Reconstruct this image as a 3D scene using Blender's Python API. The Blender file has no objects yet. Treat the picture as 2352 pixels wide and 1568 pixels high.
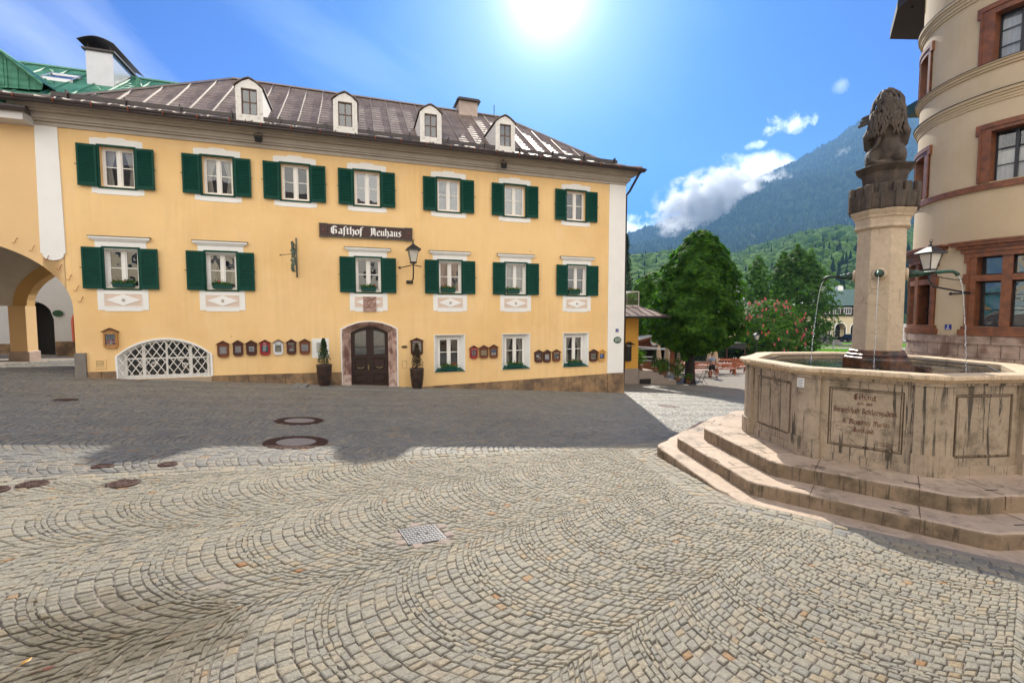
import bpy, bmesh, math, random
import numpy as np
from mathutils import Vector, Matrix, noise as mnoise
random.seed(7); rng=np.random.default_rng(7)
R=math.radians; PI=math.pi
S=bpy.context.scene; C=S.collection

# ------------------------------------------------ camera
EYE=1.6
cam=bpy.data.cameras.new('camera'); camo=bpy.data.objects.new('camera',cam); C.objects.link(camo)
cam.sensor_width=36; cam.lens=16.0; cam.clip_start=.05; cam.clip_end=20000
camo.location=(0,0,EYE); camo.rotation_euler=(R(90-3.395),0,0); S.camera=camo
# ------------------------------------------------ light
SUN_AZ,SUN_EL=8.0,37.5        # degrees right of +Y, above the horizon
sd=Vector((math.sin(R(SUN_AZ))*math.cos(R(SUN_EL)),math.cos(R(SUN_AZ))*math.cos(R(SUN_EL)),math.sin(R(SUN_EL))))
sl=bpy.data.lights.new('sun','SUN'); slo=bpy.data.objects.new('sun',sl); C.objects.link(slo)
sl.energy=3.0; sl.angle=R(.53); sl.color=(1,.93,.80)
slo.rotation_euler=sd.to_track_quat('Z','Y').to_euler()
S.view_settings.view_transform='Standard'; S.view_settings.look='None'; S.view_settings.gamma=1; S.view_settings.exposure=1.4
S.render.engine='CYCLES'
try:
    S.cycles.max_bounces=8; S.cycles.transparent_max_bounces=24; S.cycles.volume_bounces=3
except Exception: pass
# ------------------------------------------------ world
W_=bpy.data.worlds.new('World'); S.world=W_; W_.use_nodes=True
def nn(nt,t,**k):
    n=nt.nodes.new(t)
    for a,b in k.items(): setattr(n,a,b)
    return n
def vmath(nt,op,a,b=None):
    n=nn(nt,'ShaderNodeVectorMath',operation=op)
    for i,x in enumerate((a,b)):
        if x is None: continue
        if isinstance(x,(tuple,Vector)): n.inputs[i].default_value=tuple(x)
        else: nt.links.new(x,n.inputs[i])
    return n.outputs['Value'] if op in('DOT_PRODUCT','LENGTH') else n.outputs[0]
def math_(nt,op,a,b=None,c=None,clamp=False):
    n=nn(nt,'ShaderNodeMath',operation=op); n.use_clamp=clamp
    for i,x in enumerate((a,b,c)):
        if x is None: continue
        if isinstance(x,(int,float)): n.inputs[i].default_value=x
        else: nt.links.new(x,n.inputs[i])
    return n.outputs[0]
def ramp(nt,fac,stops):
    n=nn(nt,'ShaderNodeValToRGB'); e=n.color_ramp.elements
    while len(e)<len(stops): e.new(.5)
    for i,(p,c) in enumerate(stops):
        e[i].position=p; e[i].color=(c[0],c[1],c[2],1) if not isinstance(c,(int,float)) else (c,c,c,1)
    nt.links.new(fac,n.inputs[0]); return n.outputs[0]
def mixc(nt,fac,a,b,mode='MIX'):
    n=nn(nt,'ShaderNodeMix',data_type='RGBA',blend_type=mode)
    for s,x in ((n.inputs[0],fac),(n.inputs[6],a),(n.inputs[7],b)):
        if isinstance(x,(int,float)): s.default_value=x
        elif isinstance(x,tuple): s.default_value=(x[0],x[1],x[2],1)
        else: nt.links.new(x,s)
    return n.outputs[2]
def noisetex(nt,vec,scale,detail=4,rough=.55,dist=0,dim='3D'):
    n=nn(nt,'ShaderNodeTexNoise'); n.noise_dimensions=dim
    n.inputs['Scale'].default_value=scale; n.inputs['Detail'].default_value=detail; n.inputs['Roughness'].default_value=rough; n.inputs['Distortion'].default_value=dist
    if vec is not None: nt.links.new(vec,n.inputs['Vector'])
    return n.outputs['Fac']
def mapping(nt,vec,scale=(1,1,1),rot=(0,0,0),loc=(0,0,0)):
    n=nn(nt,'ShaderNodeMapping'); n.inputs['Scale'].default_value=scale; n.inputs['Rotation'].default_value=rot; n.inputs['Location'].default_value=loc
    nt.links.new(vec,n.inputs['Vector']); return n.outputs[0]
wt=W_.node_tree; bg=wt.nodes['Background']
sky=nn(wt,'ShaderNodeTexSky',sky_type='NISHITA'); sky.sun_disc=False
sky.sun_elevation=R(SUN_EL); sky.sun_rotation=R(SUN_AZ); sky.air_density=1.0; sky.dust_density=.15; sky.ozone_density=3.0; sky.altitude=600
tc=nn(wt,'ShaderNodeTexCoord'); dirv=tc.outputs['Generated']
th=R(3.395); fpx=1045.3
def rayd(u,v):
    x=(u-1176)/fpx; y=(784-v)/fpx
    return Vector((x,math.cos(th)+y*math.sin(th),-math.sin(th)+y*math.cos(th)))
hsv=nn(wt,'ShaderNodeHueSaturation'); hsv.inputs['Saturation'].default_value=1.35; wt.links.new(sky.outputs[0],hsv.inputs['Color'])
# soft shoulder so the air round the sun keeps some blue
lum=vmath(wt,'DOT_PRODUCT',hsv.outputs[0],(.2,.6,.2))
skycol=vmath(wt,'SCALE',hsv.outputs[0]); wt.links.new(math_(wt,'DIVIDE',1.35,math_(wt,'ADD',1.,math_(wt,'DIVIDE',lum,5.5))),skycol.node.inputs['Scale'])
gm=nn(wt,'ShaderNodeGamma'); gm.inputs[1].default_value=1.75
wt.links.new(vmath(wt,'SCALE',skycol),gm.inputs[0]); gm.inputs[0].links[0].from_node.inputs['Scale'].default_value=1/3.6
sc_=vmath(wt,'SCALE',gm.outputs[0]); sc_.node.inputs['Scale'].default_value=1.0; skycol=vmath(wt,'MULTIPLY',sc_,(.0,.62,.92))
# broken cloud added to the unseen sky behind the viewer as neutral fill light
sx_=nn(wt,'ShaderNodeSeparateXYZ'); wt.links.new(dirv,sx_.inputs[0])
cl=ramp(wt,noisetex(wt,mapping(wt,dirv,scale=(1,1,2.2)),1.6,7,.6,.4),[(.36,0.),(.52,1.)])
bk=math_(wt,'MULTIPLY',ramp(wt,math_(wt,'MULTIPLY',sx_.outputs[1],-1.),[(.02,0.),(.35,1.)]),cl)
skycol=mixc(wt,bk,skycol,(7.0,6.6,5.9))
def cloud(u,v,wu,wv,nscale,thr,soft,col,opac,amp=1.1,stretch=(1,1,1),rot=0,seed=0):
    """one cloud in the sky dome round the direction seen at (u,v): an ellipse broken up by noise"""
    global skycol
    c=rayd(u,v).normalized(); ex=Vector((c.y,-c.x,0)).normalized(); ey=ex.cross(c)
    if rot: ex,ey=ex*math.cos(rot)+ey*math.sin(rot),ey*math.cos(rot)-ex*math.sin(rot)
    dc=math_(wt,'MAXIMUM',vmath(wt,'DOT_PRODUCT',dirv,c),.01)
    a=math_(wt,'DIVIDE',vmath(wt,'DOT_PRODUCT',dirv,ex),dc); b=math_(wt,'DIVIDE',vmath(wt,'DOT_PRODUCT',dirv,ey),dc)
    cb=nn(wt,'ShaderNodeCombineXYZ'); wt.links.new(math_(wt,'MULTIPLY',a,1/(wu/fpx)),cb.inputs[0]); wt.links.new(math_(wt,'MULTIPLY',b,1/(wv/fpx)),cb.inputs[1]); cb.inputs[2].default_value=seed
    L=vmath(wt,'LENGTH',vmath(wt,'MULTIPLY',cb.outputs[0],(1,1,0)))
    nz=noisetex(wt,mapping(wt,cb.outputs[0],scale=(wu/fpx*stretch[0]*10,wv/fpx*stretch[1]*10,1)),nscale,7,.6,.3)
    m=math_(wt,'ADD',math_(wt,'SUBTRACT',1.0,L),math_(wt,'MULTIPLY',math_(wt,'SUBTRACT',nz,.5),amp*2.2))
    fac=math_(wt,'MULTIPLY',math_(wt,'SMOOTH_MIN',math_(wt,'MULTIPLY',math_(wt,'SUBTRACT',m,thr),1/soft,clamp=True),1,.1,clamp=True),opac)
    front=math_(wt,'GREATER_THAN',vmath(wt,'DOT_PRODUCT',dirv,c),.3)
    skycol=mixc(wt,math_(wt,'MULTIPLY',fac,front),skycol,col)
# glare round the sun
gd=rayd(1258,-12).normalized(); dt_=math_(wt,'MAXIMUM',vmath(wt,'DOT_PRODUCT',dirv,gd),0.)
def addglow(p,c):
    global skycol
    q=vmath(wt,'SCALE',Vector(c)); wt.links.new(math_(wt,'POWER',dt_,p),q.node.inputs['Scale']); skycol=vmath(wt,'ADD',skycol,q)
addglow(420.,(3.8,3.5,3.0)); addglow(60.,(1.5,1.6,1.2)); addglow(9.,(.22,.6,.40))
cloud(1815,284,52,24,4,.28,.55,(3.6,3.9,4.2),.95,seed=3)
cloud(1735,334,34,12,5,.3,.6,(3.4,3.8,4.2),.75,seed=5)
cloud(1930,196,16,20,3,.3,.8,(3.2,3.6,4.2),.5,seed=9)
cloud(1768,392,88,40,2.2,.1,.35,(3.9,4.1,4.4),1,seed=12,rot=R(-20),amp=.7)
cloud(1445,520,70,30,3,.2,.5,(3.7,3.9,4.2),.95,seed=15)
cloud(60,60,330,130,.45,.2,1.2,(1.7,1.9,2.6),.85,rot=R(-28),stretch=(.5,2,1),seed=20)
cloud(700,60,420,90,.5,.25,1.6,(1.6,2.2,2.9),.5,rot=R(-20),stretch=(.5,2.2,1),seed=25)
cloud(1160,80,420,260,.5,.1,2.2,(1.1,1.8,2.3),.45,stretch=(.8,1.4,1),seed=31)
wt.links.new(skycol,bg.inputs['Color']); bg.inputs['Strength'].default_value=.15
# ------------------------------------------------ material helper
MATS={}
def mat(name,col,rough=.7,var=.0,vscale=3.0,bump=0.0,bscale=40.0,metal=0,spec=.5,col2=None,c2scale=1.2,c2lo=.45,c2hi=.62,stretch=(1,1,1),trans=0,coat=0):
    """procedural principled material: base colour, mottling, optional second colour in noise patches, bump"""
    if name in MATS: return MATS[name]
    m=bpy.data.materials.new(name); m.use_nodes=True; nt=m.node_tree; b=nt.nodes['Principled BSDF']
    t=nn(nt,'ShaderNodeTexCoord').outputs['Object']; t=mapping(nt,t,scale=stretch)
    c=(col[0],col[1],col[2])
    out=None
    if col2 is not None:
        f=ramp(nt,noisetex(nt,t,c2scale,6,.6),[(c2lo,0.),(c2hi,1.)]); out=mixc(nt,f,c,tuple(col2))
    if var>0:
        n=noisetex(nt,t,vscale,7,.65); f=ramp(nt,n,[(.25,1-var),(.75,1+var)])
        out=mixc(nt,1.0,out if out is not None else c,f,'MULTIPLY')
    if out is None: b.inputs['Base Color'].default_value=(*c,1)
    else: nt.links.new(out,b.inputs['Base Color'])
    b.inputs['Roughness'].default_value=rough; b.inputs['Metallic'].default_value=metal
    b.inputs['Specular IOR Level'].default_value=spec
    if coat: b.inputs['Coat Weight'].default_value=coat
    if bump>0:
        bn=nn(nt,'ShaderNodeBump'); bn.inputs['Strength'].default_value=min(1,bump); bn.inputs['Distance'].default_value=.02
        nt.links.new(noisetex(nt,t,bscale,5,.6),bn.inputs['Height']); nt.links.new(bn.outputs[0],b.inputs['Normal'])
    MATS[name]=m; return m
def leafmat(name,col,col2,tr=.45):
    if name in MATS: return MATS[name]
    m=bpy.data.materials.new(name); m.use_nodes=True; nt=m.node_tree; b=nt.nodes['Principled BSDF']; o=nt.nodes['Material Output']
    at=nn(nt,'ShaderNodeAttribute',attribute_name='tint').outputs['Fac']
    c=mixc(nt,at,tuple(col),tuple(col2)); nt.links.new(c,b.inputs['Base Color']); b.inputs['Roughness'].default_value=.6; b.inputs['Specular IOR Level'].default_value=.22
    tl=nn(nt,'ShaderNodeBsdfTranslucent'); nt.links.new(mixc(nt,1.,c,(1.6,1.9,.5),'MULTIPLY'),tl.inputs[0])
    mx=nn(nt,'ShaderNodeMixShader'); mx.inputs[0].default_value=tr; nt.links.new(b.outputs[0],mx.inputs[1]); nt.links.new(tl.outputs[0],mx.inputs[2]); nt.links.new(mx.outputs[0],o.inputs['Surface'])
    MATS[name]=m; return m
def glassmat(name,tint=(.9,.92,.92),refl=.22,bump=.15,bs=1.5,rough=.015):
    """window pane: mirror-like reflection over clear glass, slightly wavy old panes"""
    if name in MATS: return MATS[name]
    m=bpy.data.materials.new(name); m.use_nodes=True; nt=m.node_tree; o=nt.nodes['Material Output']; nt.nodes.remove(nt.nodes['Principled BSDF'])
    g=nn(nt,'ShaderNodeBsdfGlossy'); g.inputs['Roughness'].default_value=rough; g.inputs['Color'].default_value=(.9,.93,.97,1)
    tr=nn(nt,'ShaderNodeBsdfTransparent'); tr.inputs[0].default_value=(*tint,1)
    fr=nn(nt,'ShaderNodeFresnel'); fr.inputs[0].default_value=1.5
    f=math_(nt,'ADD',fr.outputs[0],refl,clamp=True)
    t=nn(nt,'ShaderNodeTexCoord').outputs['Object']
    bn=nn(nt,'ShaderNodeBump'); bn.inputs['Strength'].default_value=bump; bn.inputs['Distance'].default_value=.03
    nt.links.new(noisetex(nt,t,bs,1,.4),bn.inputs['Height']); nt.links.new(bn.outputs[0],g.inputs['Normal'])
    mx=nn(nt,'ShaderNodeMixShader'); nt.links.new(f,mx.inputs[0]); nt.links.new(tr.outputs[0],mx.inputs[1]); nt.links.new(g.outputs[0],mx.inputs[2]); nt.links.new(mx.outputs[0],o.inputs['Surface'])
    MATS[name]=m; return m

# ------------------------------------------------ mesh builder
class MB:
    def __init__(s): s.v=[]; s.f=[]; s.m=[]; s.mi=0; s.sm=[]; s.smooth=False; s.T=None
    def av(s,p):
        if s.T is not None: p=s.T@Vector(p)
        s.v.append(tuple(p)); return len(s.v)-1
    def face(s,ids): s.f.append(tuple(ids)); s.m.append(s.mi); s.sm.append(s.smooth)
    def poly(s,pts): s.face([s.av(p) for p in pts])
    def box(s,x0,x1,y0,y1,z0,z1):
        i=[s.av(p) for p in ((x0,y0,z0),(x1,y0,z0),(x1,y1,z0),(x0,y1,z0),(x0,y0,z1),(x1,y0,z1),(x1,y1,z1),(x0,y1,z1))]
        for q in ((0,3,2,1),(4,5,6,7),(0,1,5,4),(1,2,6,5),(2,3,7,6),(3,0,4,7)): s.face([i[k] for k in q])
        return s
    def cbox(s,x,y,z,dx,dy,dz): return s.box(x-dx/2,x+dx/2,y-dy/2,y+dy/2,z-dz/2,z+dz/2)
    def bbox(s,x0,x1,y0,y1,z0,z1,b=.01):
        """box with chamfered vertical and top/bottom edges"""
        ring=lambda k:[(x0+k+ (b if 0 else 0),y0+k),(x1-k,y0+k),(x1-k,y1-k),(x0+k,y1-k)]
        def oct_(k):
            q=b-k if b>k else 0
            return [(x0+k+b,y0+k),(x1-k-b,y0+k),(x1-k,y0+k+b),(x1-k,y1-k-b),(x1-k-b,y1-k),(x0+k+b,y1-k),(x0+k,y1-k-b),(x0+k,y0+k+b)]
        L=[(oct_(b),z0),(oct_(0),z0+b),(oct_(0),z1-b),(oct_(b),z1)]
        ids=[[s.av((x,y,z)) for x,y in o] for o,z in L]
        s.face(ids[0][::-1]); s.face(ids[3])
        for a,c in zip(ids,ids[1:]):
            for k in range(8): s.face((a[k],a[(k+1)%8],c[(k+1)%8],c[k]))
        return s
    def prism(s,pts,a,b,axis='y'):
        """polygon pts in the plane across axis, extruded from a to b"""
        P=(lambda p,t:(p[0],t,p[1])) if axis=='y' else ((lambda p,t:(t,p[0],p[1])) if axis=='x' else (lambda p,t:(p[0],p[1],t)))
        i=[s.av(P(p,a)) for p in pts]; j=[s.av(P(p,b)) for p in pts]; n=len(pts)
        s.face(i); s.face(j[::-1])
        for k in range(n): s.face((i[k],j[k],j[(k+1)%n],i[(k+1)%n]))
        return s
    def strip(s,outer,inner,a,b,axis='y',closed=False):
        """band between two equally long outlines, extruded a..b (a frame, an arch)"""
        P=(lambda p,t:(p[0],t,p[1])) if axis=='y' else (lambda p,t:(p[0],p[1],t))
        n=len(outer); oi=[s.av(P(p,a)) for p in outer]; ii=[s.av(P(p,a)) for p in inner]; ob=[s.av(P(p,b)) for p in outer]; ib=[s.av(P(p,b)) for p in inner]
        for k in range(n if closed else n-1):
            q=(k+1)%n
            s.face((oi[k],oi[q],ii[q],ii[k])); s.face((ob[k],ib[k],ib[q],ob[q])); s.face((oi[k],ob[k],ob[q],oi[q])); s.face((ii[k],ii[q],ib[q],ib[k]))
        if not closed:
            s.face((oi[0],ii[0],ib[0],ob[0])); s.face((oi[-1],ob[-1],ib[-1],ii[-1]))
        return s
    def tube(s,path,r,n=8,cap=True,r2=None):
        path=[Vector(p) for p in path]; m=len(path); rings=[]
        up=Vector((0,0,1)); prev=None
        for k,p in enumerate(path):
            d=(path[min(k+1,m-1)]-path[max(k-1,0)]).normalized()
            if prev is None:
                a=d.cross(up)
                if a.length<.1: a=d.cross(Vector((1,0,0)))
                a.normalize()
            else:
                a=(prev-d*prev.dot(d)).normalized()
            prev=a; b=d.cross(a)
            rr=r[k] if isinstance(r,(list,tuple)) else (r if r2 is None else r+(r2-r)*k/(m-1))
            rings.append([s.av(p+(a*math.cos(2*PI*q/n)+b*math.sin(2*PI*q/n))*rr) for q in range(n)])
        for A_,B_ in zip(rings,rings[1:]):
            for q in range(n): s.face((A_[q],A_[(q+1)%n],B_[(q+1)%n],B_[q]))
        if cap: s.face(rings[0][::-1]); s.face(rings[-1])
        return s
    def lathe(s,prof,n=16,c=(0,0,0),sx=1,sy=1,ph=0,cap=True):
        rings=[[s.av((c[0]+r*sx*math.cos(2*PI*q/n+ph),c[1]+r*sy*math.sin(2*PI*q/n+ph),c[2]+z)) for q in range(n)] for r,z in prof]
        for A_,B_ in zip(rings,rings[1:]):
            for q in range(n): s.face((A_[q],A_[(q+1)%n],B_[(q+1)%n],B_[q]))
        if cap: s.face(rings[0][::-1]); s.face(rings[-1])
        return s
    def sphere(s,c,r,n=10,m=6,rz=None,ry=None):
        rz=rz or r; ry=ry or r
        rings=[[s.av((c[0]+r*math.sin(PI*k/m)*math.cos(2*PI*q/n),c[1]+ry*math.sin(PI*k/m)*math.sin(2*PI*q/n),c[2]-rz*math.cos(PI*k/m))) for q in range(n)] for k in range(1,m)]
        a=s.av((c[0],c[1],c[2]-rz)); b=s.av((c[0],c[1],c[2]+rz))
        for q in range(n): s.face((a,rings[0][(q+1)%n],rings[0][q])); s.face((b,rings[-1][q],rings[-1][(q+1)%n]))
        for A_,B_ in zip(rings,rings[1:]):
            for q in range(n): s.face((A_[q],A_[(q+1)%n],B_[(q+1)%n],B_[q]))
        return s
    def build(s,name,mats,parent=None,loc=None,rz=None,bevel=0,kind=None,fix=True):
        me=bpy.data.meshes.new(name); me.from_pydata(s.v,[],s.f)
        ms=mats if isinstance(mats,(list,tuple)) else [mats]
        for m in ms: me.materials.append(m)
        me.polygons.foreach_set('material_index',s.m); me.polygons.foreach_set('use_smooth',s.sm)
        if fix:
            bm=bmesh.new(); bm.from_mesh(me); bmesh.ops.recalc_face_normals(bm,faces=bm.faces); bm.to_mesh(me); bm.free()
        me.update()
        o=bpy.data.objects.new(name,me); C.objects.link(o)
        if parent is not None: o.parent=parent
        if loc is not None: o.location=loc
        if rz is not None: o.rotation_euler=(0,0,rz)
        if bevel:
            b=o.modifiers.new('bevel','BEVEL'); b.width=bevel; b.segments=2; b.limit_method='ANGLE'
        if kind: o['kind']=kind
        return o
def npmesh(name,V,F,mats,parent=None,attr=None,smooth=False,mi=None,kind=None):
    """V (n,3) array, F (m,k) array of equal-sized faces"""
    me=bpy.data.meshes.new(name); n=len(V); m,k=F.shape
    me.vertices.add(n); me.vertices.foreach_set('co',np.asarray(V,dtype=np.float32).ravel())
    me.loops.add(m*k); me.loops.foreach_set('vertex_index',F.astype(np.int32).ravel())
    me.polygons.add(m); me.polygons.foreach_set('loop_start',np.arange(0,m*k,k,dtype=np.int32))
    try: me.polygons.foreach_set('loop_total',np.full(m,k,dtype=np.int32))
    except Exception: pass
    for x in (mats if isinstance(mats,(list,tuple)) else [mats]): me.materials.append(x)
    if mi is not None: me.polygons.foreach_set('material_index',mi.astype(np.int32))
    me.polygons.foreach_set('use_smooth',np.full(m,smooth))
    me.update(calc_edges=True); me.validate()
    if attr:
        for nm,a in attr.items():
            at=me.attributes.new(nm,'FLOAT','FACE'); at.data.foreach_set('value',np.asarray(a,dtype=np.float32))
    o=bpy.data.objects.new(name,me); C.objects.link(o)
    if parent is not None: o.parent=parent
    if kind: o['kind']=kind
    return o
def tag(o,label,cat,group=None):
    o['label']=label; o['category']=cat
    if group: o['group']=group
    return o
def empty(name,loc,rz=0,label=None,cat=None,group=None):
    o=bpy.data.objects.new(name,None); C.objects.link(o); o.location=loc; o.rotation_euler=(0,0,rz); o.empty_display_size=.2
    if label: tag(o,label,cat,group)
    return o
def kids(o): return [c for c in C.objects if c.parent==o]
def copy_tree(o,parent=None):
    c=o.copy(); C.objects.link(c); c.parent=parent
    for ch in kids(o): copy_tree(ch,c)
    return c
# facade frame: s along the guesthouse front, y away from the square, z up
FO=(-5.18,16.6); FD=(.948,.3177); FA=math.atan2(FD[1],FD[0])
def F(s,y=0,z=0): return Vector((FO[0]+FD[0]*s-FD[1]*y,FO[1]+FD[1]*s+FD[0]*y,z))
def at(u,v,Y):
    r=rayd(u,v); t=Y/r.y; return Vector((r.x*t,Y,r.z*t+EYE))
GA,GB=.0574,.079
def gz(X,Y):
    t=GA*X+GB*Y
    if t>2.4: t=3.3-.9*math.exp(-(t-2.4)/.9)
    return -max(t,-1.6)
def gzn(X,Y):
    t=GA*X+GB*Y
    return -np.maximum(np.where(t>2.4,3.3-.9*np.exp(-(np.maximum(t,2.4)-2.4)/.9),t),-1.6)
def walls(mb,x0,x1,zb,zt,holes,y=0,xs=()):
    """vertical wall face at y with openings; holes=(xa,xb,bot(x),top(x),subdiv)"""
    br=set([x0,x1,*xs])
    for a,b,_,_,n in holes:
        for k in range(n+1): br.add(a+(b-a)*k/n)
    br=sorted(b for b in br if x0-1e-6<=b<=x1+1e-6); fb=zb if callable(zb) else (lambda x:zb); ft=zt if callable(zt) else (lambda x:zt)
    for a,b in zip(br,br[1:]):
        if b-a<1e-5: continue
        m=(a+b)/2; hs=sorted([h for h in holes if h[0]<m<h[1]],key=lambda h:h[2](m))
        lo=[fb(a),fb(b)]
        for h in hs:
            mb.poly([(a,y,lo[0]),(b,y,lo[1]),(b,y,h[2](b)),(a,y,h[2](a))]); lo=[h[3](a),h[3](b)]
        mb.poly([(a,y,lo[0]),(b,y,lo[1]),(b,y,ft(b)),(a,y,ft(a))])
def reveal(mb,out,y0,y1):
    n=len(out)
    for k in range(n):
        p,q=out[k],out[(k+1)%n]; mb.poly([(p[0],y0,p[1]),(q[0],y0,q[1]),(q[0],y1,q[1]),(p[0],y1,p[1])])
# ------------------------------------------------ blackletter lettering, drawn with a broad nib
def mn(x): return [(x-.5,4.4),(x,4.9),(x,.8),(x+.5,.2)]
GL={'a':([[(.3,4.3),(1.2,5),(2.2,4.4),(2.2,.8),(2.7,.2)],[(2.2,3.),(.9,2.5),(.5,1.2),(1.2,.2),(2.2,.9)]],3.3),
'b':([[(.4,7.3),(.6,.8),(1.4,0),(2.5,.8),(2.5,3.9),(1.6,4.9),(.6,4.)]],3.3),
'c':([[(2.3,4.4),(1.5,5),(.5,4),(.5,1),(1.4,0),(2.3,.6)]],2.8),
'd':([[(.4,7.2),(2.5,4.6),(2.5,1),(1.6,0),(.5,.9),(.5,3.9),(1.5,4.8)]],3.2),
'e':([[(.5,2.4),(2.3,3.4),(2.2,4.4),(1.5,5),(.5,4),(.5,1),(1.4,0),(2.4,.7)]],2.8),
'f':([[(2.,7.),(1.2,7.4),(.6,6.6),(.6,.2),(.3,-1.6)],[(-.1,4.8),(1.6,4.8)]],2.1),
'S':([[(2.,7.),(1.2,7.4),(.6,6.6),(.6,.2),(.3,-1.6)],[(-.2,4.8),(.6,4.8)]],1.9),
'g':([[(.5,4.2),(1.4,5),(2.4,4.2),(2.4,-1.2),(1.4,-2),(.4,-1.4)],[(.5,4.2),(.5,1),(1.3,.2),(2.4,1)]],3.2),
'h':([[(.6,7.3),(.6,.6),(1.,.2)],[(.6,4),(1.6,4.9),(2.5,4),(2.5,.4),(1.6,-1.6)]],3.2),
'i':([mn(.7),[(.5,6.3),(.9,6.6)]],1.7),'k':([[(.6,7.3),(.6,.4)],[(.6,2.8),(1.8,4.9),(2.3,4.2),(.9,2.7),(2.2,.2)]],2.8),
'l':([[(.6,7.3),(.6,.8),(1.1,.2)]],1.7),'n':([mn(.7),[(.9,4.1),(1.8,4.9),(2.4,4.3),(2.4,.8),(2.9,.2)]],3.4),
'o':([[(1.4,5),(.5,4),(.5,1),(1.5,0),(2.5,1),(2.5,4),(1.4,5)]],3.2),'r':([mn(.7),[(.9,4.1),(1.7,4.9),(2.2,4.3)]],2.5),
's':([[(2.2,4.5),(1.4,5),(.6,4.),(2.2,1.6),(1.3,0),(.4,.6)]],2.8),
't':([[(.7,6.2),(.7,.9),(1.2,.1),(1.8,.6)],[(0,4.8),(1.6,4.8)]],2.1),
'u':([mn(.7),[(1.2,.2),(2.4,1.)],mn(2.4)],3.4),'U':([mn(.7),[(1.2,.2),(2.4,1.)],mn(2.4),[(.6,6.3),(.9,6.5)],[(2.2,6.3),(2.5,6.5)]],3.4),
'v':([[(.3,4.6),(.8,5),(.7,1),(1.6,0),(2.5,1),(2.5,4),(1.5,5.4)]],3.2),
'z':([[(.4,4.7),(2.,4.7),(.8,2.8),(2.2,1.6),(1.4,-.8),(.4,-1.2)]],2.7),
'G':([[(2.9,6.8),(1.8,7.4),(.6,5.8),(.6,1.4),(1.8,0),(3.4,.6),(3.4,3.6),(2.4,4.2)],[(1.7,7),(1.7,.6)],[(2.6,7.2),(3.7,6.2)]],4.5),
'N':([[(.2,6.2),(1.1,7.2),(1.1,.8),(.4,-.6)],[(1.1,6.4),(2.4,7.3),(3.5,6.2),(3.5,.8),(4.1,.2)],[(2.3,6.8),(2.3,1.2)]],4.8),
'E':([[(3,6.6),(1.6,7.4),(.6,5.8),(.6,1.4),(1.8,0),(3.1,.8)],[(1.7,7),(1.7,.6)],[(1.7,3.8),(2.9,4)]],3.9),
'B':([[(.4,6.2),(1.3,7.2),(1.2,.6)],[(.2,.6),(1.8,0),(3.3,1),(3.3,3),(1.8,3.9),(3.1,4.8),(3.1,6.4),(2,7.4),(1.3,6.9)]],4.2),
'A':([[(.4,.2),(1.,1),(1.,5.8),(1.8,7.3),(3.2,6.4),(3.2,.8),(3.8,.2)],[(1,3.4),(3.2,3.4)]],4.3),
'M':([[(.2,6.2),(1.,7.2),(1.,.8),(.4,-.4)],[(1.,6.4),(2.,7.3),(2.7,6.2),(2.7,.6)],[(2.7,6.4),(3.7,7.3),(4.5,6.2),(4.5,.8),(5.1,.2)]],5.6),
'V':([[(.3,6.6),(1.1,7.2),(1.,1.2),(2.2,0),(3.4,1.2),(3.4,5.8),(2.2,7.3)],[(2.2,6.6),(2.2,.8)]],4.2),
'.':([[(.4,.1),(.7,.5)]],1.3),' ':([],2.4)}
def blackletter(mb,txt,x0,z0,h,y0,y1,center=False,weight=1.0,fit=None):
    """letters standing in the x-z plane, body height h (ascender to baseline), extruded y0..y1"""
    k=h/7.4; wd=sum(GL[c][1] for c in txt)*k; kx=k
    if fit: kx=k*fit/wd; wd=fit
    x=x0-wd/2 if center else x0; n=(.42*weight,.30*weight)
    e=0
    for c in txt:
        for st in GL[c][0]:
            for p,q in zip(st,st[1:]):
                if q[0]<p[0]: p,q=q,p
                pts=[(p[0]-n[0],p[1]-n[1]),(p[0]+n[0],p[1]+n[1]),(q[0]+n[0],q[1]+n[1]),(q[0]-n[0],q[1]-n[1])]
                a=sum(pts[i][0]*pts[(i+1)%4][1]-pts[(i+1)%4][0]*pts[i][1] for i in range(4))
                if abs(a)<.05:
                    pts=[(p[0]-n[0]*.8,p[1]+.15),(p[0]+.1,p[1]-.2),(q[0]+n[0]*.8,q[1]-.15),(q[0]-.1,q[1]+.2)]
                e+=1; yy=y0-(e%7)*.0002
                mb.prism([(x+a_*kx,z0+b_*k) for a_,b_ in pts],yy,y1)
        x+=GL[c][1]*kx
def text_obj(name,txt,size,m,parent,loc,rot=(PI/2,0,0),ext=.002,sx=1):
    cu=bpy.data.curves.new(name,'FONT'); cu.body=txt; cu.size=size; cu.align_x='CENTER'; cu.align_y='CENTER'; cu.extrude=ext; cu.space_character=1.05
    o=bpy.data.objects.new(name,cu); C.objects.link(o)
    bpy.context.view_layer.update()
    me=bpy.data.meshes.new_from_object(o.evaluated_get(bpy.context.evaluated_depsgraph_get())); bpy.data.objects.remove(o)
    me.materials.clear(); me.materials.append(m)
    o=bpy.data.objects.new(name,me); C.objects.link(o); o.parent=parent; o.location=loc; o.rotation_euler=rot; o.scale=(sx,1,1)
    return o
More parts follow.
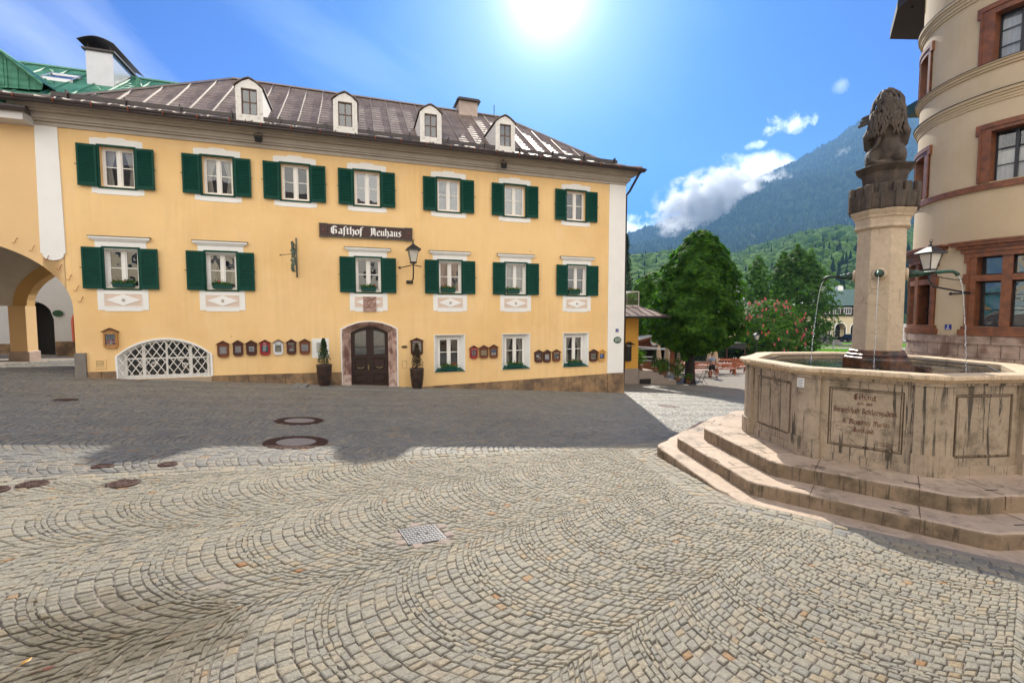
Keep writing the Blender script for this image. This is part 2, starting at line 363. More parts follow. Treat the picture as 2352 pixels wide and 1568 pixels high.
# ------------------------------------------------ shared materials
M_yel=mat('ochre_plaster',(.82,.56,.265),.85,.06,.8,.25,60,col2=(.78,.51,.225),c2scale=.35)
def weather(m,amt=.16):
    # faint vertical rain streaks, pale bloom and a few dark specks in the plaster
    nt=m.node_tree; b=nt.nodes['Principled BSDF']; src=b.inputs['Base Color'].links[0].from_socket; t=nn(nt,'ShaderNodeTexCoord').outputs['Object']
    st=ramp(nt,noisetex(nt,mapping(nt,t,scale=(7,7,.35)),1.,4,.6,.3),[(.40,1-amt),(.58,1.03)])
    pt=ramp(nt,noisetex(nt,mapping(nt,t,loc=(3,1,5)),.45,5,.6),[(.40,.0),(.6,1.)])
    c=mixc(nt,1.,src,mixc(nt,pt,(1.,1.,1.),st),'MULTIPLY')
    c=mixc(nt,math_(nt,'MULTIPLY',ramp(nt,noisetex(nt,t,1.1,6,.7),[(.56,0.),(.72,1.)]),.28),c,(.86,.66,.42))
    sp=nn(nt,'ShaderNodeTexVoronoi'); sp.inputs['Scale'].default_value=1.1; nt.links.new(t,sp.inputs['Vector'])
    c=mixc(nt,ramp(nt,sp.outputs['Distance'],[(.020,.7),(.032,0.)]),c,(.25,.14,.06))
    nt.links.new(c,b.inputs['Base Color'])
weather(M_yel,.035)
M_wht=mat('white_plaster',(.80,.79,.76),.8,.05,1.5,.15,70)
M_grn=mat('green_shutter_paint',(.002,.048,.032),.6,.2,6,.05,80,spec=.2)
M_grn2=mat('green_planter_plastic',(.006,.06,.045),.5,.15,9,spec=.3)
M_frame=mat('white_window_paint',(.78,.76,.72),.45,.06,8)
M_gls=glassmat('window_glass',refl=.05)
M_gls2=glassmat('reflective_window_glass',tint=(.6,.62,.64),refl=.13,bump=.3,bs=2.4)
M_dark=mat('dark_room',(.02,.018,.016),.9)
M_curt=mat('net_curtain',(.40,.37,.32),.9,.1,5)
M_socle=mat('nagelfluh_stone',(.30,.19,.10),.85,.35,4,.6,30,col2=(.13,.085,.055),c2scale=1.4,c2lo=.42,c2hi=.6)
M_gry=mat('grey_stone',(.20,.18,.16),.8,.25,3,.4,25)
M_wood=mat('dark_door_wood',(.028,.012,.009),.42,.35,3,.15,30,stretch=(4,4,.5))
M_roof=None
M_iron=mat('black_iron',(.012,.012,.014),.45,.2,9,.1,60)
M_cop=mat('copper_bracket',(.35,.09,.035),.45,metal=.6)
M_gut=mat('brown_gutter_metal',(.035,.024,.022),.4,.2,5)
M_corn=mat('grey_cornice_paint',(.42,.37,.31),.75,.12,2)
M_marb=mat('red_marble',(.34,.15,.10),.65,.3,5,.25,40,col2=(.40,.27,.20),c2scale=4)
M_marbl=mat('pale_door_marble',(.48,.33,.27),.6,.35,4,.2,40,col2=(.20,.10,.085),c2scale=3.2)
M_beige=mat('pink_beige_plaster',(.66,.52,.43),.85,.08,4)
# ------------------------------------------------ ground sheet
FC=np.array([5.21,6.57]); FN0=R(-130)
AP_BASIN,AP_UP,AP_LO,AP_PL=1.534,2.06,2.44,2.73
def octd(X,Y):
    d=np.full(np.shape(X),-1e9)
    for k in range(8):
        a=FN0+k*PI/4; d=np.maximum(d,(X-FC[0])*math.cos(a)+(Y-FC[1])*math.sin(a))
    return d
def ground_mat():
    m=bpy.data.materials.new('joint_sand_ground'); m.use_nodes=True; nt=m.node_tree; b=nt.nodes['Principled BSDF']
    t=nn(nt,'ShaderNodeTexCoord').outputs['Object']
    c=mixc(nt,ramp(nt,noisetex(nt,t,6,6,.7),[(.35,0.),(.65,1.)]),(.20,.17,.14),(.28,.245,.20))
    c=mixc(nt,1.,c,ramp(nt,noisetex(nt,t,180,3,.7),[(.3,.6),(.7,1.35)]),'MULTIPLY')
    nt.links.new(c,b.inputs['Base Color']); b.inputs['Roughness'].default_value=.95
    bn=nn(nt,'ShaderNodeBump'); bn.inputs['Strength'].default_value=.8; bn.inputs['Distance'].default_value=.006
    nt.links.new(noisetex(nt,t,150,4,.7),bn.inputs['Height']); nt.links.new(bn.outputs[0],b.inputs['Normal'])
    return m
def axis_(lo,hi,flo,fhi,step):
    a=list(np.arange(flo,fhi+1e-6,step)); x=flo; s=step
    while x>lo: s*=1.35; x-=s; a.insert(0,max(x,lo))
    x=a[-1]; s=step
    while x<hi: s*=1.35; x+=s; a.append(min(x,hi))
    return np.array(a)
gx=axis_(-9000,9000,-30,40,1.); gy=axis_(-2000,9000,-12,60,1.)
GX,GY=np.meshgrid(gx,gy); GZ=gzn(GX,GY)-.009
V=np.stack([GX.ravel(),GY.ravel(),GZ.ravel()],1); nx=len(gx); ny=len(gy)
ii=(np.arange(ny-1)[:,None]*nx+np.arange(nx-1)[None,:]).ravel()
npmesh('ground',V,np.stack([ii,ii+1,ii+nx+1,ii+nx],1),ground_mat(),smooth=True,kind='structure')
# ------------------------------------------------ granite setts laid in segmental arcs
def sett_mat():
    m=bpy.data.materials.new('granite_setts'); m.use_nodes=True; nt=m.node_tree; b=nt.nodes['Principled BSDF']
    t=nn(nt,'ShaderNodeTexCoord').outputs['Object']
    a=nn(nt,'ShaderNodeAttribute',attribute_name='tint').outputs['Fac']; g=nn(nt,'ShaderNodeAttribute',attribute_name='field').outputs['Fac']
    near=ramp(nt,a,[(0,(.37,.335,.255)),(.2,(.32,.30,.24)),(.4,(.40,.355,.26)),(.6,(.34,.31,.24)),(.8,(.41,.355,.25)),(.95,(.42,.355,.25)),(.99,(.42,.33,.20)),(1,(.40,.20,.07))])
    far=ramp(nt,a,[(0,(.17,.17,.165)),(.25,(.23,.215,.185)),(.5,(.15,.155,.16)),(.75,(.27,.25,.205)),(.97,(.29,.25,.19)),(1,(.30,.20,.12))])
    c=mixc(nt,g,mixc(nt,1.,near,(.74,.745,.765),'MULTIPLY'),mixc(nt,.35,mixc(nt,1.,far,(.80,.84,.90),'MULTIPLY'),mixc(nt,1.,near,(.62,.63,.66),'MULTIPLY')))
    c=mixc(nt,1.,c,ramp(nt,noisetex(nt,t,260,4,.75),[(.34,.52),(.48,.95),(.55,1.05),(.68,1.5)]),'MULTIPLY')
    c=mixc(nt,1.,c,ramp(nt,noisetex(nt,t,55,5,.75),[(.30,.66),(.70,1.30)]),'MULTIPLY')
    c=mixc(nt,1.,c,ramp(nt,noisetex(nt,t,.55,5,.6),[(.3,.86),(.7,1.1)]),'MULTIPLY')
    # the damp, mossy patch at the lower left of the square
    d=vmath(nt,'LENGTH',vmath(nt,'MULTIPLY',vmath(nt,'SUBTRACT',t,Vector((-2.05,2.25,0))),(1.1,1.6,0)))
    w=ramp(nt,math_(nt,'ADD',d,math_(nt,'MULTIPLY',math_(nt,'SUBTRACT',noisetex(nt,t,3.2,6,.7),.5),2.2)),[(.35,1.),(.85,0.)])
    c=mixc(nt,math_(nt,'MULTIPLY',w,.85),c,mixc(nt,noisetex(nt,t,30,3),(.04,.036,.022),(.15,.115,.055)))
    nt.links.new(c,b.inputs['Base Color'])
    nt.links.new(math_(nt,'SUBTRACT',math_(nt,'SUBTRACT',.74,math_(nt,'MULTIPLY',g,.2)),math_(nt,'MULTIPLY',w,.45)),b.inputs['Roughness'])
    bn=nn(nt,'ShaderNodeBump'); bn.inputs['Strength'].default_value=.9; bn.inputs['Distance'].default_value=.006
    h=math_(nt,'ADD',noisetex(nt,t,170,4,.75),math_(nt,'MULTIPLY',noisetex(nt,t,38,3,.6),1.6))
    nt.links.new(h,bn.inputs['Height']); nt.links.new(bn.outputs[0],b.inputs['Normal'])
    return m
LP=np.array([-2.78,5.6]); LA=R(27); LDn=np.array([math.cos(LA),math.sin(LA)]); LN=np.array([-math.sin(LA),math.cos(LA)])
HOLES=[(-4.11,8.7,.46),(-3.31,6.88,.48),(-4.7,5.13,.125),(-4.12,5.35,.125),(-4.0,4.58,.16),(-4.75,4.42,.145),(-4.9,4.2,.145),(5.35,15.4,.4),(-9.5,9.6,.22)]
stones=[]  # quads (4,2) + field + tint
def add_stones(Q,field):
    """Q (n,4,2) corner points; cull what the square does not have"""
    c=Q.mean(1); X,Y=c[:,0],c[:,1]
    s=(X-FO[0])*FD[0]+(Y-FO[1])*FD[1]; y=-(X-FO[0])*FD[1]+(Y-FO[1])*FD[0]
    side=(X-LP[0])*LN[0]+(Y-LP[1])*LN[1]
    od=octd(X,Y)
    ok=(Y>.2)&(X>-1.25*Y-4.)&(X<1.25*Y+3.5)&(Y<31.5)
    ok&=(y<-.03)|((s<-8.62)&(y<9))|(s>10.7)
    if field<2: ok&=(od>AP_PL+.44)
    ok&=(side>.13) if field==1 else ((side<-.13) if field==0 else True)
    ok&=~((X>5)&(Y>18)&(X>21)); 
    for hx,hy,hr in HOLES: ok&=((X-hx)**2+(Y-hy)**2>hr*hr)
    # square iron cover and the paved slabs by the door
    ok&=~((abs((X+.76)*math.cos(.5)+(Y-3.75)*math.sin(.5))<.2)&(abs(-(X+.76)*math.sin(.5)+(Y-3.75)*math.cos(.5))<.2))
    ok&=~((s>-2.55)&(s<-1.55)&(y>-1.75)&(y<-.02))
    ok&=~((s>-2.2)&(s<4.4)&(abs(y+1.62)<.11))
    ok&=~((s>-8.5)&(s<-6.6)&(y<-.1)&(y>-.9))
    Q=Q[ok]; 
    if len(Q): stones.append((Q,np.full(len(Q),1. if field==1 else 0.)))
def arcs(origin,ang,B,sp,x0,x1,y0,y1,field,seg,ha=46):
    """bands of width B running along ang; each band a row of nested arcs, bulging backwards"""
    e=np.array([math.cos(ang),math.sin(ang)]); n=np.array([-e[1],e[0]])
    Rr=B/2/math.sin(R(ha)); 
    for i in range(int(y0//B),int(y1//B)+1):
        ks=np.arange(int(x0/sp),int(x1/sp)); ph=rng.random()*sp
        for k in ks:
            na=seg+int(rng.integers(-1,2)); a=np.linspace(-R(ha),R(ha),na+1); da=a[1]-a[0]
            a[1:-1]+=rng.uniform(-.22,.22,na-1)*da
            def P(aa,kk):
                q=Rr*np.sin(aa); p=kk*sp+ph+Rr-Rr*np.cos(aa)+.04*math.sin(kk*.7+i)
                return np.stack([p,q+(i+.5)*B],-1)
            lo0,lo1=P(a[:-1],k),P(a[1:],k); hi0,hi1=P(a[:-1],k+1),P(a[1:],k+1)
            Q=np.stack([lo0,lo1,hi1,hi0],1)
            W2=origin+Q[...,0:1]*e+Q[...,1:2]*n
            add_stones(W2,field)
def rows(p0,e,n,length,offs,st,field):
    for o in offs:
        x=rng.random()*st
        while x<length:
            w=st*rng.uniform(.8,1.35)
            q=np.array([[x,o-st*.48],[x+w,o-st*.48],[x+w,o+st*.48],[x,o+st*.48]])
            add_stones((p0+q[:,0:1]*e+q[:,1:2]*n)[None],field); x+=w
arcs(np.array([0,0.]),R(41),1.5,.061,-9,14,-6,9,0,29,50)
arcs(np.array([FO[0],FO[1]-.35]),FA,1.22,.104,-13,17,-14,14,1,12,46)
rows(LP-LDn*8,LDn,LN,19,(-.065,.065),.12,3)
for k in range(8):
    a=FN0+k*PI/4; nrm=np.array([math.cos(a),math.sin(a)]); tg=np.array([-nrm[1],nrm[0]])
    for o in (.07,.19,.31,.40):
        ap=AP_PL+o; hl=ap*math.tan(PI/8)
        rows(FC+nrm*ap-tg*hl,tg,nrm,2*hl-.03,(0,),.115,3)
Q=np.concatenate([s[0] for s in stones]); FLD=np.concatenate([s[1] for s in stones]); N=len(Q)
cen=Q.mean(1,keepdims=True)
Q=cen+(Q-cen)*np.where(FLD==1,.955,1.)[:,None,None]*rng.uniform(.87,.955,(N,1,1))+rng.normal(0,.0036,(N,4,2))
# wind all quads the same way
ar=np.zeros(N)
for k in range(4): ar+=Q[:,k,0]*Q[:,(k+1)%4,1]-Q[:,(k+1)%4,0]*Q[:,k,1]
Q[ar<0]=Q[ar<0][:,::-1]
cen=Q.mean(1,keepdims=True)
hz=rng.normal(0,.0028,N); tx=rng.normal(0,.02,N); ty=rng.normal(0,.02,N)
def ringz(P,dz):
    g=gzn(P[...,0],P[...,1]); return g+hz[:,None]+dz+tx[:,None]*(P[...,0]-cen[...,0])+ty[:,None]*(P[...,1]-cen[...,1])
r0=Q; r1=cen+(Q-cen)*.93; r2=cen+(Q-cen)*.72
V=np.concatenate([np.concatenate([r0,ringz(r0,-.022)[...,None]],2),np.concatenate([r0,ringz(r0,-.0055)[...,None]],2),np.concatenate([r1,ringz(r1,-.002)[...,None]],2),np.concatenate([r2,ringz(r2,.0015)[...,None]],2)],1)
V=V.reshape(-1,3); b=np.arange(N)[:,None]*16; fs=[]
for lv in range(3):
    for k in range(4):
        q=(k+1)%4; fs.append(b+np.array([[lv*4+k,lv*4+q,lv*4+4+q,lv*4+4+k]]))
fs.append(b+np.array([[12,13,14,15]]))
Fc=np.stack(fs,1).reshape(-1,4)
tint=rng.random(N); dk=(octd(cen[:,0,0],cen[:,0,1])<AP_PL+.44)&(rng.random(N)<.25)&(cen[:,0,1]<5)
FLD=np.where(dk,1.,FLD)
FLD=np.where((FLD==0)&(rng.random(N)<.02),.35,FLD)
npmesh('cobblestone_paving',V,Fc,sett_mat(),attr={'tint':np.repeat(tint,13),'field':np.repeat(FLD,13)},kind='structure')
print('stones',N)
# ------------------------------------------------ guesthouse (local frame: x along the front, y into the house)
GH=empty('guesthouse',F(0,0,0),FA,'two-storey ochre guesthouse with green shutters and brown metal hipped roof','guesthouse')
def arc_top(c,hw,zs,rise):
    """segmental arch: z(x) above springing"""
    Rr=(hw*hw+rise*rise)/(2*rise)
    return lambda x:zs+math.sqrt(max(Rr*Rr-(x-c)**2,0))-(Rr-rise)
W2=[-7.32,-4.645,-2.35,-.01,2.935,5.58,8.265]; W1=[-7.33,-4.635,-.02,2.965,5.62,8.34]; W0=[2.925,5.635,8.31]
def soc(s):  # top of the stone base
    pts=[(-9.3,.42),(-8.33,.42),(-8.33,-.17),(-7.6,-.17),(-7.59,-.44),(-5.02,-.44),(-5.,-.42),(-.98,-.45),(.97,-1.15),(9.8,-.97),(10.7,-.96)]
    for a,b in zip(pts,pts[1:]):
        if a[0]<=s<=b[0]: return a[1]+(b[1]-a[1])*(s-a[0])/max(b[0]-a[0],1e-6)
    return pts[0][1] if s<pts[0][0] else pts[-1][1]
cw=lambda v:(lambda x:v)
door_out=arc_top(-.015,.975,1.08,.28); cel_out=arc_top(-6.305,1.285,.29,.53)
holes=[(c-.43,c+.43,cw(5.5),cw(6.70),1) for c in W2]+[(c-.43,c+.43,cw(2.42),cw(3.63),1) for c in W1]+[(c-.585,c+.585,cw(-.6),cw(.81),1) for c in W0]
gte=lambda x:1.75+2.1*math.sqrt(max(1-((x+11.8)/3.2)**2,0))
holes+=[(a,b,cw(-2.3),gte,1) for a,b in ((-9.25,-9.1),(-9.1,-8.95),(-8.95,-8.82),(-8.82,-8.73),(-8.73,-8.66),(-8.66,-8.62),(-8.62,-8.6))]
holes+=[(-.975,.945,cw(-2.),door_out,16),(-7.59,-5.02,cw(-.44),cel_out,22)]
mb=MB(); walls(mb,-9.25,10.6,lambda s:-2.3,7.75,holes,xs=(-8.33,-7.6))
# gable side, back and hidden side
mb.poly([(10.6,0,-2.3),(10.6,10,-2.6),(10.6,10,7.75),(10.6,0,7.75)]); mb.poly([(-8.5,.8,-2),(-8.5,10,-2),(-8.5,10,7.75),(-8.5,.8,7.75)]); mb.poly([(-8.5,10,-2.6),(10.6,10,-2.6),(10.6,10,7.75),(-8.5,10,7.75)])
mb.poly([(-9.25,0,7.6),(10.6,0,7.6),(10.6,10,7.6),(-9.25,10,7.6)])
for c in W2: reveal(mb,[(c-.43,5.5),(c+.43,5.5),(c+.43,6.7),(c-.43,6.7)],0,.2)
mb.build('wall',M_yel,GH,fix=False)
# base course of conglomerate blocks: each run is stones with joints
mb=MB(); 
def stone_run(a,b,zt,st,y1,seed=0):
    x=a; rr=random.Random(seed)
    while x<b-.02:
        w=min(st*rr.uniform(.8,1.2),b-x)
        if b-(x+w)<.2: w=b-x
        p=rr.uniform(0,.012)
        mb.prism([(x+.006,-2.4),(x+w-.006,-2.4),(x+w-.006,zt(x+w)-rr.uniform(0,.004)),(x+.006,zt(x)-rr.uniform(0,.004))],-y1-p,.02); x+=w
stone_run(-8.33,-7.6,cw(-.17),.42,.04,1); mb.build('socle',M_socle,GH); mb=MB(); stone_run(-8.62,-8.33,cw(.42),.4,.06,2); mb.build('corner_stone',M_gry,GH); mb=MB(); stone_run(-5.02,-.99,lambda s:-.42-.01*(s+5),.55,.045,3); mb.build('socle',M_socle,GH); mb=MB()
stone_run(.99,9.83,lambda s:-1.16+.19*(s-.99)/8.8,.68,.045,4); stone_run(9.835,10.66,cw(-.95),.9,.065,5)
mb.build('socle',M_socle,GH); mb=MB(); mb.box(10.6,10.665,0.03,4,-2.5,-.95); mb.build('socle',M_socle,GH)
mb=MB(); mb.prism([(-7.58,-2.2),(-5.03,-2.2),(-5.03,-.45),(-7.58,-.45)],-.03,.02); mb.build('cellar_sill',mat('plain_render',(.36,.28,.20),.9,.15,3,.3,30),GH)
# corner pilasters
mb=MB(); pr=[(-9.26,7.3),(-8.73,7.3),(-8.69,3.42),(-8.74,3.40)]+[(-8.99+.25*math.cos(t),3.36+.15*math.sin(t)) for t in np.linspace(-.15,-PI+.15,9)]+[(-9.24,3.40),(-9.29,3.42)]
mb.prism(pr,-.035,.01); mb.build('pilaster',M_wht,GH,bevel=.006); mb=MB(); mb.box(9.83,10.63,-.035,.01,-.96,7.3); mb.box(10.59,10.635,.011,.8,-.96,7.3)
mb.build('pilaster',M_wht,GH,bevel=.006)
# cornice below the eaves: stepped mouldings
mb=MB()
for k,(z0,z1,p) in enumerate([(7.12,7.24,.05),(7.24,7.30,.12),(7.30,7.46,.17),(7.46,7.52,.30),(7.52,7.66,.40)]):
    mb.box(-9.25-(p if k>2 else 0),10.6+p,-p,0.01,z0,z1); mb.box(10.601,10.6+p,.01,10,z0,z1)
mb.build('cornice',M_corn,GH,bevel=.008)
mb=MB(); mb.box(-9.9,11.0,-.62,-.40,7.6,7.68); mb.box(10.86,11.0,-.40,10.4,7.6,7.68); mb.build('soffit',M_corn,GH)
# roof: hipped, with flared eaves
def zprof(d): # height above eaves at inset d
    pr=[(0,7.72),(.5,7.86),(1.0,8.10),(1.6,8.48),(2.4,9.06),(5.6,11.42)]
    for a,b in zip(pr,pr[1:]):
        if d<=b[0]: return a[1]+(b[1]-a[1])*(d-a[0])/(b[0]-a[0])
    return pr[-1][1]
RX0,RX1,RY0,RY1=-9.95,11.02,-.62,10.6; DL,DR,DF=4.75,4.35,5.61
ins=[0,.5,1.0,1.6,2.4,4.,5.6]
def ring(d): 
    f=d/5.6; return [(RX0+DL*f,RY0+DF*f),(RX1-DR*f,RY0+DF*f),(RX1-DR*f,RY1-DF*f),(RX0+DL*f,RY1-DF*f)]
mb=MB()
for a,b in zip(ins,ins[1:]):
    A_,B_=ring(a),ring(b)
    for k in range(4):
        q=(k+1)%4; mb.poly([(*A_[k],zprof(a)),(*A_[q],zprof(a)),(*B_[q],zprof(b)),(*B_[k],zprof(b))])
for k in range(4):
    A_=ring(0); q=(k+1)%4; mb.poly([(*A_[k],7.72),(*A_[q],7.72),(*A_[q],7.66),(*A_[k],7.66)])
mb.poly([(x,y,7.655) for x,y in ring(0)])
# standing seams
def seam(pts,w=.022,h=.055):
    mb.mi=1
    for p,q in zip(pts,pts[1:]):
        p,q=Vector(p),Vector(q); d=(q-p).normalized(); sx=d.cross(Vector((0,0,1))).normalized()*w; n=sx.cross(d).normalized()
        if n.z<0: n=-n
        n=n*h; i=[mb.av(x) for x in (p-sx,p+sx,q+sx,q-sx,p-sx*.6+n,p+sx*.6+n,q+sx*.6+n,q-sx*.6+n)]
        for f in ((0,3,2,1),(4,5,6,7),(0,1,5,4),(1,2,6,5),(2,3,7,6),(3,0,4,7)): mb.face([i[k] for k in f])
    mb.mi=0
x=RX0+.35
while x<RX1-.2:
    lim=5.6
    if x<RX0+DL: lim=(x-RX0)/DL*5.6
    if x>RX1-DR: lim=(RX1-x)/DR*5.6
    if lim>.35: seam([(x+random.uniform(-.01,.01),RY0+DF*d/5.6,zprof(d)) for d in [i for i in ins if i<lim-.05]+[lim]])
    x+=.66
y=RY0+.7
while y<RY1-.4:
    lim=min((y-RY0),(RY1-y))/DF*5.6
    seam([(RX1-DR*d/5.6,y,zprof(d)) for d in [i for i in ins if i<lim-.05]+[lim]]); y+=.66
# hip and ridge caps
for e in (0,1,2,3): 
    P=[(*ring(d)[e],zprof(d)+.01) for d in ins]; seam(P,.07,.06)
r_=ring(5.6); seam([(*r_[0],11.42),(*r_[1],11.42)],.09,.07)
def roofmat(name,col,col2,lap=True):
    m=bpy.data.materials.new(name); m.use_nodes=True; nt=m.node_tree; b=nt.nodes['Principled BSDF']
    t=nn(nt,'ShaderNodeTexCoord').outputs['Object']
    c=mixc(nt,ramp(nt,noisetex(nt,t,1.1,6,.65),[(.38,0.),(.62,1.)]),col,col2)
    c=mixc(nt,1.,c,ramp(nt,noisetex(nt,mapping(nt,t,scale=(9,1,1)),2.,5,.7),[(.3,.7),(.7,1.3)]),'MULTIPLY')
    nt.links.new(c,b.inputs['Base Color']); b.inputs['Metallic'].default_value=.0; b.inputs['Specular IOR Level'].default_value=.3
    nt.links.new(ramp(nt,noisetex(nt,t,3,4),[(.3,.5),(.7,.66)]),b.inputs['Roughness'])
    w=nn(nt,'ShaderNodeTexWave'); w.wave_type='BANDS'; w.bands_direction='Z'; w.inputs['Scale'].default_value=1.6; w.inputs['Distortion'].default_value=1.6; w.inputs['Detail'].default_value=2; w.inputs['Detail Scale'].default_value=.8
    nt.links.new(t,w.inputs['Vector'])
    h=math_(nt,'ADD',math_(nt,'MULTIPLY',w.outputs['Fac'],.8),math_(nt,'MULTIPLY',noisetex(nt,t,2.5,3),1.))
    bn=nn(nt,'ShaderNodeBump'); bn.inputs['Strength'].default_value=.55; bn.inputs['Distance'].default_value=.05
    nt.links.new(h,bn.inputs['Height']); nt.links.new(bn.outputs[0],b.inputs['Normal']); return m
M_roof=roofmat('brown_sheet_metal',(.145,.105,.085),(.23,.18,.15))
mb.build('roof',[M_roof,mat('brown_seam_metal',(.24,.19,.165),.5,.15,4)],GH,fix=False)
# snow guard board, gutter, copper brackets, corner downpipe
mb=MB()
y=RY0+DF*.95/5.6; mb.box(-9.0,10.4,y-.02,y+.02,8.14,8.27)
for x in np.arange(-8.6,10.4,1.45): mb.box(x-.02,x+.02,y-.1,y+.06,8.02,8.33)
mb.build('snow_guard',M_gut,GH)
mb=MB(); mb.smooth=True
gp=[( -.70+.085*math.cos(t),7.66+.085*math.sin(t)) for t in np.linspace(PI*.95,PI*2.05,9)]
i0=[[mb.av((x,a,b)) for a,b in gp] for x in (-10.,11.1)]
for k in range(8): mb.face((i0[0][k],i0[0][k+1],i0[1][k+1],i0[1][k]))
gp2=[(11.1+.085*math.cos(t),7.66+.085*math.sin(t)) for t in np.linspace(PI*.95,PI*2.05,9)]
i0=[[mb.av((a,y_,b)) for a,b in gp2] for y_ in (-.75,10.6)]
for k in range(8): mb.face((i0[0][k],i0[0][k+1],i0[1][k+1],i0[1][k]))
mb.tube([(-10.,-.70,7.58),(11.1,-.70,7.58)],.055,8)
mb.tube([(10.95,-.62,7.6),(10.9,-.5,7.42),(10.8,-.05,6.9),(10.74,.12,6.75),(10.74,.12,-1.6)],.05,8)
mb.build('gutter',M_gut,GH,fix=False)
mb=MB()
for x in np.arange(-9.3,11.0,.87):
    mb.tube([(x,-.70+.1*math.cos(t),7.66+.1*math.sin(t)) for t in np.linspace(PI*.95,PI*1.8,6)],.014,5)
mb.build('gutter_bracket',M_cop,GH)['kind']='stuff'
# tiny light bulbs under the cornice
# chimney by the right end of the ridge
mb=MB(); mb.box(4.35,5.25,4.6,5.4,10.9,11.85); cO=mb.build('chimney',mat('chimney_render',(.45,.36,.31),.85,.2,4,.3,30),GH)
mb=MB(); mb.prism([(4.22,11.80),(5.38,11.80),(5.28,11.90),(4.32,11.90)],4.45,5.55); mb.box(4.62,4.95,4.8,5.1,11.9,12.05); mb.build('chimney_cap',M_gut,cO)
mb=MB(); mb.tube([(6.2,5,11.3),(6.2,5,12.0)],.02,5); mb.build('antenna',M_iron,GH)
# dormers
def dormer(c,n):
    w=.405; zb,zs,zp=8.10,9.14,9.42; yf=.28
    mb=MB()
    hol=[(c-.235,c+.235,cw(8.28),cw(9.12),1)]
    top=lambda x:zs+.02+(zp-zs)*(1-((x-c)/w)**2*.55-abs(x-c)/w*.45)
    walls(mb,c-w,c+w,zb-.1,top,hol,yf,xs=(c,c-.4,c+.4,c-.2,c+.2))
    reveal(mb,[(c-.235,8.28),(c+.235,8.28),(c+.235,9.12),(c-.235,9.12)],yf,yf+.09)
    # raised trim
    mb.strip([(c-.30,8.2),(c-.30,9.18),(c+.30,9.18),(c+.30,8.2)],[(c-.236,8.2),(c-.236,9.121),(c+.236,9.121),(c+.236,8.2)],yf-.02,yf+.005)
    for sx in (-1,1):
        x=c+sx*w; mb.poly([(x,yf,zb-.1),(x,yf,zs),(x,2.4,zs),(x,2.4,9.0),(x,yf+.6,zb)])
    d=mb.build('dormer',mat('flaking_white_board',(.70,.68,.64),.8,.12,9,.4,50,col2=(.42,.38,.34),c2scale=7,c2lo=.62,c2hi=.68),GH,fix=False)
    mb=MB(); xs=np.linspace(-w-.05,w+.05,9); P=[(c+x,zs+.03+(zp-zs+.02)*(1-(x/(w+.05))**2*.55-abs(x)/(w+.05)*.45)) for x in xs]
    mb.strip([(a,b+.03) for a,b in P],P,yf-.05,3.4)
    mb.build('dormer_roof',M_roof,d,fix=False)
    mb=MB()
    for a in (c-.235,c-.017,c+.2): mb.box(a,a+.035,yf+.05,yf+.085,8.28,9.12)
    for a in (8.28,8.685,9.085): mb.box(c-.235,c+.235,yf+.055,yf+.08,a,a+.032)
    mb.build('window_frame',mat('weathered_brown_frame',(.12,.06,.035),.7,.3,12),d)
    mb=MB(); mb.poly([(c-.235,yf+.07,8.28),(c+.235,yf+.07,8.28),(c+.235,yf+.07,9.12),(c-.235,yf+.07,9.12)]); mb.build('pane',glassmat('dormer_glass',tint=(.3,.34,.4),refl=.10,bump=.05),d,fix=False)
    mb=MB(); mb.box(c-.3,c+.3,yf+.3,yf+.5,8.2,9.15); mb.build('room',M_dark,d)
for k,c in enumerate((-3.72,-.70,2.33,5.28)): dormer(c,k)
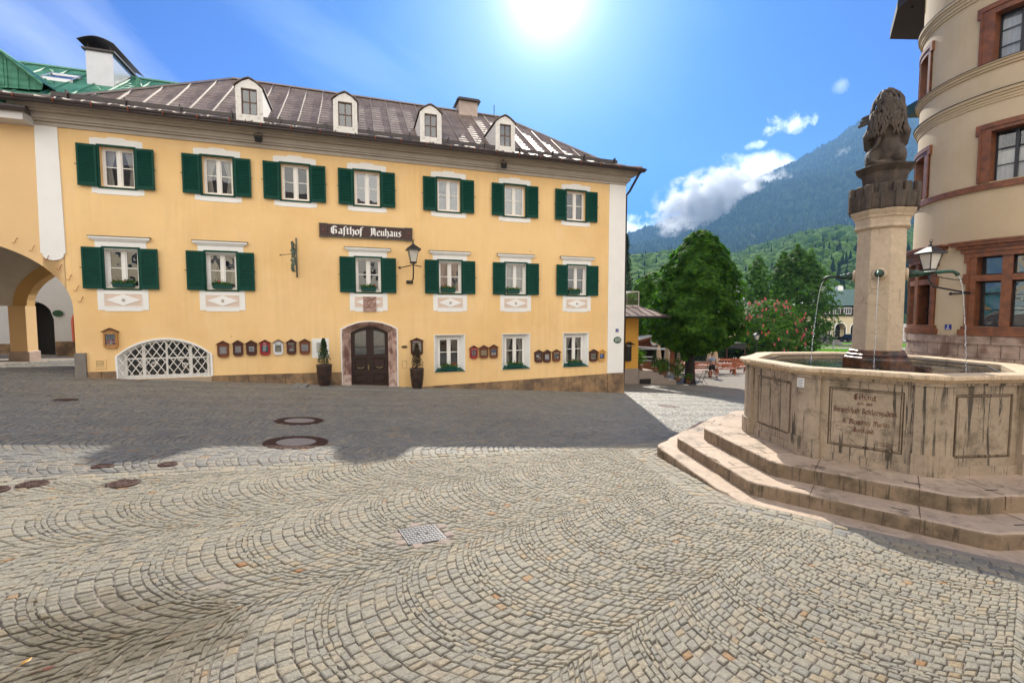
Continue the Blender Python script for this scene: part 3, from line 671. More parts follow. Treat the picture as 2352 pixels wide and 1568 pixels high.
# ---- windows
def curtain(mb,x0,x1,z0,z1,y,tie=0,dens=9):
    n=14; P=[]
    for k in range(n+1):
        t=k/n; x=x0+(x1-x0)*t; P.append((x,y+.018*math.sin(t*dens*2)))
    rows_=[(z1,1.),((z0+z1)/2,1-tie),(z0,1-tie*.6)]
    ids=[]
    for z,k in rows_:
        cx=x0 if x0<x1 else x0
        ids.append([mb.av((cx+(p[0]-cx)*k,p[1],z)) for p in P])
    for A_,B_ in zip(ids,ids[1:]):
        for k in range(n): mb.face((A_[k],A_[k+1],B_[k+1],B_[k]))
def window(c,z0,z1,hw,yi,cur,gl,parent=GH,open_=False,frame=M_frame):
    """casement window: frame > pane, curtain, room"""
    mb=MB(); f=.055
    mb.strip([(c-hw,z0),(c-hw,z1),(c+hw,z1),(c+hw,z0)],[(c-hw+f,z0+f),(c-hw+f,z1-f),(c+hw-f,z1-f),(c+hw-f,z0+f)],yi,yi+.06,closed=True)
    mb.bbox(c-.045,c+.045,yi-.012,yi+.05,z0+.01,z1-.01,.008)
    zm=z0+(z1-z0)*.52
    for sx in (-1,1):
        a,b=sorted((c+sx*.045,c+sx*(hw-f))); g=.03
        mb.strip([(a,z0+f),(a,z1-f),(b,z1-f),(b,z0+f)],[(a+g,z0+f+g),(a+g,z1-f-g),(b-g,z1-f-g),(b-g,z0+f+g)],yi+.008,yi+.045,closed=True)
        mb.box(a+g,b-g,yi+.012,yi+.04,zm-.013,zm+.013)
    w=mb.build('window',frame,parent)
    mb=MB(); mb.poly([(c-hw+f,yi+.03,z0+f),(c+hw-f,yi+.03,z0+f),(c+hw-f,yi+.03,z1-f),(c-hw+f,yi+.03,z1-f)]); mb.build('pane',gl,w,fix=False)
    mb=MB(); mb.smooth=True
    if cur=='side': curtain(mb,c-hw,c-.08,z0,z1,yi+.12,.45); curtain(mb,c+hw,c+.08,z0,z1,yi+.12,.45)
    if cur=='net': curtain(mb,c-hw,c+hw,z0,z1,yi+.14,0,26)
    if cur=='half': curtain(mb,c-hw,c+hw,z0,z0+(z1-z0)*.45,yi+.14,0,22); curtain(mb,c+hw,c+.1,z0,z1,yi+.11,.2)
    if mb.v: mb.build('curtain',M_curt,w,fix=False)
    mb=MB(); x0,x1,ya,yb,za,zb=c-hw-.3,c+hw+.3,yi+.062,yi+.9,z0-.2,z1+.2
    mb.poly([(x0,yb,za),(x1,yb,za),(x1,yb,zb),(x0,yb,zb)]); mb.poly([(x0,ya,za),(x0,yb,za),(x0,yb,zb),(x0,ya,zb)]); mb.poly([(x1,ya,za),(x1,yb,za),(x1,yb,zb),(x1,ya,zb)]); mb.poly([(x0,ya,za),(x1,ya,za),(x1,yb,za),(x0,yb,za)]); mb.poly([(x0,ya,zb),(x1,ya,zb),(x1,yb,zb),(x0,yb,zb)])
    mb.build('room',M_dark,w,fix=False)
    return w
def shutter_pair(c,z0,z1):
    """green outer frame and two louvred shutters folded back"""
    mb=MB(); h=.49
    mb.strip([(c-h,z0-.03),(c-h,z1+.04),(c+h,z1+.04),(c+h,z0-.03)],[(c-.432,z0+.02),(c-.432,z1-.02),(c+.432,z1-.02),(c+.432,z0+.02)],-.045,.015,closed=True)
    mb.build('shutter_frame',M_grn,GH)
    for sx in (-1,1):
        tilt=random.uniform(.01,.05)
        mb=MB(); a=c+sx*.49; mb.T=Matrix.Translation((a,-.045,0))@Matrix.Rotation(-sx*tilt,4,'Z')
        W_h=.48; X=lambda x:sx*x
        def bx(xa,xb,ya,yb,za,zb): p,q=sorted((X(xa),X(xb))); mb.box(p,q,ya,yb,za,zb)
        bx(0,.055,-.035,0,z0,z1); bx(W_h-.055,W_h,-.035,0,z0,z1); bx(.055,W_h-.055,-.034,-.001,z1-.075,z1); bx(.055,W_h-.055,-.034,-.001,z0,z0+.10)
        bx(.055,W_h-.055,-.006,-.002,z0+.1,z1-.075)
        n=19; zz=np.linspace(z0+.12,z1-.10,n)
        for z in zz:
            p,q=sorted((X(.055),X(W_h-.055)))
            mb.poly([(p,-.036,z-.019),(q,-.036,z-.019),(q,-.010,z+.026),(p,-.010,z+.026)])
            mb.poly([(p,-.036,z-.019),(q,-.036,z-.019),(q,-.030,z-.026),(p,-.030,z-.026)])
        bx(W_h-.01,W_h+.045,-.045,-.02,(z0+z1)/2-.01,(z0+z1)/2+.01)
        mb.build('shutter',M_grn,GH,fix=False)
cur2=['side','side','none','none','half','net','none']
for k,c in enumerate(W2):
    window(c,5.5,6.70,.43,.14,cur2[k],M_gls if k in(0,1,2,6) else M_gls2)
    shutter_pair(c,5.47,6.71)
    mb=MB()
    w=.665; zt=6.75
    mb.prism([(c-w,zt-.02),(c-w,zt+.17),(c-w+.08,zt+.17),(c-w+.11,zt+.19),(c-.26,zt+.19),(c-.19,zt+.235),(c+.19,zt+.235),(c+.26,zt+.19),(c+w-.11,zt+.19),(c+w-.08,zt+.17),(c+w,zt+.17),(c+w,zt-.02)],-.012,.01)
    mb.prism([(c-w,5.46),(c-w,5.29),(c-w+.12,5.29),(c-w+.15,5.27),(c+w-.15,5.27),(c+w-.12,5.29),(c+w,5.29),(c+w,5.46)],-.012,.01)
    for sx in (-1,1): mb.box(*sorted((c+sx*.492,c+sx*w)),-.011,.01,5.455,6.735)
    mb.build('window_surround',M_wht,GH,fix=True)
cur1=['none','side','none','side','net','none']
mir=[1,1,1,1,0,0]
for k,c in enumerate(W1):
    window(c,2.42,3.63,.43,.14,cur1[k],M_gls2 if mir[k] else M_gls)
    shutter_pair(c,2.39,3.65)
    mb=MB()
    reveal(mb,[(c-.43,2.42),(c+.43,2.42),(c+.43,3.63),(c-.43,3.63)],0,.2)
    # hood
    mb.box(c-.655,c+.655,-.015,.01,3.60,3.93)
    pr=[(-.015,3.84),(-.05,3.86),(-.07,3.90),(-.10,3.92),(-.10,3.985),(.005,3.985),(.005,3.84)]
    n0=[mb.av((c-.66-(.12 if q[0]<-.06 else 0),q[0],q[1])) for q in pr]; n1=[mb.av((c+.66+(.12 if q[0]<-.06 else 0),q[0],q[1])) for q in pr]
    for a in range(7): mb.face((n0[a],n0[(a+1)%7],n1[(a+1)%7],n1[a]))
    mb.face(n0); mb.face(n1[::-1])
    for sx in (-1,1): mb.box(*sorted((c+sx*.492,c+sx*.655)),-.014,.01,2.36,3.601)
    # apron with stepped lower edge
    mb.prism([(c-.655,2.37),(c+.655,2.37),(c+.655,1.735),(c+.49,1.735),(c+.46,1.70),(c-.46,1.70),(c-.49,1.735),(c-.655,1.735)],-.014,.01)
    mb.strip([(c-.50,1.85),(c-.50,2.25),(c+.50,2.25),(c+.50,1.85)],[(c-.485,1.865),(c-.485,2.235),(c+.485,2.235),(c+.485,1.865)],-.022,-.01,closed=True)
    mb.build('window_surround',M_wht,GH)
    mb=MB(); mb.prism([(c-.485,1.865),(c-.485,2.235),(c+.485,2.235),(c+.485,1.865)],-.017,-.01); mb.build('apron_panel',M_beige,GH)
    mb=MB(); mb.prism([(c-.45,2.05),(c,2.225),(c+.45,2.05),(c,1.875)],-.030,-.012)
    dm=mb.build('diamond_ornament',M_wht,GH)
    if k!=2:
        mb=MB(); mb.smooth=True; mb.lathe([(.002,-.02),(.03,-.015),(.035,0),(.05,.004),(.055,.012)],12); mb.build('boss',mat('grey_boss',(.45,.40,.35),.7,.3,30),dm,loc=(c,-.034,2.05)).rotation_euler=(-PI/2,0,0)
    mb=MB(); mb.box(c-.5,c+.5,-.001,.008,3.985,3.99)
# thin lead flashing on the hoods
mb=MB()
for c in W1: mb.box(c-.80,c+.80,-.125,.005,3.986,3.996)
mb.build('hood_flashing',M_gut,GH)['kind']='stuff'
for k,c in enumerate(W0):
    mb=MB(); a,b=.585,.43
    O=[(c-a,-.6),(c-a,.81),(c+a,.81),(c+a,-.6)]; I=[(c-b,-.48),(c-b,.70),(c+b,.70),(c+b,-.48)]
    for q in range(4):
        r=(q+1)%4; mb.poly([(O[q][0],-.02,O[q][1]),(O[r][0],-.02,O[r][1]),(I[r][0],.22,I[r][1]),(I[q][0],.22,I[q][1])])
    mb.strip([(c-a-.02,-.62),(c-a-.02,.83),(c+a+.02,.83),(c+a+.02,-.62)],O,-.02,.01,closed=True)
    mb.build('window_surround',M_wht,GH,fix=False)
    mb=MB(); mb.prism([(c-a,-.605),(c+a,-.605),(c+a,-.585),(c-a,-.585)],-.05,-.018); mb.poly([(c-a+.004,-.03,-.588),(c+a-.004,-.03,-.588),(c+b,.22,-.470),(c-b,.22,-.470)]); mb.build('window_sill',M_grn2,GH,fix=False)
    window(c,-.48,.70,.43,.2,('half','side','side')[k],M_gls2 if k==0 else M_gls)
# cellar window behind white lattice
A=lambda t:(-6.305+1.285*math.cos(t),0)
def cel_pts(o,n=20):
    tp=arc_top(-6.305,1.285+o,.29,.53+o); xs=np.linspace(-6.305-1.285-o,-6.305+1.285+o,n)
    return [(xs[0],-.44)]+[(x,tp(x)) for x in xs]+[(xs[-1],-.44)]
mb=MB(); mb.strip(cel_pts(.03),cel_pts(-.03),-.03,.02)
po,pi_=cel_pts(-.03),cel_pts(-.12)
for k in range(len(po)-1):
    mb.poly([(po[k][0],.0,po[k][1]),(po[k+1][0],.0,po[k+1][1]),(pi_[k+1][0],.24,pi_[k+1][1]),(pi_[k][0],.24,pi_[k][1])])
mb.poly([(-7.59,0,-.44),(-5.02,0,-.44),(-5.1,.26,-.40),(-7.5,.26,-.40)])
mb.build('cellar_arch',M_wht,GH,fix=False)
mb=MB(); ct=arc_top(-6.305,1.165,.29,.41)
def arcbox(xa,xb,z0,y0,y1,top):
    P=[(xa,z0)]+[(x,top(x)) for x in np.linspace(xa,xb,5)]+[(xb,z0)]; mb.prism(P,y0,y1)
for xa,w in ((-7.47,.07),(-7.0,.09),(-6.36,.05),(-5.72,.09),(-5.21,.07)): arcbox(xa,xa+w,-.40,.2,.25,ct)
for z in (-.40,.16): mb.box(-7.46,-5.15,.205,.245,z,z+.05)
cw_=mb.build('cellar_window',M_frame,GH)
mb=MB(); arcP=[(x,ct(x)) for x in np.linspace(-7.46,-5.15,16)]; mb.prism([(-7.46,-.4)]+arcP+[(-5.15,-.4)],.222,.226); mb.build('pane',M_gls,cw_)
mb=MB(); mb.box(-7.6,-5.0,.7,.75,-.6,1.); mb.box(-7.6,-5.,.26,.75,-.65,-.6); mb.build('room',M_dark,cw_)
mb=MB(); ct2=arc_top(-6.305,1.255,.29,.50)
def clip(p,q):
    """clip a lattice bar to the arch opening"""
    n=60; ins=[]; 
    for k in range(n+1):
        t=k/n; x=p[0]+(q[0]-p[0])*t; z=p[1]+(q[1]-p[1])*t
        if -7.56<=x<=-5.05 and z>=-.43 and z<=ct2(x): ins.append((x,z))
    return (ins[0],ins[-1]) if len(ins)>2 else None
for k in range(-6,14):
    x=-7.56+k*.225
    for sx,y in ((1,.0),(-1,-.016)):
        a=(x,-.43) if sx>0 else (x+.0,-.43); b=(x+sx*.86,.86)
        c_=clip(a,b)
        if c_: 
            (x0,z0),(x1,z1)=c_; L=math.hypot(x1-x0,z1-z0); nx_,nz_=-(z1-z0)/L*.011,(x1-x0)/L*.011
            mb.prism([(x0+nx_,z0+nz_),(x1+nx_,z1+nz_),(x1-nx_,z1-nz_),(x0-nx_,z0-nz_)],.02+y,.034+y)
for cx_,cz_ in ((-6.95,.0),(-6.62,.0),(-5.9,.16),(-5.78,-.05)):
    mb.tube([(cx_+.09*math.cos(t)*(1-t/14),.0,cz_+.09*math.sin(t)*(1-t/14)) for t in np.linspace(0,9,26)],.011,5)
mb.build('lattice',mat('rusty_white_grille',(.72,.68,.62),.6,.1,10,col2=(.38,.20,.10),c2scale=9,c2lo=.63,c2hi=.70),GH)
# ---- portal and double door
def dpts(hw,zs,rise,z0,n=14):
    tp=arc_top(-.015,hw,zs,rise); xs=np.linspace(-.015-hw,-.015+hw,n); return [(xs[0],z0)]+[(x,tp(x)) for x in xs]+[(xs[-1],z0)]
mb=MB(); mb.strip(dpts(1.0,1.08,.29,-1.2),dpts(.955,1.06,.275,-1.2),-.03,.02); mb.build('portal_surround',M_wht,GH)
mb=MB()
prof=[(.955,-.02,1.06,.275),(.93,-.035,1.05,.27),(.87,.02,1.02,.26),(.85,.05,1.01,.255),(.84,.03,1.0,.25),(.80,.06,.99,.245),(.78,.11,.98,.24),(.765,.10,.97,.235),(.735,.14,.96,.23),(.72,.20,.95,.225),(.66,.24,.93,.21),(.66,.42,.93,.21)]
lines=[[(p[0],y,p[1]) for p in dpts(hw,zs,ri,-1.25)] for hw,y,zs,ri in prof]
for A_,B_ in zip(lines,lines[1:]):
    for k in range(len(A_)-1): mb.poly([A_[k],A_[k+1],B_[k+1],B_[k]])
mb.build('portal_moulding',M_marbl,GH,fix=False)
mb=MB()
for sx in (-1,1):
    mb.prism([(-.015+sx*.955,-1.25),(-.015+sx*.955,-.62),(-.015+sx*.93,-.58),(-.015+sx*.68,-.58),(-.015+sx*.66,-.62),(-.015+sx*.66,-1.25)],-.04,.3)
mb.box(-.97,.94,-.22,.42,-1.4,-1.15)
mb.build('portal_base',mat('pale_marble_base',(.55,.42,.36),.7,.25,6,.2,40,col2=(.30,.18,.15),c2scale=5),GH,bevel=.01)
dtop=arc_top(-.015,.66,.93,.21)
for sx in (-1,1):
    mb=MB(); a,b=sorted((-.015+sx*.006,-.015+sx*.66))
    xs=np.linspace(a,b,8); yb=.36
    walls(mb,a,b,-1.15,dtop,[(a+.14,b-.12,cw(.12),lambda x:dtop(x)-.13,5),(a+.10,b-.10,cw(-.95),cw(-.62),1),(a+.10,b-.10,cw(-.46),cw(-.02),1)],yb,xs=tuple(xs))
    for z0,z1 in ((-.95,-.62),(-.46,-.02)):
        reveal(mb,[(a+.10,z0),(b-.10,z0),(b-.10,z1),(a+.10,z1)],yb,yb+.03); mb.poly([(a+.1,yb+.03,z0),(b-.1,yb+.03,z0),(b-.1,yb+.03,z1),(a+.1,yb+.03,z1)])
        mb.bbox(a+.14,b-.14,yb+.005,yb+.03,z0+.04,z1-.04,.012)
    P=[(x,dtop(x)-.13) for x in np.linspace(a+.14,b-.12,6)]
    reveal(mb,[(a+.14,.12)]+P+[(b-.12,.12)],yb,yb+.04)
    mb.box(a+.14,b-.12,yb+.01,yb+.03,.38,.41)
    if sx>0: mb.box(a-.03,a+.03,yb-.025,yb,-1.14,.93)
    dl=mb.build('door_leaf',M_wood,GH,fix=False)
    mb=MB(); mb.prism([(a+.14,.12)]+P+[(b-.12,.12)],yb+.032,yb+.036); mb.build('pane',glassmat('frosted_door_glass',tint=(.5,.5,.46),refl=.25,bump=.12,bs=5,rough=.1),dl)
    mb=MB(); mb.tube([(((a+b)/2)+x,yb-.03,-.42+.05*abs(math.sin(x*14))) for x in np.linspace(-.11,.11,11)],.012,5); 
    if sx<0: mb.box(b-.07,b-.03,yb-.03,yb,-.46,-.28); mb.sphere((b-.05,yb-.05,-.35),.025,8,6)
    mb.build('handle',mat('aged_brass',(.32,.24,.12),.35,metal=.8),dl)
mb=MB(); mb.box(-.7,.68,.45,.5,-1.3,1.2); mb.build('room',M_dark,GH)
# marble relief between first-floor window and portal
M_rel=mat('red_marble_relief',(.30,.17,.13),.6,.25,6,.2,40,col2=(.42,.29,.24),c2scale=9)
mb=MB(); mb.box(-.215,.235,-.045,.0,1.72,2.245)
rr=random.Random(3); mb.smooth=True
for _ in range(26): 
    mb.sphere((rr.uniform(-.17,.19),-.045,rr.uniform(1.86,2.2)),rr.uniform(.015,.045),7,5,rz=rr.uniform(.02,.06))
mb.smooth=False; mb.strip([(-.215,1.72),(-.215,2.245),(.235,2.245),(.235,1.72)],[(-.19,1.85),(-.19,2.22),(.21,2.22),(.21,1.85)],-.06,-.04,closed=True)
mb.build('marble_relief',M_rel,GH)
# vent, meter flap
mb=MB(); mb.strip([(-8.15,-.08),(-8.15,.22),(-7.86,.22),(-7.86,-.08)],[(-8.11,-.03),(-8.11,.17),(-7.90,.17),(-7.90,-.03)],-.02,.01,closed=True)
for z in (-.0,.05,.1,.15): mb.poly([(-8.11,-.02,z-.02),(-7.9,-.02,z-.02),(-7.9,.0,z+.015),(-8.11,.0,z+.015)])
v=mb.build('wall_vent',M_yel,GH,fix=False); mb=MB(); mb.box(-8.11,-7.9,-.004,-.002,-.03,.17); mb.build('vent_opening',M_dark,v)
mb=MB(); mb.strip([(1.12,-.42),(1.12,-.14),(1.30,-.14),(1.30,-.42)],[(1.128,-.412),(1.128,-.148),(1.292,-.148),(1.292,-.412)],-.004,.002,closed=True); mb.build('meter_flap',M_gut,GH)
# ------------------------------------------------ gatehouse with vaulted passage, left of the guesthouse
GT=empty('gatehouse',F(-11.8,0,0),FA,'ochre gatehouse with vaulted archway and green metal roof left of the guesthouse','gatehouse')
O_=-11.8  # local x origin
M_yel2=mat('beige_ochre_plaster',(.74,.50,.25),.85,.05,.9,.2,60)
M_vault=mat('grey_vault_plaster',(.68,.64,.58),.85,.12,1.2)
M_ochre=mat('deep_ochre_plaster',(.60,.38,.14),.85,.08,2)
def ell(c,hw,zs,ri): return lambda x:zs+ri*math.sqrt(max(1-((x-c)/hw)**2,0))
gtop=ell(0,3.2,1.75,2.1)
mb=MB(); xs=tuple(3.2*math.sin(t) for t in np.linspace(-PI/2,PI/2,41))
br=[-3.2]+[x for x in xs if -3.2<x<3.2]+[3.2]
hs=[(a,b,cw(-2.),gtop,1) for a,b in zip(br,br[1:])]
hs=[(a,min(b,3.065),*h) for a,b,*h in hs if a<3.06]
walls(mb,-7,3.065,-2,7.12,hs)
mb.poly([(-7,0,-2),(-7,7.4,-2),(-7,7.4,7.1),(-7,0,7.1)])
mb.build('wall',M_yel2,GT,fix=False)
mb=MB(); P=[(3.2,-2.)]+[(x,gtop(x)) for x in sorted([3.2*math.sin(t) for t in np.linspace(-PI/2,PI/2,41)],reverse=True)]+[(-3.2,-2.)]
for p,q in zip(P,P[1:]): mb.poly([(p[0],0.,p[1]),(q[0],0.,q[1]),(q[0],.8,q[1]),(p[0],.8,p[1])])
mb.build('arch_soffit',M_ochre,GT,fix=False)
# passage: groined-looking vault between ochre ribs
mb=MB(); vt=ell(-.5,4.2,1.6,3.1); xs=[-.5+4.2*math.sin(t) for t in np.linspace(-PI/2,PI/2,25)]
ysv=[.8,1.6,2.6,3.6,4.6,5.6,6.6,7.2]
lift=lambda x,y: vt(x)+.35*math.sin((y-.8)/3.2*PI)**2*abs(math.sin((x+.5)*1.1))
for ya,yb in zip(ysv,ysv[1:]):
    for a,b in zip(xs,xs[1:]): mb.poly([(a,ya,lift(a,ya)),(b,ya,lift(b,ya)),(b,yb,lift(b,yb)),(a,yb,lift(a,yb))])
mb.smooth=True; mb.build('vault',M_vault,GT,fix=False)
mb=MB(); mb.box(-4.9,-4.7,.8,6.2,.1,1.75); mb.poly([(3.7,.8,-1),(3.7,3.,-1),(3.7,3.,1.7),(3.7,.8,1.7)]); mb.build('side_wall',M_ochre,GT)
mb=MB(); mb.box(-4.69,-4.62,.8,6.2,-1,.1); mb.build('side_wall_base',M_gry,GT)
def rib(y0,y1,c,hw,zs,ri,th,nm='vault_rib'):
    mb=MB(); n=25
    o=[(c+(hw+th)*math.cos(t),zs+(ri+th)*math.sin(t)) for t in np.linspace(PI,0,n)]; i=[(c+hw*math.cos(t),zs+ri*math.sin(t)) for t in np.linspace(PI,0,n)]
    mb.strip(o,i,y0,y1); return mb.build(nm,M_ochre,GT)
rib(2.9,3.3,-.5,3.95,1.5,2.8,.25); rib(6.8,7.3,.9,2.45,1.95,1.75,.45)
mb=MB(); n=25; mb.strip([(.9+4.9*math.cos(t),1.95+4.2*math.sin(t)) for t in np.linspace(PI,0,n)],[(.9+2.88*math.cos(t),1.95+2.18*math.sin(t)) for t in np.linspace(PI,0,n)],6.95,7.15); mb.build('cross_wall',M_vault,GT)
mb=MB(); mb.box(-2.1,-1.55,6.7,7.35,.08,1.95); p=mb.build('pillar',M_yel2,GT)
mb=MB(); mb.bbox(-2.16,-1.49,6.64,7.41,-1,.08,.03); mb.build('pillar_base',mat('pink_stone',(.42,.32,.26),.8,.2,4),p)
# eaves box and gutter of the gatehouse
mb=MB(); mb.box(-7.5,2.55,-.52,.01,7.08,7.30); mb.build('eaves_board',mat('pale_eaves_board',(.62,.60,.58),.7,.1,3),GT)
mb=MB(); mb.tube([(-7.5,-.60,7.36),(2.7,-.60,7.36)],.09,8); mb.build('gutter',M_gut,GT)
M_green=roofmat('green_sheet_metal',(.055,.20,.13),(.08,.27,.18))
def gzr(y): return 7.36+(10.45-7.36)*(y+.6)/4.5
mb=MB(); mb.poly([(-8,-.6,7.36),(2.3,-.6,7.36),(5.4,3.9,10.45),(-8,3.9,10.45)]); mb.poly([(-8,8.4,7.36),(5,8.4,7.36),(5.4,3.9,10.45),(-8,3.9,10.45)]); mb.poly([(5.3,3.2,9.9),(5.4,3.9,10.45),(5.,8.4,7.36)])
for x in np.arange(-7.6,5.2,.62): ys_=-.6+max(0,(x-2.3)/3.1*4.5); seam([(x,ys_,gzr(ys_)+.002),(x,3.9,gzr(3.9)+.002)],.018,.04)
for x0 in np.arange(-7.3,5.,1.24):
    for k,y in enumerate((.6,1.9,3.2)):
        x=x0+(.62 if k%2 else 0)
        if x>2.1+(y+.6)/4.5*3.1: continue
        mb.poly([(x-.12,y,gzr(y)+.01),(x+.12,y,gzr(y)+.01),(x,y+.02,gzr(y)+.14)]); mb.poly([(x-.12,y,gzr(y)+.01),(x,y+.35,gzr(y+.35)+.01),(x,y+.02,gzr(y)+.14)]); mb.poly([(x+.12,y,gzr(y)+.01),(x,y+.35,gzr(y+.35)+.01),(x,y+.02,gzr(y)+.14)])
seam([(-8,3.9,10.46),(5.4,3.9,10.46)],.06,.06)
rf=mb.build('roof',[M_green,mat('green_seam_metal',(.10,.30,.20),.5,.15,4)],GT,fix=False)
mb=MB(); mb.T=Matrix.Translation((0,0,0))
x0,x1=2.74,3.5; yy=2.5
mb.box(x0,x1,yy,yy+1.9,9.4,10.62)
ch=mb.build('chimney',mat('zinc_chimney_cladding',(.42,.43,.45),.35,.1,2,metal=.6),rf)
mb=MB(); mb.box(x0-.08,x1+.08,yy-.08,yy+1.98,10.62,10.68)
for x in (x0+.06,x1-.06):
    for y in (yy+.05,yy+.95,yy+1.85): mb.tube([(x,y,10.68),(x,y,10.86)],.015,5)
mb.build('chimney_rim',M_gut,ch)
mb=MB(); n=9; P=[(x0-.14+(x1-x0+.28)*k/n,10.84+.17*math.sin(PI*k/n)) for k in range(n+1)]
mb.strip([(a,b+.02) for a,b in P],P,yy-.2,yy+2.1); mb.build('chimney_hood',M_gut,ch)
mb=MB(); y0,y1=2.35,2.95
for a,b,c_,d_ in ((1.55,1.62,y0,y1),(2.35,2.42,y0,y1),(1.55,2.42,y0,y0+.07),(1.55,2.42,y1-.07,y1)):
    mb.poly([(a,c_,gzr(c_)+.10),(b,c_,gzr(c_)+.10),(b,d_,gzr(d_)+.10),(a,d_,gzr(d_)+.10)]); 
    mb.poly([(a,c_,gzr(c_)),(b,c_,gzr(c_)),(b,c_,gzr(c_)+.1),(a,c_,gzr(c_)+.1)])
sk=mb.build('skylight',mat('zinc_skylight_frame',(.6,.6,.62),.3,metal=.5),rf,fix=False)
mb=MB(); mb.poly([(1.6,y0+.05,gzr(y0+.05)+.06),(2.37,y0+.05,gzr(y0+.05)+.06),(2.37,y1-.05,gzr(y1-.05)+.06),(1.6,y1-.05,gzr(y1-.05)+.06)]); mb.build('pane',M_gls2,sk,fix=False)
# green gabled dormer
mb=MB(); mb.poly([(.35,.8,8.3),(2.35,.8,8.45),(2.4,.8,8.62),(1.30,.8,9.55),(.3,.8,8.7)])
for x in (.8,1.05,1.55,1.8,2.05): mb.box(x-.012,x+.012,.775,.8,8.4,9.45-abs(x-1.3)*.85)
mb.box(1.12,1.48,.78,.81,8.45,9.25)
dg=mb.build('dormer',M_green,rf,fix=False)
mb=MB()
for sx in (-1,1):
    a=(1.30,9.60); b=(1.30+sx*1.2,8.58)
    mb.poly([(a[0],.55,a[1]),(b[0],.55,b[1]),(b[0],3.2,b[1]+.2),(a[0],3.2,a[1])]); mb.poly([(a[0],.55,a[1]),(b[0],.55,b[1]),(b[0],.55,b[1]-.07),(a[0],.55,a[1]-.07)])
mb.build('dormer_roof',M_green,dg,fix=False)
mb=MB(); mb.lathe([(.14,0),(.11,.25),(.07,.5),(.08,.53)],10); mb.build('vent_pipe',M_green,rf,loc=(4.25,2.4,9.3))
# string of little hooks round the arch
hk=MB()
for t in np.linspace(.12,1.25,9):
    x,z=3.45*math.cos(t),1.75+2.42*math.sin(t)
    if x<3.04 or z<3: hk.tube([(x+.03,-.0,z+.10),(x+.03,-.05,z+.06),(x,-.06,z-.05),(x-.05,-.05,z-.07),(x-.09,-.03,z-.04)],.008,4)
hk.build('lamp_hook',M_cop,GT)['kind']='stuff'
# ------------------------------------------------ white house seen through the passage
PH=empty('white_house',F(-15.9,12,-.4),FA,'pale rendered house with a dark arched doorway, seen through the gatehouse passage','house')
mb=MB(); dt=ell(0.0,.8,1.75,.9); dt2=ell(1.82,.28,1.6,.5)
walls(mb,-3,3.0,-.6,5.2,[(-.8,.8,cw(-.6),dt,12),(1.54,2.10,cw(.55),dt2,8)])
mb.poly([(3.,0,-.6),(3.,6,-.6),(3.,6,5.2),(3.,0,5.2)]); mb.poly([(-3,0,5.2),(3.,0,5.2),(3.,6,5.2),(-3,6,5.2)])
mb.build('wall',mat('cool_white_render',(.62,.62,.62),.85,.06,2),PH,fix=False)
mb=MB(); 
P=[(.8,-.6)]+[(.8*math.cos(t),1.75+.9*math.sin(t)) for t in np.linspace(0,PI,13)]+[(-.8,-.6)]
for p,q in zip(P,P[1:]): mb.poly([(p[0],0.,p[1]),(q[0],0.,q[1]),(q[0],.8,q[1]),(p[0],.8,p[1])])
mb.build('doorway_reveal',M_vault,PH,fix=False)
mb=MB(); mb.box(-.9,.9,.8,.9,-.6,3.); mb.box(1.4,2.3,.3,.4,0,2.4); mb.build('door',M_dark,PH)
mb=MB(); mb.strip([(1.52,.5)]+[(1.82-.32*math.cos(t),1.6+.55*math.sin(t)) for t in np.linspace(0,PI,9)]+[(2.14,.5)],[(1.59,.5)]+[(1.82-.24*math.cos(t),1.6+.46*math.sin(t)) for t in np.linspace(0,PI,9)]+[(2.06,.5)],-.03,.2); mb.build('window_surround',mat('coral_paint',(.75,.17,.11),.7),PH)
mb=MB(); mb.bbox(-3.02,-.83,-.06,.0,-.6,.55,.01); mb.build('socle',M_socle,PH); mb=MB(); mb.bbox(.83,3.02,-.06,.0,-.6,.62,.01); mb.build('socle',M_socle,PH)
sg=MB(); sg.lathe([(.22,-.01),(.22,.012)],20,sx=1,sy=.75); s_=sg.build('oval_sign',mat('dark_green_enamel',(.008,.07,.035),.35),None,loc=F(-14.9,11.95,1.65)); s_.rotation_euler=(PI/2,0,FA); tag(s_,'small green oval sign on the white wall beyond the passage','sign')
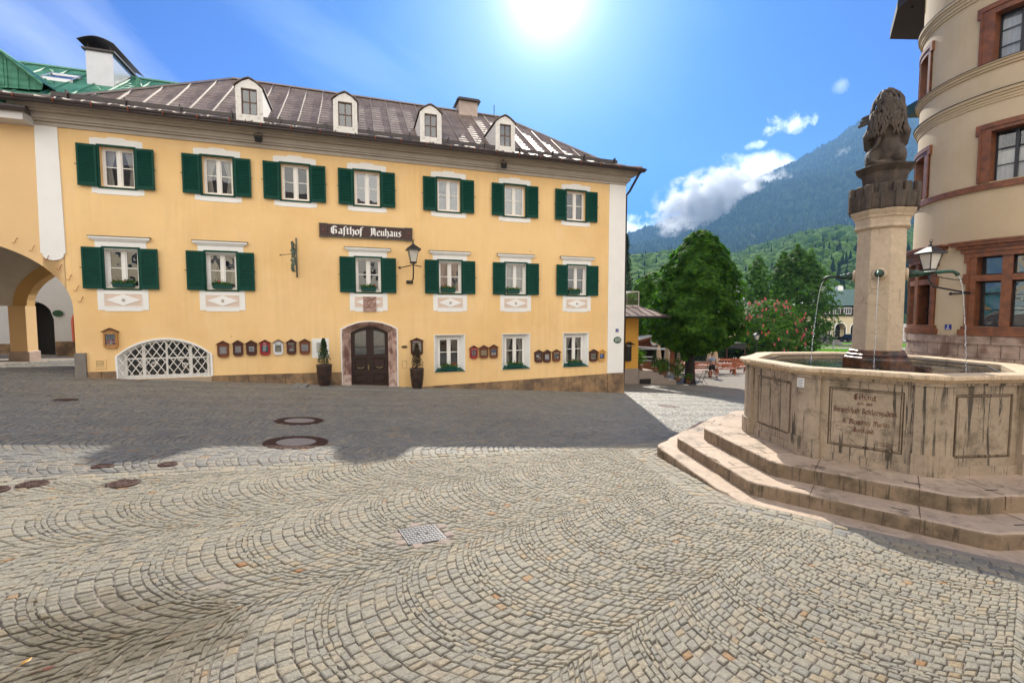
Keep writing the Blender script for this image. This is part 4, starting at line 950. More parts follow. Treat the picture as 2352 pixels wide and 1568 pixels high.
# ------------------------------------------------ houses on the other side of the square (behind the viewer; they face the sun)
def house_behind(loc,rz,w,h,col,label):
    H=empty('town_house',loc,rz,label,'house')
    mb=MB(); hs=[]; n=max(2,int(w//3.2))
    for k in range(n):
        c=-w/2+(k+.5)*w/n
        for z in (1.2,4.4,7.6):
            if z+1.5<h: hs.append((c-.5,c+.5,cw(z),cw(z+1.5),1))
    walls(mb,-w/2,w/2,-2,h,hs); mb.poly([(-w/2,0,-2),(-w/2,9,-2),(-w/2,9,h),(-w/2,0,h)]); mb.poly([(w/2,0,-2),(w/2,9,-2),(w/2,9,h),(w/2,0,h)]); mb.poly([(-w/2,9,-2),(w/2,9,-2),(w/2,9,h),(-w/2,9,h)])
    mb.build('wall',mat('render_'+str(int(col[0]*100)),col,.85,.06,1),H,fix=False)
    mb=MB(); mb.prism([(-.7,h),(4.5,h+3.2),(9.7,h)],-w/2-.5,w/2+.5,'x'); mb.build('roof',mat('grey_roof',(.13,.10,.09),.6,.2,2),H)
    for a,b,z0,z1,_ in hs:
        c=(a+b)/2
        q=MB(); q.strip([(a,z0(0)),(a,z1(0)),(b,z1(0)),(b,z0(0))],[(a+.07,z0(0)+.07),(a+.07,z1(0)-.07),(b-.07,z1(0)-.07),(b-.07,z0(0)+.07)],.05,.12,closed=True); q.box(c-.03,c+.03,.06,.11,z0(0),z1(0)); wd=q.build('window',M_frame,H)
        q=MB(); q.poly([(a,.09,z0(0)),(b,.09,z0(0)),(b,.09,z1(0)),(a,.09,z1(0))]); q.build('pane',mat('dark_pane',(.03,.035,.04),.1,spec=.8),wd,fix=False)
house_behind((-12,-13.,1.2),PI+.10,13,9.5,(.78,.66,.46),'cream town house with flat front across the square, left of the viewer')
house_behind((2.5,-15.,.8),PI-.05,12,10.5,(.80,.74,.64),'tall off-white town house directly across the square')
house_behind((16.5,-12,.2),PI-.25,13,9.0,(.74,.52,.38),'salmon town house across the square, right of the viewer')
# ------------------------------------------------ round corner tower of the town hall
TC=(17.2,15.2); TR=2.98
TW=empty('round_tower_building',(TC[0],TC[1],gz(14.5,13.5)),0,'cream round-cornered town building with red marble window frames at the right','building')
TZ=-TW.location.z
def cmap(mb):
    mb.v=[((TR-y)*math.cos(R(x)),(TR-y)*math.sin(R(x)),z+TZ) for x,y,z in mb.v]
def cbx(mb,a,b,y0,y1,z0,z1,st=3.):
    n=max(1,int(math.ceil((b-a)/st))); X=[a+(b-a)*k/n for k in range(n+1)]
    ids=[[mb.av((x,y,z)) for y,z in ((y0,z0),(y0,z1),(y1,z1),(y1,z0))] for x in X]
    mb.face(ids[0]); mb.face(ids[-1][::-1])
    for A_,B_ in zip(ids,ids[1:]):
        for k in range(4): mb.face((A_[k],A_[(k+1)%4],B_[(k+1)%4],B_[k]))
M_tow=mat('cream_tower_plaster',(.53,.42,.275),.85,.07,.9,.3,40,col2=(.49,.38,.24),c2scale=.5)
M_pink=mat('pale_pink_marble',(.35,.255,.20),.65,.35,3,.25,30,col2=(.17,.10,.07),c2scale=2.2)
M_red=mat('red_brown_marble',(.20,.068,.025),.5,.35,4,.2,35,col2=(.13,.048,.022),c2scale=5)
TWN=[ # (openings, z0, z1, frame a,b, frame top, kind)
 ([(199.8,210.6),(214.8,225.6)],1.23,3.38,195.,231.,3.5,'g'),([(145.,157.3),(161.5,173.8)],1.23,3.38,141,178.,3.5,'g'),
 ([(202.8,222.)],5.60,7.09,197,228,7.34,'u'),([(145,161.5)],5.62,7.09,141,167,7.35,'u'),
 ([(201.5,222.)],9.13,10.55,194.6,229,10.85,'u'),([(145,160.)],9.15,10.55,141,164,10.85,'u'),
 ([(141,147.)],12.3,14.,0,0,0,'l'),([(203,220)],12.6,14.2,0,0,0,'l')]
mb=MB(); hs=[]
for ops,z0,z1,fa,fb,ft,k in TWN:
    for a,b in ops: hs.append((a,b,cw(z0),cw(z1),4))
walls(mb,0,360,-2.6,16.,hs,xs=tuple(range(0,361,4))); cmap(mb); w_=mb.build('wall',M_tow,TW,fix=False)
mb=MB()
for z0,z1,p in ((8.93,9.0,.05),(9.0,9.08,.09),(9.08,9.12,.13), (7.93,8.0,.03),(8.0,8.08,.05),(8.08,8.16,.08),(8.16,8.25,.12),(11.2,11.28,.04),(11.28,11.38,.07),(11.38,11.46,.1),(11.46,11.55,.14)):
    cbx(mb,90,290,-p,.0,z0,z1-.004)
cmap(mb); mb.build('string_course',mat('string_course_plaster',(.50,.39,.24),.8,.08,2),TW)['kind']='stuff'
mb=MB()
for z in (9.122,8.252,11.552): cbx(mb,90,290,-.15,0,z-.004,z+.006)
cmap(mb); mb.build('lead_flashing',M_iron,TW)['kind']='stuff'
mb=MB(); cbx(mb,90,290,-.07,0,5.38,5.56); cmap(mb); mb.build('sill_band',M_red,TW)
mb=MB()
a=90
rr=random.Random(5)
while a<290:
    b=a+rr.uniform(15,22); cbx(mb,a+.12,b-.12,-.10-rr.uniform(0,.012),0,.68,.93); a=b
cmap(mb); mb.build('plinth_ledge',M_pink,TW)['kind']='stuff'
mb=MB()
for k,(z0,z1) in enumerate(((.27,.68),(-.2,.27),(-.75,-.2),(-1.4,-.75),(-2.6,-1.4))):
    a=90+rr.uniform(-4,0)
    while a<290:
        b=a+rr.uniform(5,12); cbx(mb,a+.13,b-.13,-.05-rr.uniform(0,.02),0,z0+.006,z1-.006); a=b
cmap(mb); mb.build('plinth',M_pink,TW)['kind']='stuff'
M_blk=mat('black_window_paint',(.012,.012,.014),.4)
for ops,z0,z1,fa,fb,ft,kd in TWN:
    mb=MB()
    A_,B_=ops[0][0],ops[-1][1]
    for a,b in ops:
        n=5; X=[a+(b-a)*k/n for k in range(n+1)]
        for p,q in zip(X,X[1:]):
            mb.poly([(p,0,z0),(q,0,z0),(q,.36,z0),(p,.36,z0)]); mb.poly([(p,0,z1),(q,0,z1),(q,.36,z1),(p,.36,z1)])
        mb.poly([(a,0,z0),(a,.36,z0),(a,.36,z1),(a,0,z1)]); mb.poly([(b,0,z0),(b,.36,z0),(b,.36,z1),(b,0,z1)])
    if kd!='l':
        e=.5
        cbx(mb,fa+e,A_,-.05,0,z0,z1); cbx(mb,B_,fb-e,-.05,0,z0,z1); cbx(mb,fa+e,fa+1.8,-.075,0,z0,z1+.003); cbx(mb,fb-1.8,fb-e,-.075,0,z0,z1+.003)
        cbx(mb,fa+e,fb-e,-.055,0,z1,ft-.003)
        cbx(mb,fa-.9,fb+.9,-.085,0,ft-.14,ft)
        cbx(mb,fa-.9,fa+1.5,-.083,0,ft-.30,ft-.141); cbx(mb,fb-1.5,fb+.9,-.083,0,ft-.30,ft-.141)
        if kd=='g':
            cbx(mb,fa-2.5,fb+2.5,-.12,0,3.5,3.62); cbx(mb,fa-4,fb+4,-.17,0,3.62,3.72); cbx(mb,fa-6,fb+6,-.27,0,3.72,3.80); cbx(mb,fa-7,fb+7,-.30,0,3.80,3.86)
            cbx(mb,fa-2,fb+2,-.12,0,.945,1.12); cbx(mb,fa-1,fb+1,-.07,0,1.12,1.225)
            for a,b in ops: cbx(mb,a,b,-.04,.30,2.62,2.80)
            a,b=ops[0][1],ops[1][0]; cbx(mb,a,b,-.05,.33,z0,z1); cbx(mb,fa-1,fa+1.8,-.09,0,2.55,2.86); cbx(mb,fb-1.8,fb+1,-.09,0,2.55,2.86)
    cmap(mb); mm=M_red if kd!='l' else M_tow
    fr=mb.build('window_frame',mm,TW,fix=False)
    mb=MB()
    for a,b in ops:
        parts=[(z0,z1)] if kd!='g' else [(z0,2.62),(2.80,z1)]
        for p,q in parts:
            t=.9
            cbx(mb,a,a+t,.26,.32,p,q); cbx(mb,b-t,b,.26,.32,p,q); cbx(mb,a,b,.262,.318,p,p+.05); cbx(mb,a,b,.262,.318,q-.05,q)
            if kd=='g' and q-p>1: 
                for f in (.36,.69): cbx(mb,a,b,.27,.30,p+(q-p)*f-.012,p+(q-p)*f+.012)
            if kd=='u':
                m_=(a+b)/2; cbx(mb,m_-.8,m_+.8,.25,.32,p,q)
                for f in (.33,.66): cbx(mb,a,b,.27,.30,p+(q-p)*f-.012,p+(q-p)*f+.012)
    cmap(mb); cs=mb.build('casement',M_blk,fr)
    mb=MB()
    for a,b in ops:
        n=5; X=[a+(b-a)*k/n for k in range(n+1)]; p_=[((a),.3,z0),((b),.3,z0),((b),.3,z1),((a),.3,z1)]
        mb.poly(p_)
    cmap(mb); mb.build('pane',M_gls if kd!='g' else M_gls2,fr,fix=False)
    mb=MB()
    for a,b in ops: mb.poly([(a-3,.9,z0-.3),(b+3,.9,z0-.3),(b+3,.9,z1+.3),(a-3,.9,z1+.3)]); mb.poly([(a-3,.33,z0-.1),(b+3,.33,z0-.1),(b+3,.9,z0-.3),(a-3,.9,z0-.3)]); mb.poly([(a-3,.33,z1+.1),(b+3,.33,z1+.1),(b+3,.9,z1+.3),(a-3,.9,z1+.3)])
    cmap(mb); mb.build('room',M_dark,fr,fix=False)
    if kd=='u':
        mb=MB()
        for a,b in ops:
            zc=z0+(z1-z0)*(.62 if z0<8 else 1.)
            n=16; X=[a+(b-a)*k/n for k in range(n+1)]
            for k,(p,q) in enumerate(zip(X,X[1:])): mb.poly([(p,.40+.015*(k%2),z0),(q,.40+.015*((k+1)%2),z0),(q,.40+.015*((k+1)%2),zc),(p,.40+.015*(k%2),zc)])
        cmap(mb); mb.build('curtain',mat('white_blind',(.6,.57,.52),.8,.1,4) if z0<8 else mat('blue_white_net',(.35,.38,.45),.9,.1,4),fr,fix=False)
# wing behind with dark eaves
def lc(x,y): return (x-TC[0],y-TC[1])
mb=MB(); fp=[lc(*p) for p in ((17.6,16.5),(19.3,20.6),(32,20.5),(32,9.),(19.4,12.6))]
mb.prism(fp,0,14.5+TZ,'z'); mb.build('wing',M_tow,TW)
mb=MB(); fp=[lc(*p) for p in ((16.05,17.3),(15.75,18.6),(15.85,19.5),(17.2,21.5),(33,22),(33,17.4))]; mb.prism(fp,14.1+TZ,14.45+TZ,'z')
for p in ((16.3,17.8),(16.1,18.6),(16.3,19.3)): q=lc(*p); mb.sphere((q[0],q[1],14.08+TZ),.06,6,4)
mb.build('wing_eaves',mat('dark_eaves_wood',(.03,.018,.012),.8,.3,4),TW)
mb=MB(); fp=[lc(*p) for p in ((17.42,19.9),(17.5,20.9),(19,20.8),(19,19.9))]; mb.prism(fp,10.35+TZ,10.8+TZ,'z'); mb.build('side_roof',mat('dark_green_roof',(.02,.05,.035),.6),TW)
# ------------------------------------------------ fountain
FT=empty('fountain',(FC[0],FC[1],-.9),0,'octagonal stone fountain with inscription, steps, column, crenellated capital and seated lion','fountain')
FZ=.9
def stonemat(name,base,col2,streak=.75,grime=.5,sc=1.,rough=.72,thr=.555):
    m=bpy.data.materials.new(name); m.use_nodes=True; nt=m.node_tree; b=nt.nodes['Principled BSDF']
    t=nn(nt,'ShaderNodeTexCoord').outputs['Object']
    c=mixc(nt,ramp(nt,noisetex(nt,t,2.2*sc,6,.6),[(.35,0.),(.68,1.)]),base,col2)
    c=mixc(nt,1.,c,ramp(nt,noisetex(nt,t,14*sc,5,.7),[(.3,.86),(.7,1.12)]),'MULTIPLY')
    # run-off streaks: narrow, vertical, broken
    st=noisetex(nt,mapping(nt,t,scale=(19,19,.8)),1.,4,.65,.6)
    br=noisetex(nt,mapping(nt,t,scale=(1.6,1.6,1.3)),1.3,3,.6)
    f=ramp(nt,st,[(thr,0.),(thr+.045,1.)]); f2=ramp(nt,br,[(.34,0.),(.52,1.)])
    c=mixc(nt,math_(nt,'MULTIPLY',math_(nt,'MULTIPLY',f,f2),streak),c,(.035,.03,.02))
    # lichen blotches
    g=ramp(nt,noisetex(nt,mapping(nt,t,loc=(7,3,1)),3.2*sc,7,.72),[(.52,0.),(.70,1.)])
    c=mixc(nt,math_(nt,'MULTIPLY',g,grime),c,(.06,.048,.025))
    # fine cracks
    v=nn(nt,'ShaderNodeTexVoronoi'); v.feature='DISTANCE_TO_EDGE'; v.inputs['Scale'].default_value=2.2
    nt.links.new(vmath(nt,'ADD',t,vmath(nt,'SCALE',nt_noisecol(nt,t))),v.inputs['Vector'])
    cr=math_(nt,'MULTIPLY',ramp(nt,v.outputs['Distance'],[(.0,1.),(.008,0.)]),ramp(nt,noisetex(nt,t,1.3,2),[(.5,0.),(.6,.7)]))
    c=mixc(nt,cr,c,(.03,.02,.015))
    nt.links.new(c,b.inputs['Base Color']); b.inputs['Roughness'].default_value=rough
    bn=nn(nt,'ShaderNodeBump'); bn.inputs['Strength'].default_value=.5; bn.inputs['Distance'].default_value=.012
    h=math_(nt,'SUBTRACT',math_(nt,'ADD',noisetex(nt,t,30,5,.7),math_(nt,'MULTIPLY',noisetex(nt,t,6,4),1.2)),cr)
    nt.links.new(h,bn.inputs['Height']); nt.links.new(bn.outputs[0],b.inputs['Normal']); return m
def nt_noisecol(nt,t):
    n=nn(nt,'ShaderNodeTexNoise'); n.inputs['Scale'].default_value=3; n.inputs['Detail'].default_value=3; nt.links.new(t,n.inputs['Vector'])
    q=vmath(nt,'SUBTRACT',n.outputs['Color'],Vector((.5,.5,.5))); return vmath(nt,'MULTIPLY',q,(.35,.35,.35))
M_fst=stonemat('fountain_limestone',(.40,.315,.23),(.31,.245,.175),.9,.8)
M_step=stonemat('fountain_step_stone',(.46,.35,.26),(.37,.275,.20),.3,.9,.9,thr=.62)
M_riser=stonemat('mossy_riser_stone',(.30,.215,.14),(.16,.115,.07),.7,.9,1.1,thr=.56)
M_colm=stonemat('column_stone',(.53,.42,.30),(.46,.36,.255),.35,.15,thr=.62)
M_drk=stonemat('blackened_sandstone',(.095,.068,.05),(.035,.026,.02),.5,.6,3.)
M_groove=mat('dark_groove',(.10,.065,.04),.9,.5,12)
M_rust=mat('wet_rusty_stone',(.10,.035,.015),.25,.5,8,.3,20,col2=(.02,.012,.008),c2scale=5)
M_verd=mat('verdigris_bronze',(.035,.11,.08),.5,.35,14,.2,60,metal=.5,col2=(.03,.04,.03),c2scale=8)
def octa(ap,off=0): return [((ap/math.cos(PI/8))*math.cos(FN0+PI/8+k*PI/4),(ap/math.cos(PI/8))*math.sin(FN0+PI/8+k*PI/4)) for k in range(8)]
def rough_step(ap,z0,z1,nm,seed):
    """worn octagonal step, edges rounded and slightly uneven"""
    rr=random.Random(seed); mb=MB(); V=octa(ap); outl=[]
    for k in range(8):
        a,b=V[k],V[(k+1)%8]
        L=math.hypot(b[0]-a[0],b[1]-a[1])
        for j in range(12):
            t=(j+.0)/12
            if j==0: t=.03
            outl.append((a[0]+(b[0]-a[0])*t,a[1]+(b[1]-a[1])*t))
        t=.97; outl.append((a[0]+(b[0]-a[0])*t,a[1]+(b[1]-a[1])*t))
    n=len(outl); rings=[]
    jit=[rr.uniform(-.006,.006)-(.03 if rr.random()<.04 else 0) for _ in range(n)]; jz=[rr.uniform(-.004,.003) for _ in range(n)]
    for s,z,wj in ((1,z0,0),(1,z1-.03,.6),(1-.006/ap,z1-.014,1),(1-.016/ap,z1-.004,1),(1-.035/ap,z1,.3)):
        rings.append([mb.av((p[0]*(s+jit[i]*wj/ap),p[1]*(s+jit[i]*wj/ap),z+FZ+jz[i]*wj)) for i,p in enumerate(outl)])
    for A_,B_ in zip(rings,rings[1:]):
        for k in range(n): mb.face((A_[k],A_[(k+1)%n],B_[(k+1)%n],B_[k]))
    mb.face(rings[-1])
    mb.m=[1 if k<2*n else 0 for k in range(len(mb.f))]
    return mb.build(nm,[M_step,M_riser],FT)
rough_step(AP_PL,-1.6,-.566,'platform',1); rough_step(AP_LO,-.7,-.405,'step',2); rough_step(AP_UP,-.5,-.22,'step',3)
# radial joints of the step slabs
mb=MB()
for ap,api,z in ((AP_LO,AP_UP,-.405),(AP_UP,AP_BASIN,-.22)):
    for k in range(8):
        a=FN0+k*PI/4; n=Vector((math.cos(a),math.sin(a),0)); t=Vector((-n.y,n.x,0))
        for o in (-.42,.5):
            mb.T=Matrix(((t.x,-n.x,0,n.x*ap),(t.y,-n.y,0,n.y*ap),(0,0,1,FZ),(0,0,0,1)))
            mb.box(o,o+.008,.02,ap-api+.05,z-.002,z+.002); mb.box(o,o+.006,-.002,.01,z-.15,z-.01)
mb.T=None; mb.build('slab_joint',M_groove,FT)['kind']='stuff'
mb=MB()
for ap,z,offs in ((AP_LO,-.405,(-.55,.35)),(AP_UP,-.22,(-.4,.45))):
    for k in (6,7,0,1):
        a=FN0+k*PI/4; n=Vector((math.cos(a),math.sin(a),0)); t=Vector((-n.y,n.x,0))
        mb.T=Matrix(((t.x,-n.x,0,n.x*ap),(t.y,-n.y,0,n.y*ap),(0,0,1,FZ),(0,0,0,1)))
        for o in offs: mb.box(o-.07,o+.07,.14,.150,z,z+.004)
mb.T=None; mb.build('metal_clamp',M_iron,FT)['kind']='stuff'
hl=AP_BASIN*math.tan(PI/8); pw=.19; ZB,ZR=-.22,.93
def sideT(k,ap=AP_BASIN):
    a=FN0+k*PI/4; n=Vector((math.cos(a),math.sin(a),0)); t=Vector((-n.y,n.x,0))
    return Matrix(((t.x,-n.x,0,n.x*ap),(t.y,-n.y,0,n.y*ap),(0,0,1,FZ),(0,0,0,1)))
mb=MB(); fr=MB(); PX=.36
for k in range(8):
    mb.T=fr.T=sideT(k)
    # wall slab with recessed panel
    walls(mb,-hl,hl,ZB,ZR-.09,[(-PX,PX,cw(-.03),cw(.70),1)],.05)
    reveal(mb,[(-PX,-.03),(PX,-.03),(PX,.70),(-PX,.70)],.05,.072)
    walls(mb,-PX,PX,-.03,.70,[],.072)
    mb.prism([(-PX+.035,.005),(PX-.035,.005),(PX-.035,.665),(-PX+.035,.665)],.052,.073)
    fr.strip([(-PX,-.03),(-PX,.70),(PX,.70),(PX,-.03)],[(-PX+.012,-.018),(-PX+.012,.688),(PX-.012,.688),(PX-.012,-.018)],.0705,.0712,closed=True)
    fr.strip([(-PX+.026,-.004),(-PX+.026,.674),(PX-.026,.674),(PX-.026,-.004)],[(-PX+.034,.004),(-PX+.034,.666),(PX-.034,.666),(PX-.034,.004)],.0705,.0712,closed=True)
    mb.box(-hl+pw,hl-pw,.02,.05,ZB,-.12); mb.box(-hl+pw-.005,hl-pw+.005,.022,.06,.80,.84)
# pilasters wrapping the corners
def corner_poly(p,w):
    """plan outline round corner between side k and k+1, standing p proud"""
    out=[]
    return out
for k in range(8):
    a0=FN0+k*PI/4; a1=a0+PI/4
    for (pr,w,z0,z1) in ((.0,pw,.02,.80),(.028,pw+.012,ZB,.02),(.02,pw+.008,.80,.835),(-.02,pw-.02,.02-.001,.05)):
        n0=Vector((math.cos(a0),math.sin(a0))); t0=Vector((-n0.y,n0.x)); n1=Vector((math.cos(a1),math.sin(a1))); t1=Vector((-n1.y,n1.x))
        o=AP_BASIN+pr
        A0=n0*o+t0*(hl-w); A1=n0*o+t0*(hl-.075); B1=n1*o-t1*(hl-.075); B0=n1*o-t1*(hl-w)
        mb.T=None
        pts=[A0,A1,B1,B0,B0-n1*.1,A0-n0*.1]
        mb.prism([(p.x,p.y) for p in pts],z0+FZ,z1+FZ,'z')
mb.T=None
ba=mb.build('basin',M_fst,FT)
fr.T=None; fr.build('panel_groove',M_groove,FT)['kind']='stuff'
# rim
mb=MB(); n=0
def rimring(ap,z,jut=0.):
    P=[]
    for k in range(8):
        a0=FN0+k*PI/4; n0=Vector((math.cos(a0),math.sin(a0))); t0=Vector((-n0.y,n0.x))
        for x,j in ((-hl+.10,jut),(-hl+pw+.02,jut),(-hl+pw+.05,0),(hl-pw-.05,0),(hl-pw-.02,jut),(hl-.10,jut)):
            q=n0*(ap+j)+t0*x; P.append((q.x,q.y,z+FZ))
    return P
R_=[rimring(AP_BASIN-.03,.825),rimring(AP_BASIN+.0,.835,.02),rimring(AP_BASIN+.02,.86,.02),rimring(AP_BASIN+.055,.872,.03),rimring(AP_BASIN+.065,.885,.03),rimring(AP_BASIN+.065,.915,.03),rimring(AP_BASIN+.05,.93,.03),rimring(AP_BASIN-.16,.93),rimring(AP_BASIN-.17,.92),rimring(AP_BASIN-.17,.3)]
ids=[[mb.av(p) for p in r] for r in R_]
for A_,B_ in zip(ids,ids[1:]):
    for k in range(48): mb.face((A_[k],A_[(k+1)%48],B_[(k+1)%48],B_[k]))
mb.build('rim',stonemat('rim_limestone',(.62,.48,.32),(.52,.39,.26),.3,.25,1.2),FT,fix=True)
mw=bpy.data.materials.new('basin_water'); mw.use_nodes=True; nt=mw.node_tree; b=nt.nodes['Principled BSDF']; b.inputs['Base Color'].default_value=(.006,.009,.008,1); b.inputs['Roughness'].default_value=.04; b.inputs['IOR'].default_value=1.33; b.inputs['Specular IOR Level'].default_value=.6
bn=nn(nt,'ShaderNodeBump'); bn.inputs['Strength'].default_value=.35; bn.inputs['Distance'].default_value=.02; t=nn(nt,'ShaderNodeTexCoord').outputs['Object']; nt.links.new(noisetex(nt,t,6,3,.5),bn.inputs['Height']); nt.links.new(bn.outputs[0],b.inputs['Normal'])
mb=MB(); mb.poly([(x,y,.86+FZ) for x,y in octa(AP_BASIN-.169)]); mb.build('water',mw,FT,fix=False)
mb=MB(); ap=AP_BASIN-.30; V=octa(ap)
mb.tube([(x,y,.895+FZ) for x,y in V+[V[0]]],.011,5); mb.build('inner_rail',M_iron,FT)
# column
CX,CY=5.315-FC[0],6.62-FC[1]
def zc(v): return at(2033,v,6.62).z
mb=MB()
def olathe(mb,prof,c=(CX,CY),n=8): mb.lathe([(r/math.cos(PI/8) if n==8 else r,z+FZ) for r,z in prof],n,(c[0],c[1],0),ph=FN0+PI/8)
olathe(mb,[(.28,zc(806)),(.284,zc(790)),(.279,zc(640)),(.272,zc(528))]); mb.build('column_shaft',M_colm,FT,bevel=.008)
mb=MB(); olathe(mb,[(.385,.7),(.385,zc(822)),(.37,zc(819)),(.335,zc(816)),(.35,zc(813)),(.32,zc(809)),(.325,zc(805)),(.30,zc(802))]); mb.build('column_base',M_rust,FT,bevel=.01)
mb=MB(); olathe(mb,[(.286,zc(530)),(.31,zc(527)),(.31,zc(523)),(.30,zc(521)),(.308,zc(507)),(.325,zc(504)),(.33,zc(500)),(.355,zc(494)),(.37,zc(489)),(.36,zc(488))]); mb.build('capital',M_colm,FT,bevel=.006)
mb=MB(); olathe(mb,[(.35,zc(491)),(.375,zc(484)),(.385,zc(460)),(.39,zc(452)),(.36,zc(451)),(.34,zc(470))])
for k in range(16):
    a=FN0+PI/8+k*PI/8; ap=.372 if k%2 else .400; q=Matrix.Translation((CX,CY,FZ))@Matrix.Rotation(a,4,'Z')
    mb.T=q; mb.bbox(ap-.05,ap+.015,-.052,.052,zc(453)-.02,zc(432),.01); mb.bbox(ap-.02,ap+.022,-.03,.03,zc(488),zc(446),.01)
mb.T=None
cr=mb.build('crenellated_crown',M_drk,FT)
mb=MB(); mb.lathe([(.23*1.1,zc(470)+FZ),(.235*1.1,zc(425)+FZ),(.26*1.1,zc(402)+FZ),(.32*1.1,zc(391)+FZ),(.33*1.1,zc(388)+FZ),(.31*1.1,zc(387)+FZ)],8,(CX,CY,0),ph=FN0+PI/8); pd=mb.build('lion_pedestal',M_drk,FT,bevel=.006)
# lion, seen from behind: seated, long wavy mane, tail round the paws, shield at its side
ZL=zc(387); lm=Matrix.Translation((CX,CY,ZL+FZ))@Matrix.Rotation(FN0+PI/2+.12,4,'Z')@Matrix.Diagonal((.88,.92,1.,1.))
mb=MB(); mb.T=lm; S3=mb.sphere
S3((.01,0,.33),.17,14,10,rz=.33,ry=.16); S3((.0,-.03,.50),.20,14,10,rz=.2,ry=.15)
for sx in (-1,1):
    S3((sx*.155,.02,.15),.115,12,8,rz=.17,ry=.20); S3((sx*.19,.12,.07),.07,10,6,rz=.06,ry=.15)
    mb.tube([(sx*.16,0,.60),(sx*.235,.02,.47),(sx*.225,.06,.33),(sx*.17,.16,.30)],[.085,.075,.06,.05],10)
S3((.0,.05,.06),.2,12,6,rz=.07,ry=.18)
S3((.0,.06,.82),.15,14,10,rz=.21,ry=.17); S3((.0,.19,.76),.08,10,8,rz=.08,ry=.09)
S3((.0,-.02,.72),.19,14,10,rz=.25,ry=.17); S3((-.01,-.03,.55),.225,14,10,rz=.16,ry=.17)
mb.tube([(-.03,-.17,.05),(-.12,-.20,.04),(-.19,-.15,.10),(-.20,-.13,.22),(-.13,-.18,.30),(-.10,-.19,.40)],[.045,.04,.032,.03,.028,.03],8)
for sx in (-1,1): S3((sx*.10,.05,1.02),.04,8,6)
lion=mb.build('lion',M_drk,FT,fix=False); rm=lion.modifiers.new('merge','REMESH'); rm.mode='VOXEL'; rm.voxel_size=.014; rm.use_smooth_shade=True
mb=MB(); mb.T=lm; mb.smooth=True; rr=random.Random(11)
for k in range(74):
    a=rr.uniform(-PI*.95,-.05*PI) if k<60 else rr.uniform(-.1*PI,.1*PI)+(0 if k%2 else PI)
    top=rr.uniform(.62,1.06); L=rr.uniform(.22,.42); ph=rr.uniform(0,6.28); fr_=rr.uniform(26,38); pts=[]
    for j in range(12):
        t=j/11; z=top-L*t
        if z<.40: break
        rx=.165+.075*min(1,(1.06-z)/.5) if z>.5 else .235; rx*=(1-max(0,(z-.92))*3.2) if z>.92 else 1
        ry=rx*.86; w=.020*math.sin(z*fr_+ph)
        aa=a+w/rx
        pts.append((rx*math.cos(aa),-.02+ry*math.sin(aa),z))
    if len(pts)>3: mb.tube(pts,[.026*(1-.5*i/len(pts)) for i in range(len(pts))],6)
for k in range(16):
    a=rr.uniform(0,6.28); r0=rr.uniform(0,.12); mb.sphere((r0*math.cos(a),-.0+r0*math.sin(a),rr.uniform(1.0,1.05)),.04,7,5)
mb.build('mane',M_drk,lion,fix=False)
mb=MB(); mb.T=lm@Matrix.Translation((-.30,.06,.66))@Matrix.Rotation(-.25,4,'Y')
for k in range(3): mb.bbox(-.07+.035*k,.16,-.015,.025,-.0+.045*k,.036+.045*k,.006)
mb.build('shield',M_drk,lion)
# bronze spouts and their water
M_jet=bpy.data.materials.new('water_jet'); M_jet.use_nodes=True; b=M_jet.node_tree.nodes['Principled BSDF']; b.inputs['Base Color'].default_value=(.85,.9,.95,1); b.inputs['Roughness'].default_value=.05; b.inputs['Transmission Weight'].default_value=.75; b.inputs['IOR'].default_value=1.33
zs_=zc(632)
for k,L in enumerate((.62,.72,.78,.70)):
    a=FN0+k*PI/2; 
    if k==1: L=.80
    if k==3: L=.66
    T_=Matrix.Translation((CX,CY,zs_+FZ))@Matrix.Rotation(a,4,'Z')
    mb=MB(); mb.T=T_@Matrix.Rotation(PI/2,4,'Y'); mb.smooth=True
    mb.lathe([(.085,.28),(.088,.305),(.06,.315)],16); st=mb.build('spout_rosette',M_fst if 0 else M_colm,FT,fix=False)
    mb=MB(); mb.T=T_@Matrix.Rotation(PI/2,4,'Y'); mb.smooth=True
    mb.lathe([(.035,.30),(.055,.33),(.055,.37),(.04,.385),(.046,.40),(.046,.42),(.032,.44),(.036,.455),(.026,.47)],12)
    mb.T=T_; mb.tube([(.46,0,0),(L-.08,0,.012),(L-.03,0,.004),(L,0,-.022),(L+.012,0,-.05)],[.026,.022,.022,.024,.027],10)
    mb.build('spout',M_verd,FT,fix=False)
    mb=MB(); mb.T=T_; mb.smooth=True; x0=L+.012; H=zs_-.05-.86; v=.13; rr=random.Random(k)
    pts=[(x0+v*math.sqrt(t),.0,-.05-H*t) for t in np.linspace(0,.42,12)]
    mb.tube(pts,[.006-.0002*i for i in range(12)],6)
    t=.42
    while t<1:
        r_=rr.uniform(.004,.008); mb.sphere((x0+v*math.sqrt(t)+rr.uniform(-.004,.004),rr.uniform(-.004,.004),-.05-H*t),r_,6,5,rz=r_*rr.uniform(1.2,2.6)); t+=rr.uniform(.010,.026)
    for _ in range(8): mb.sphere((x0+v+rr.uniform(-.05,.05),rr.uniform(-.05,.05),-.05-H+rr.uniform(0,.05)),.004,5,4)
    mb.build('water_jet',M_jet,FT,fix=False)['kind']='stuff'
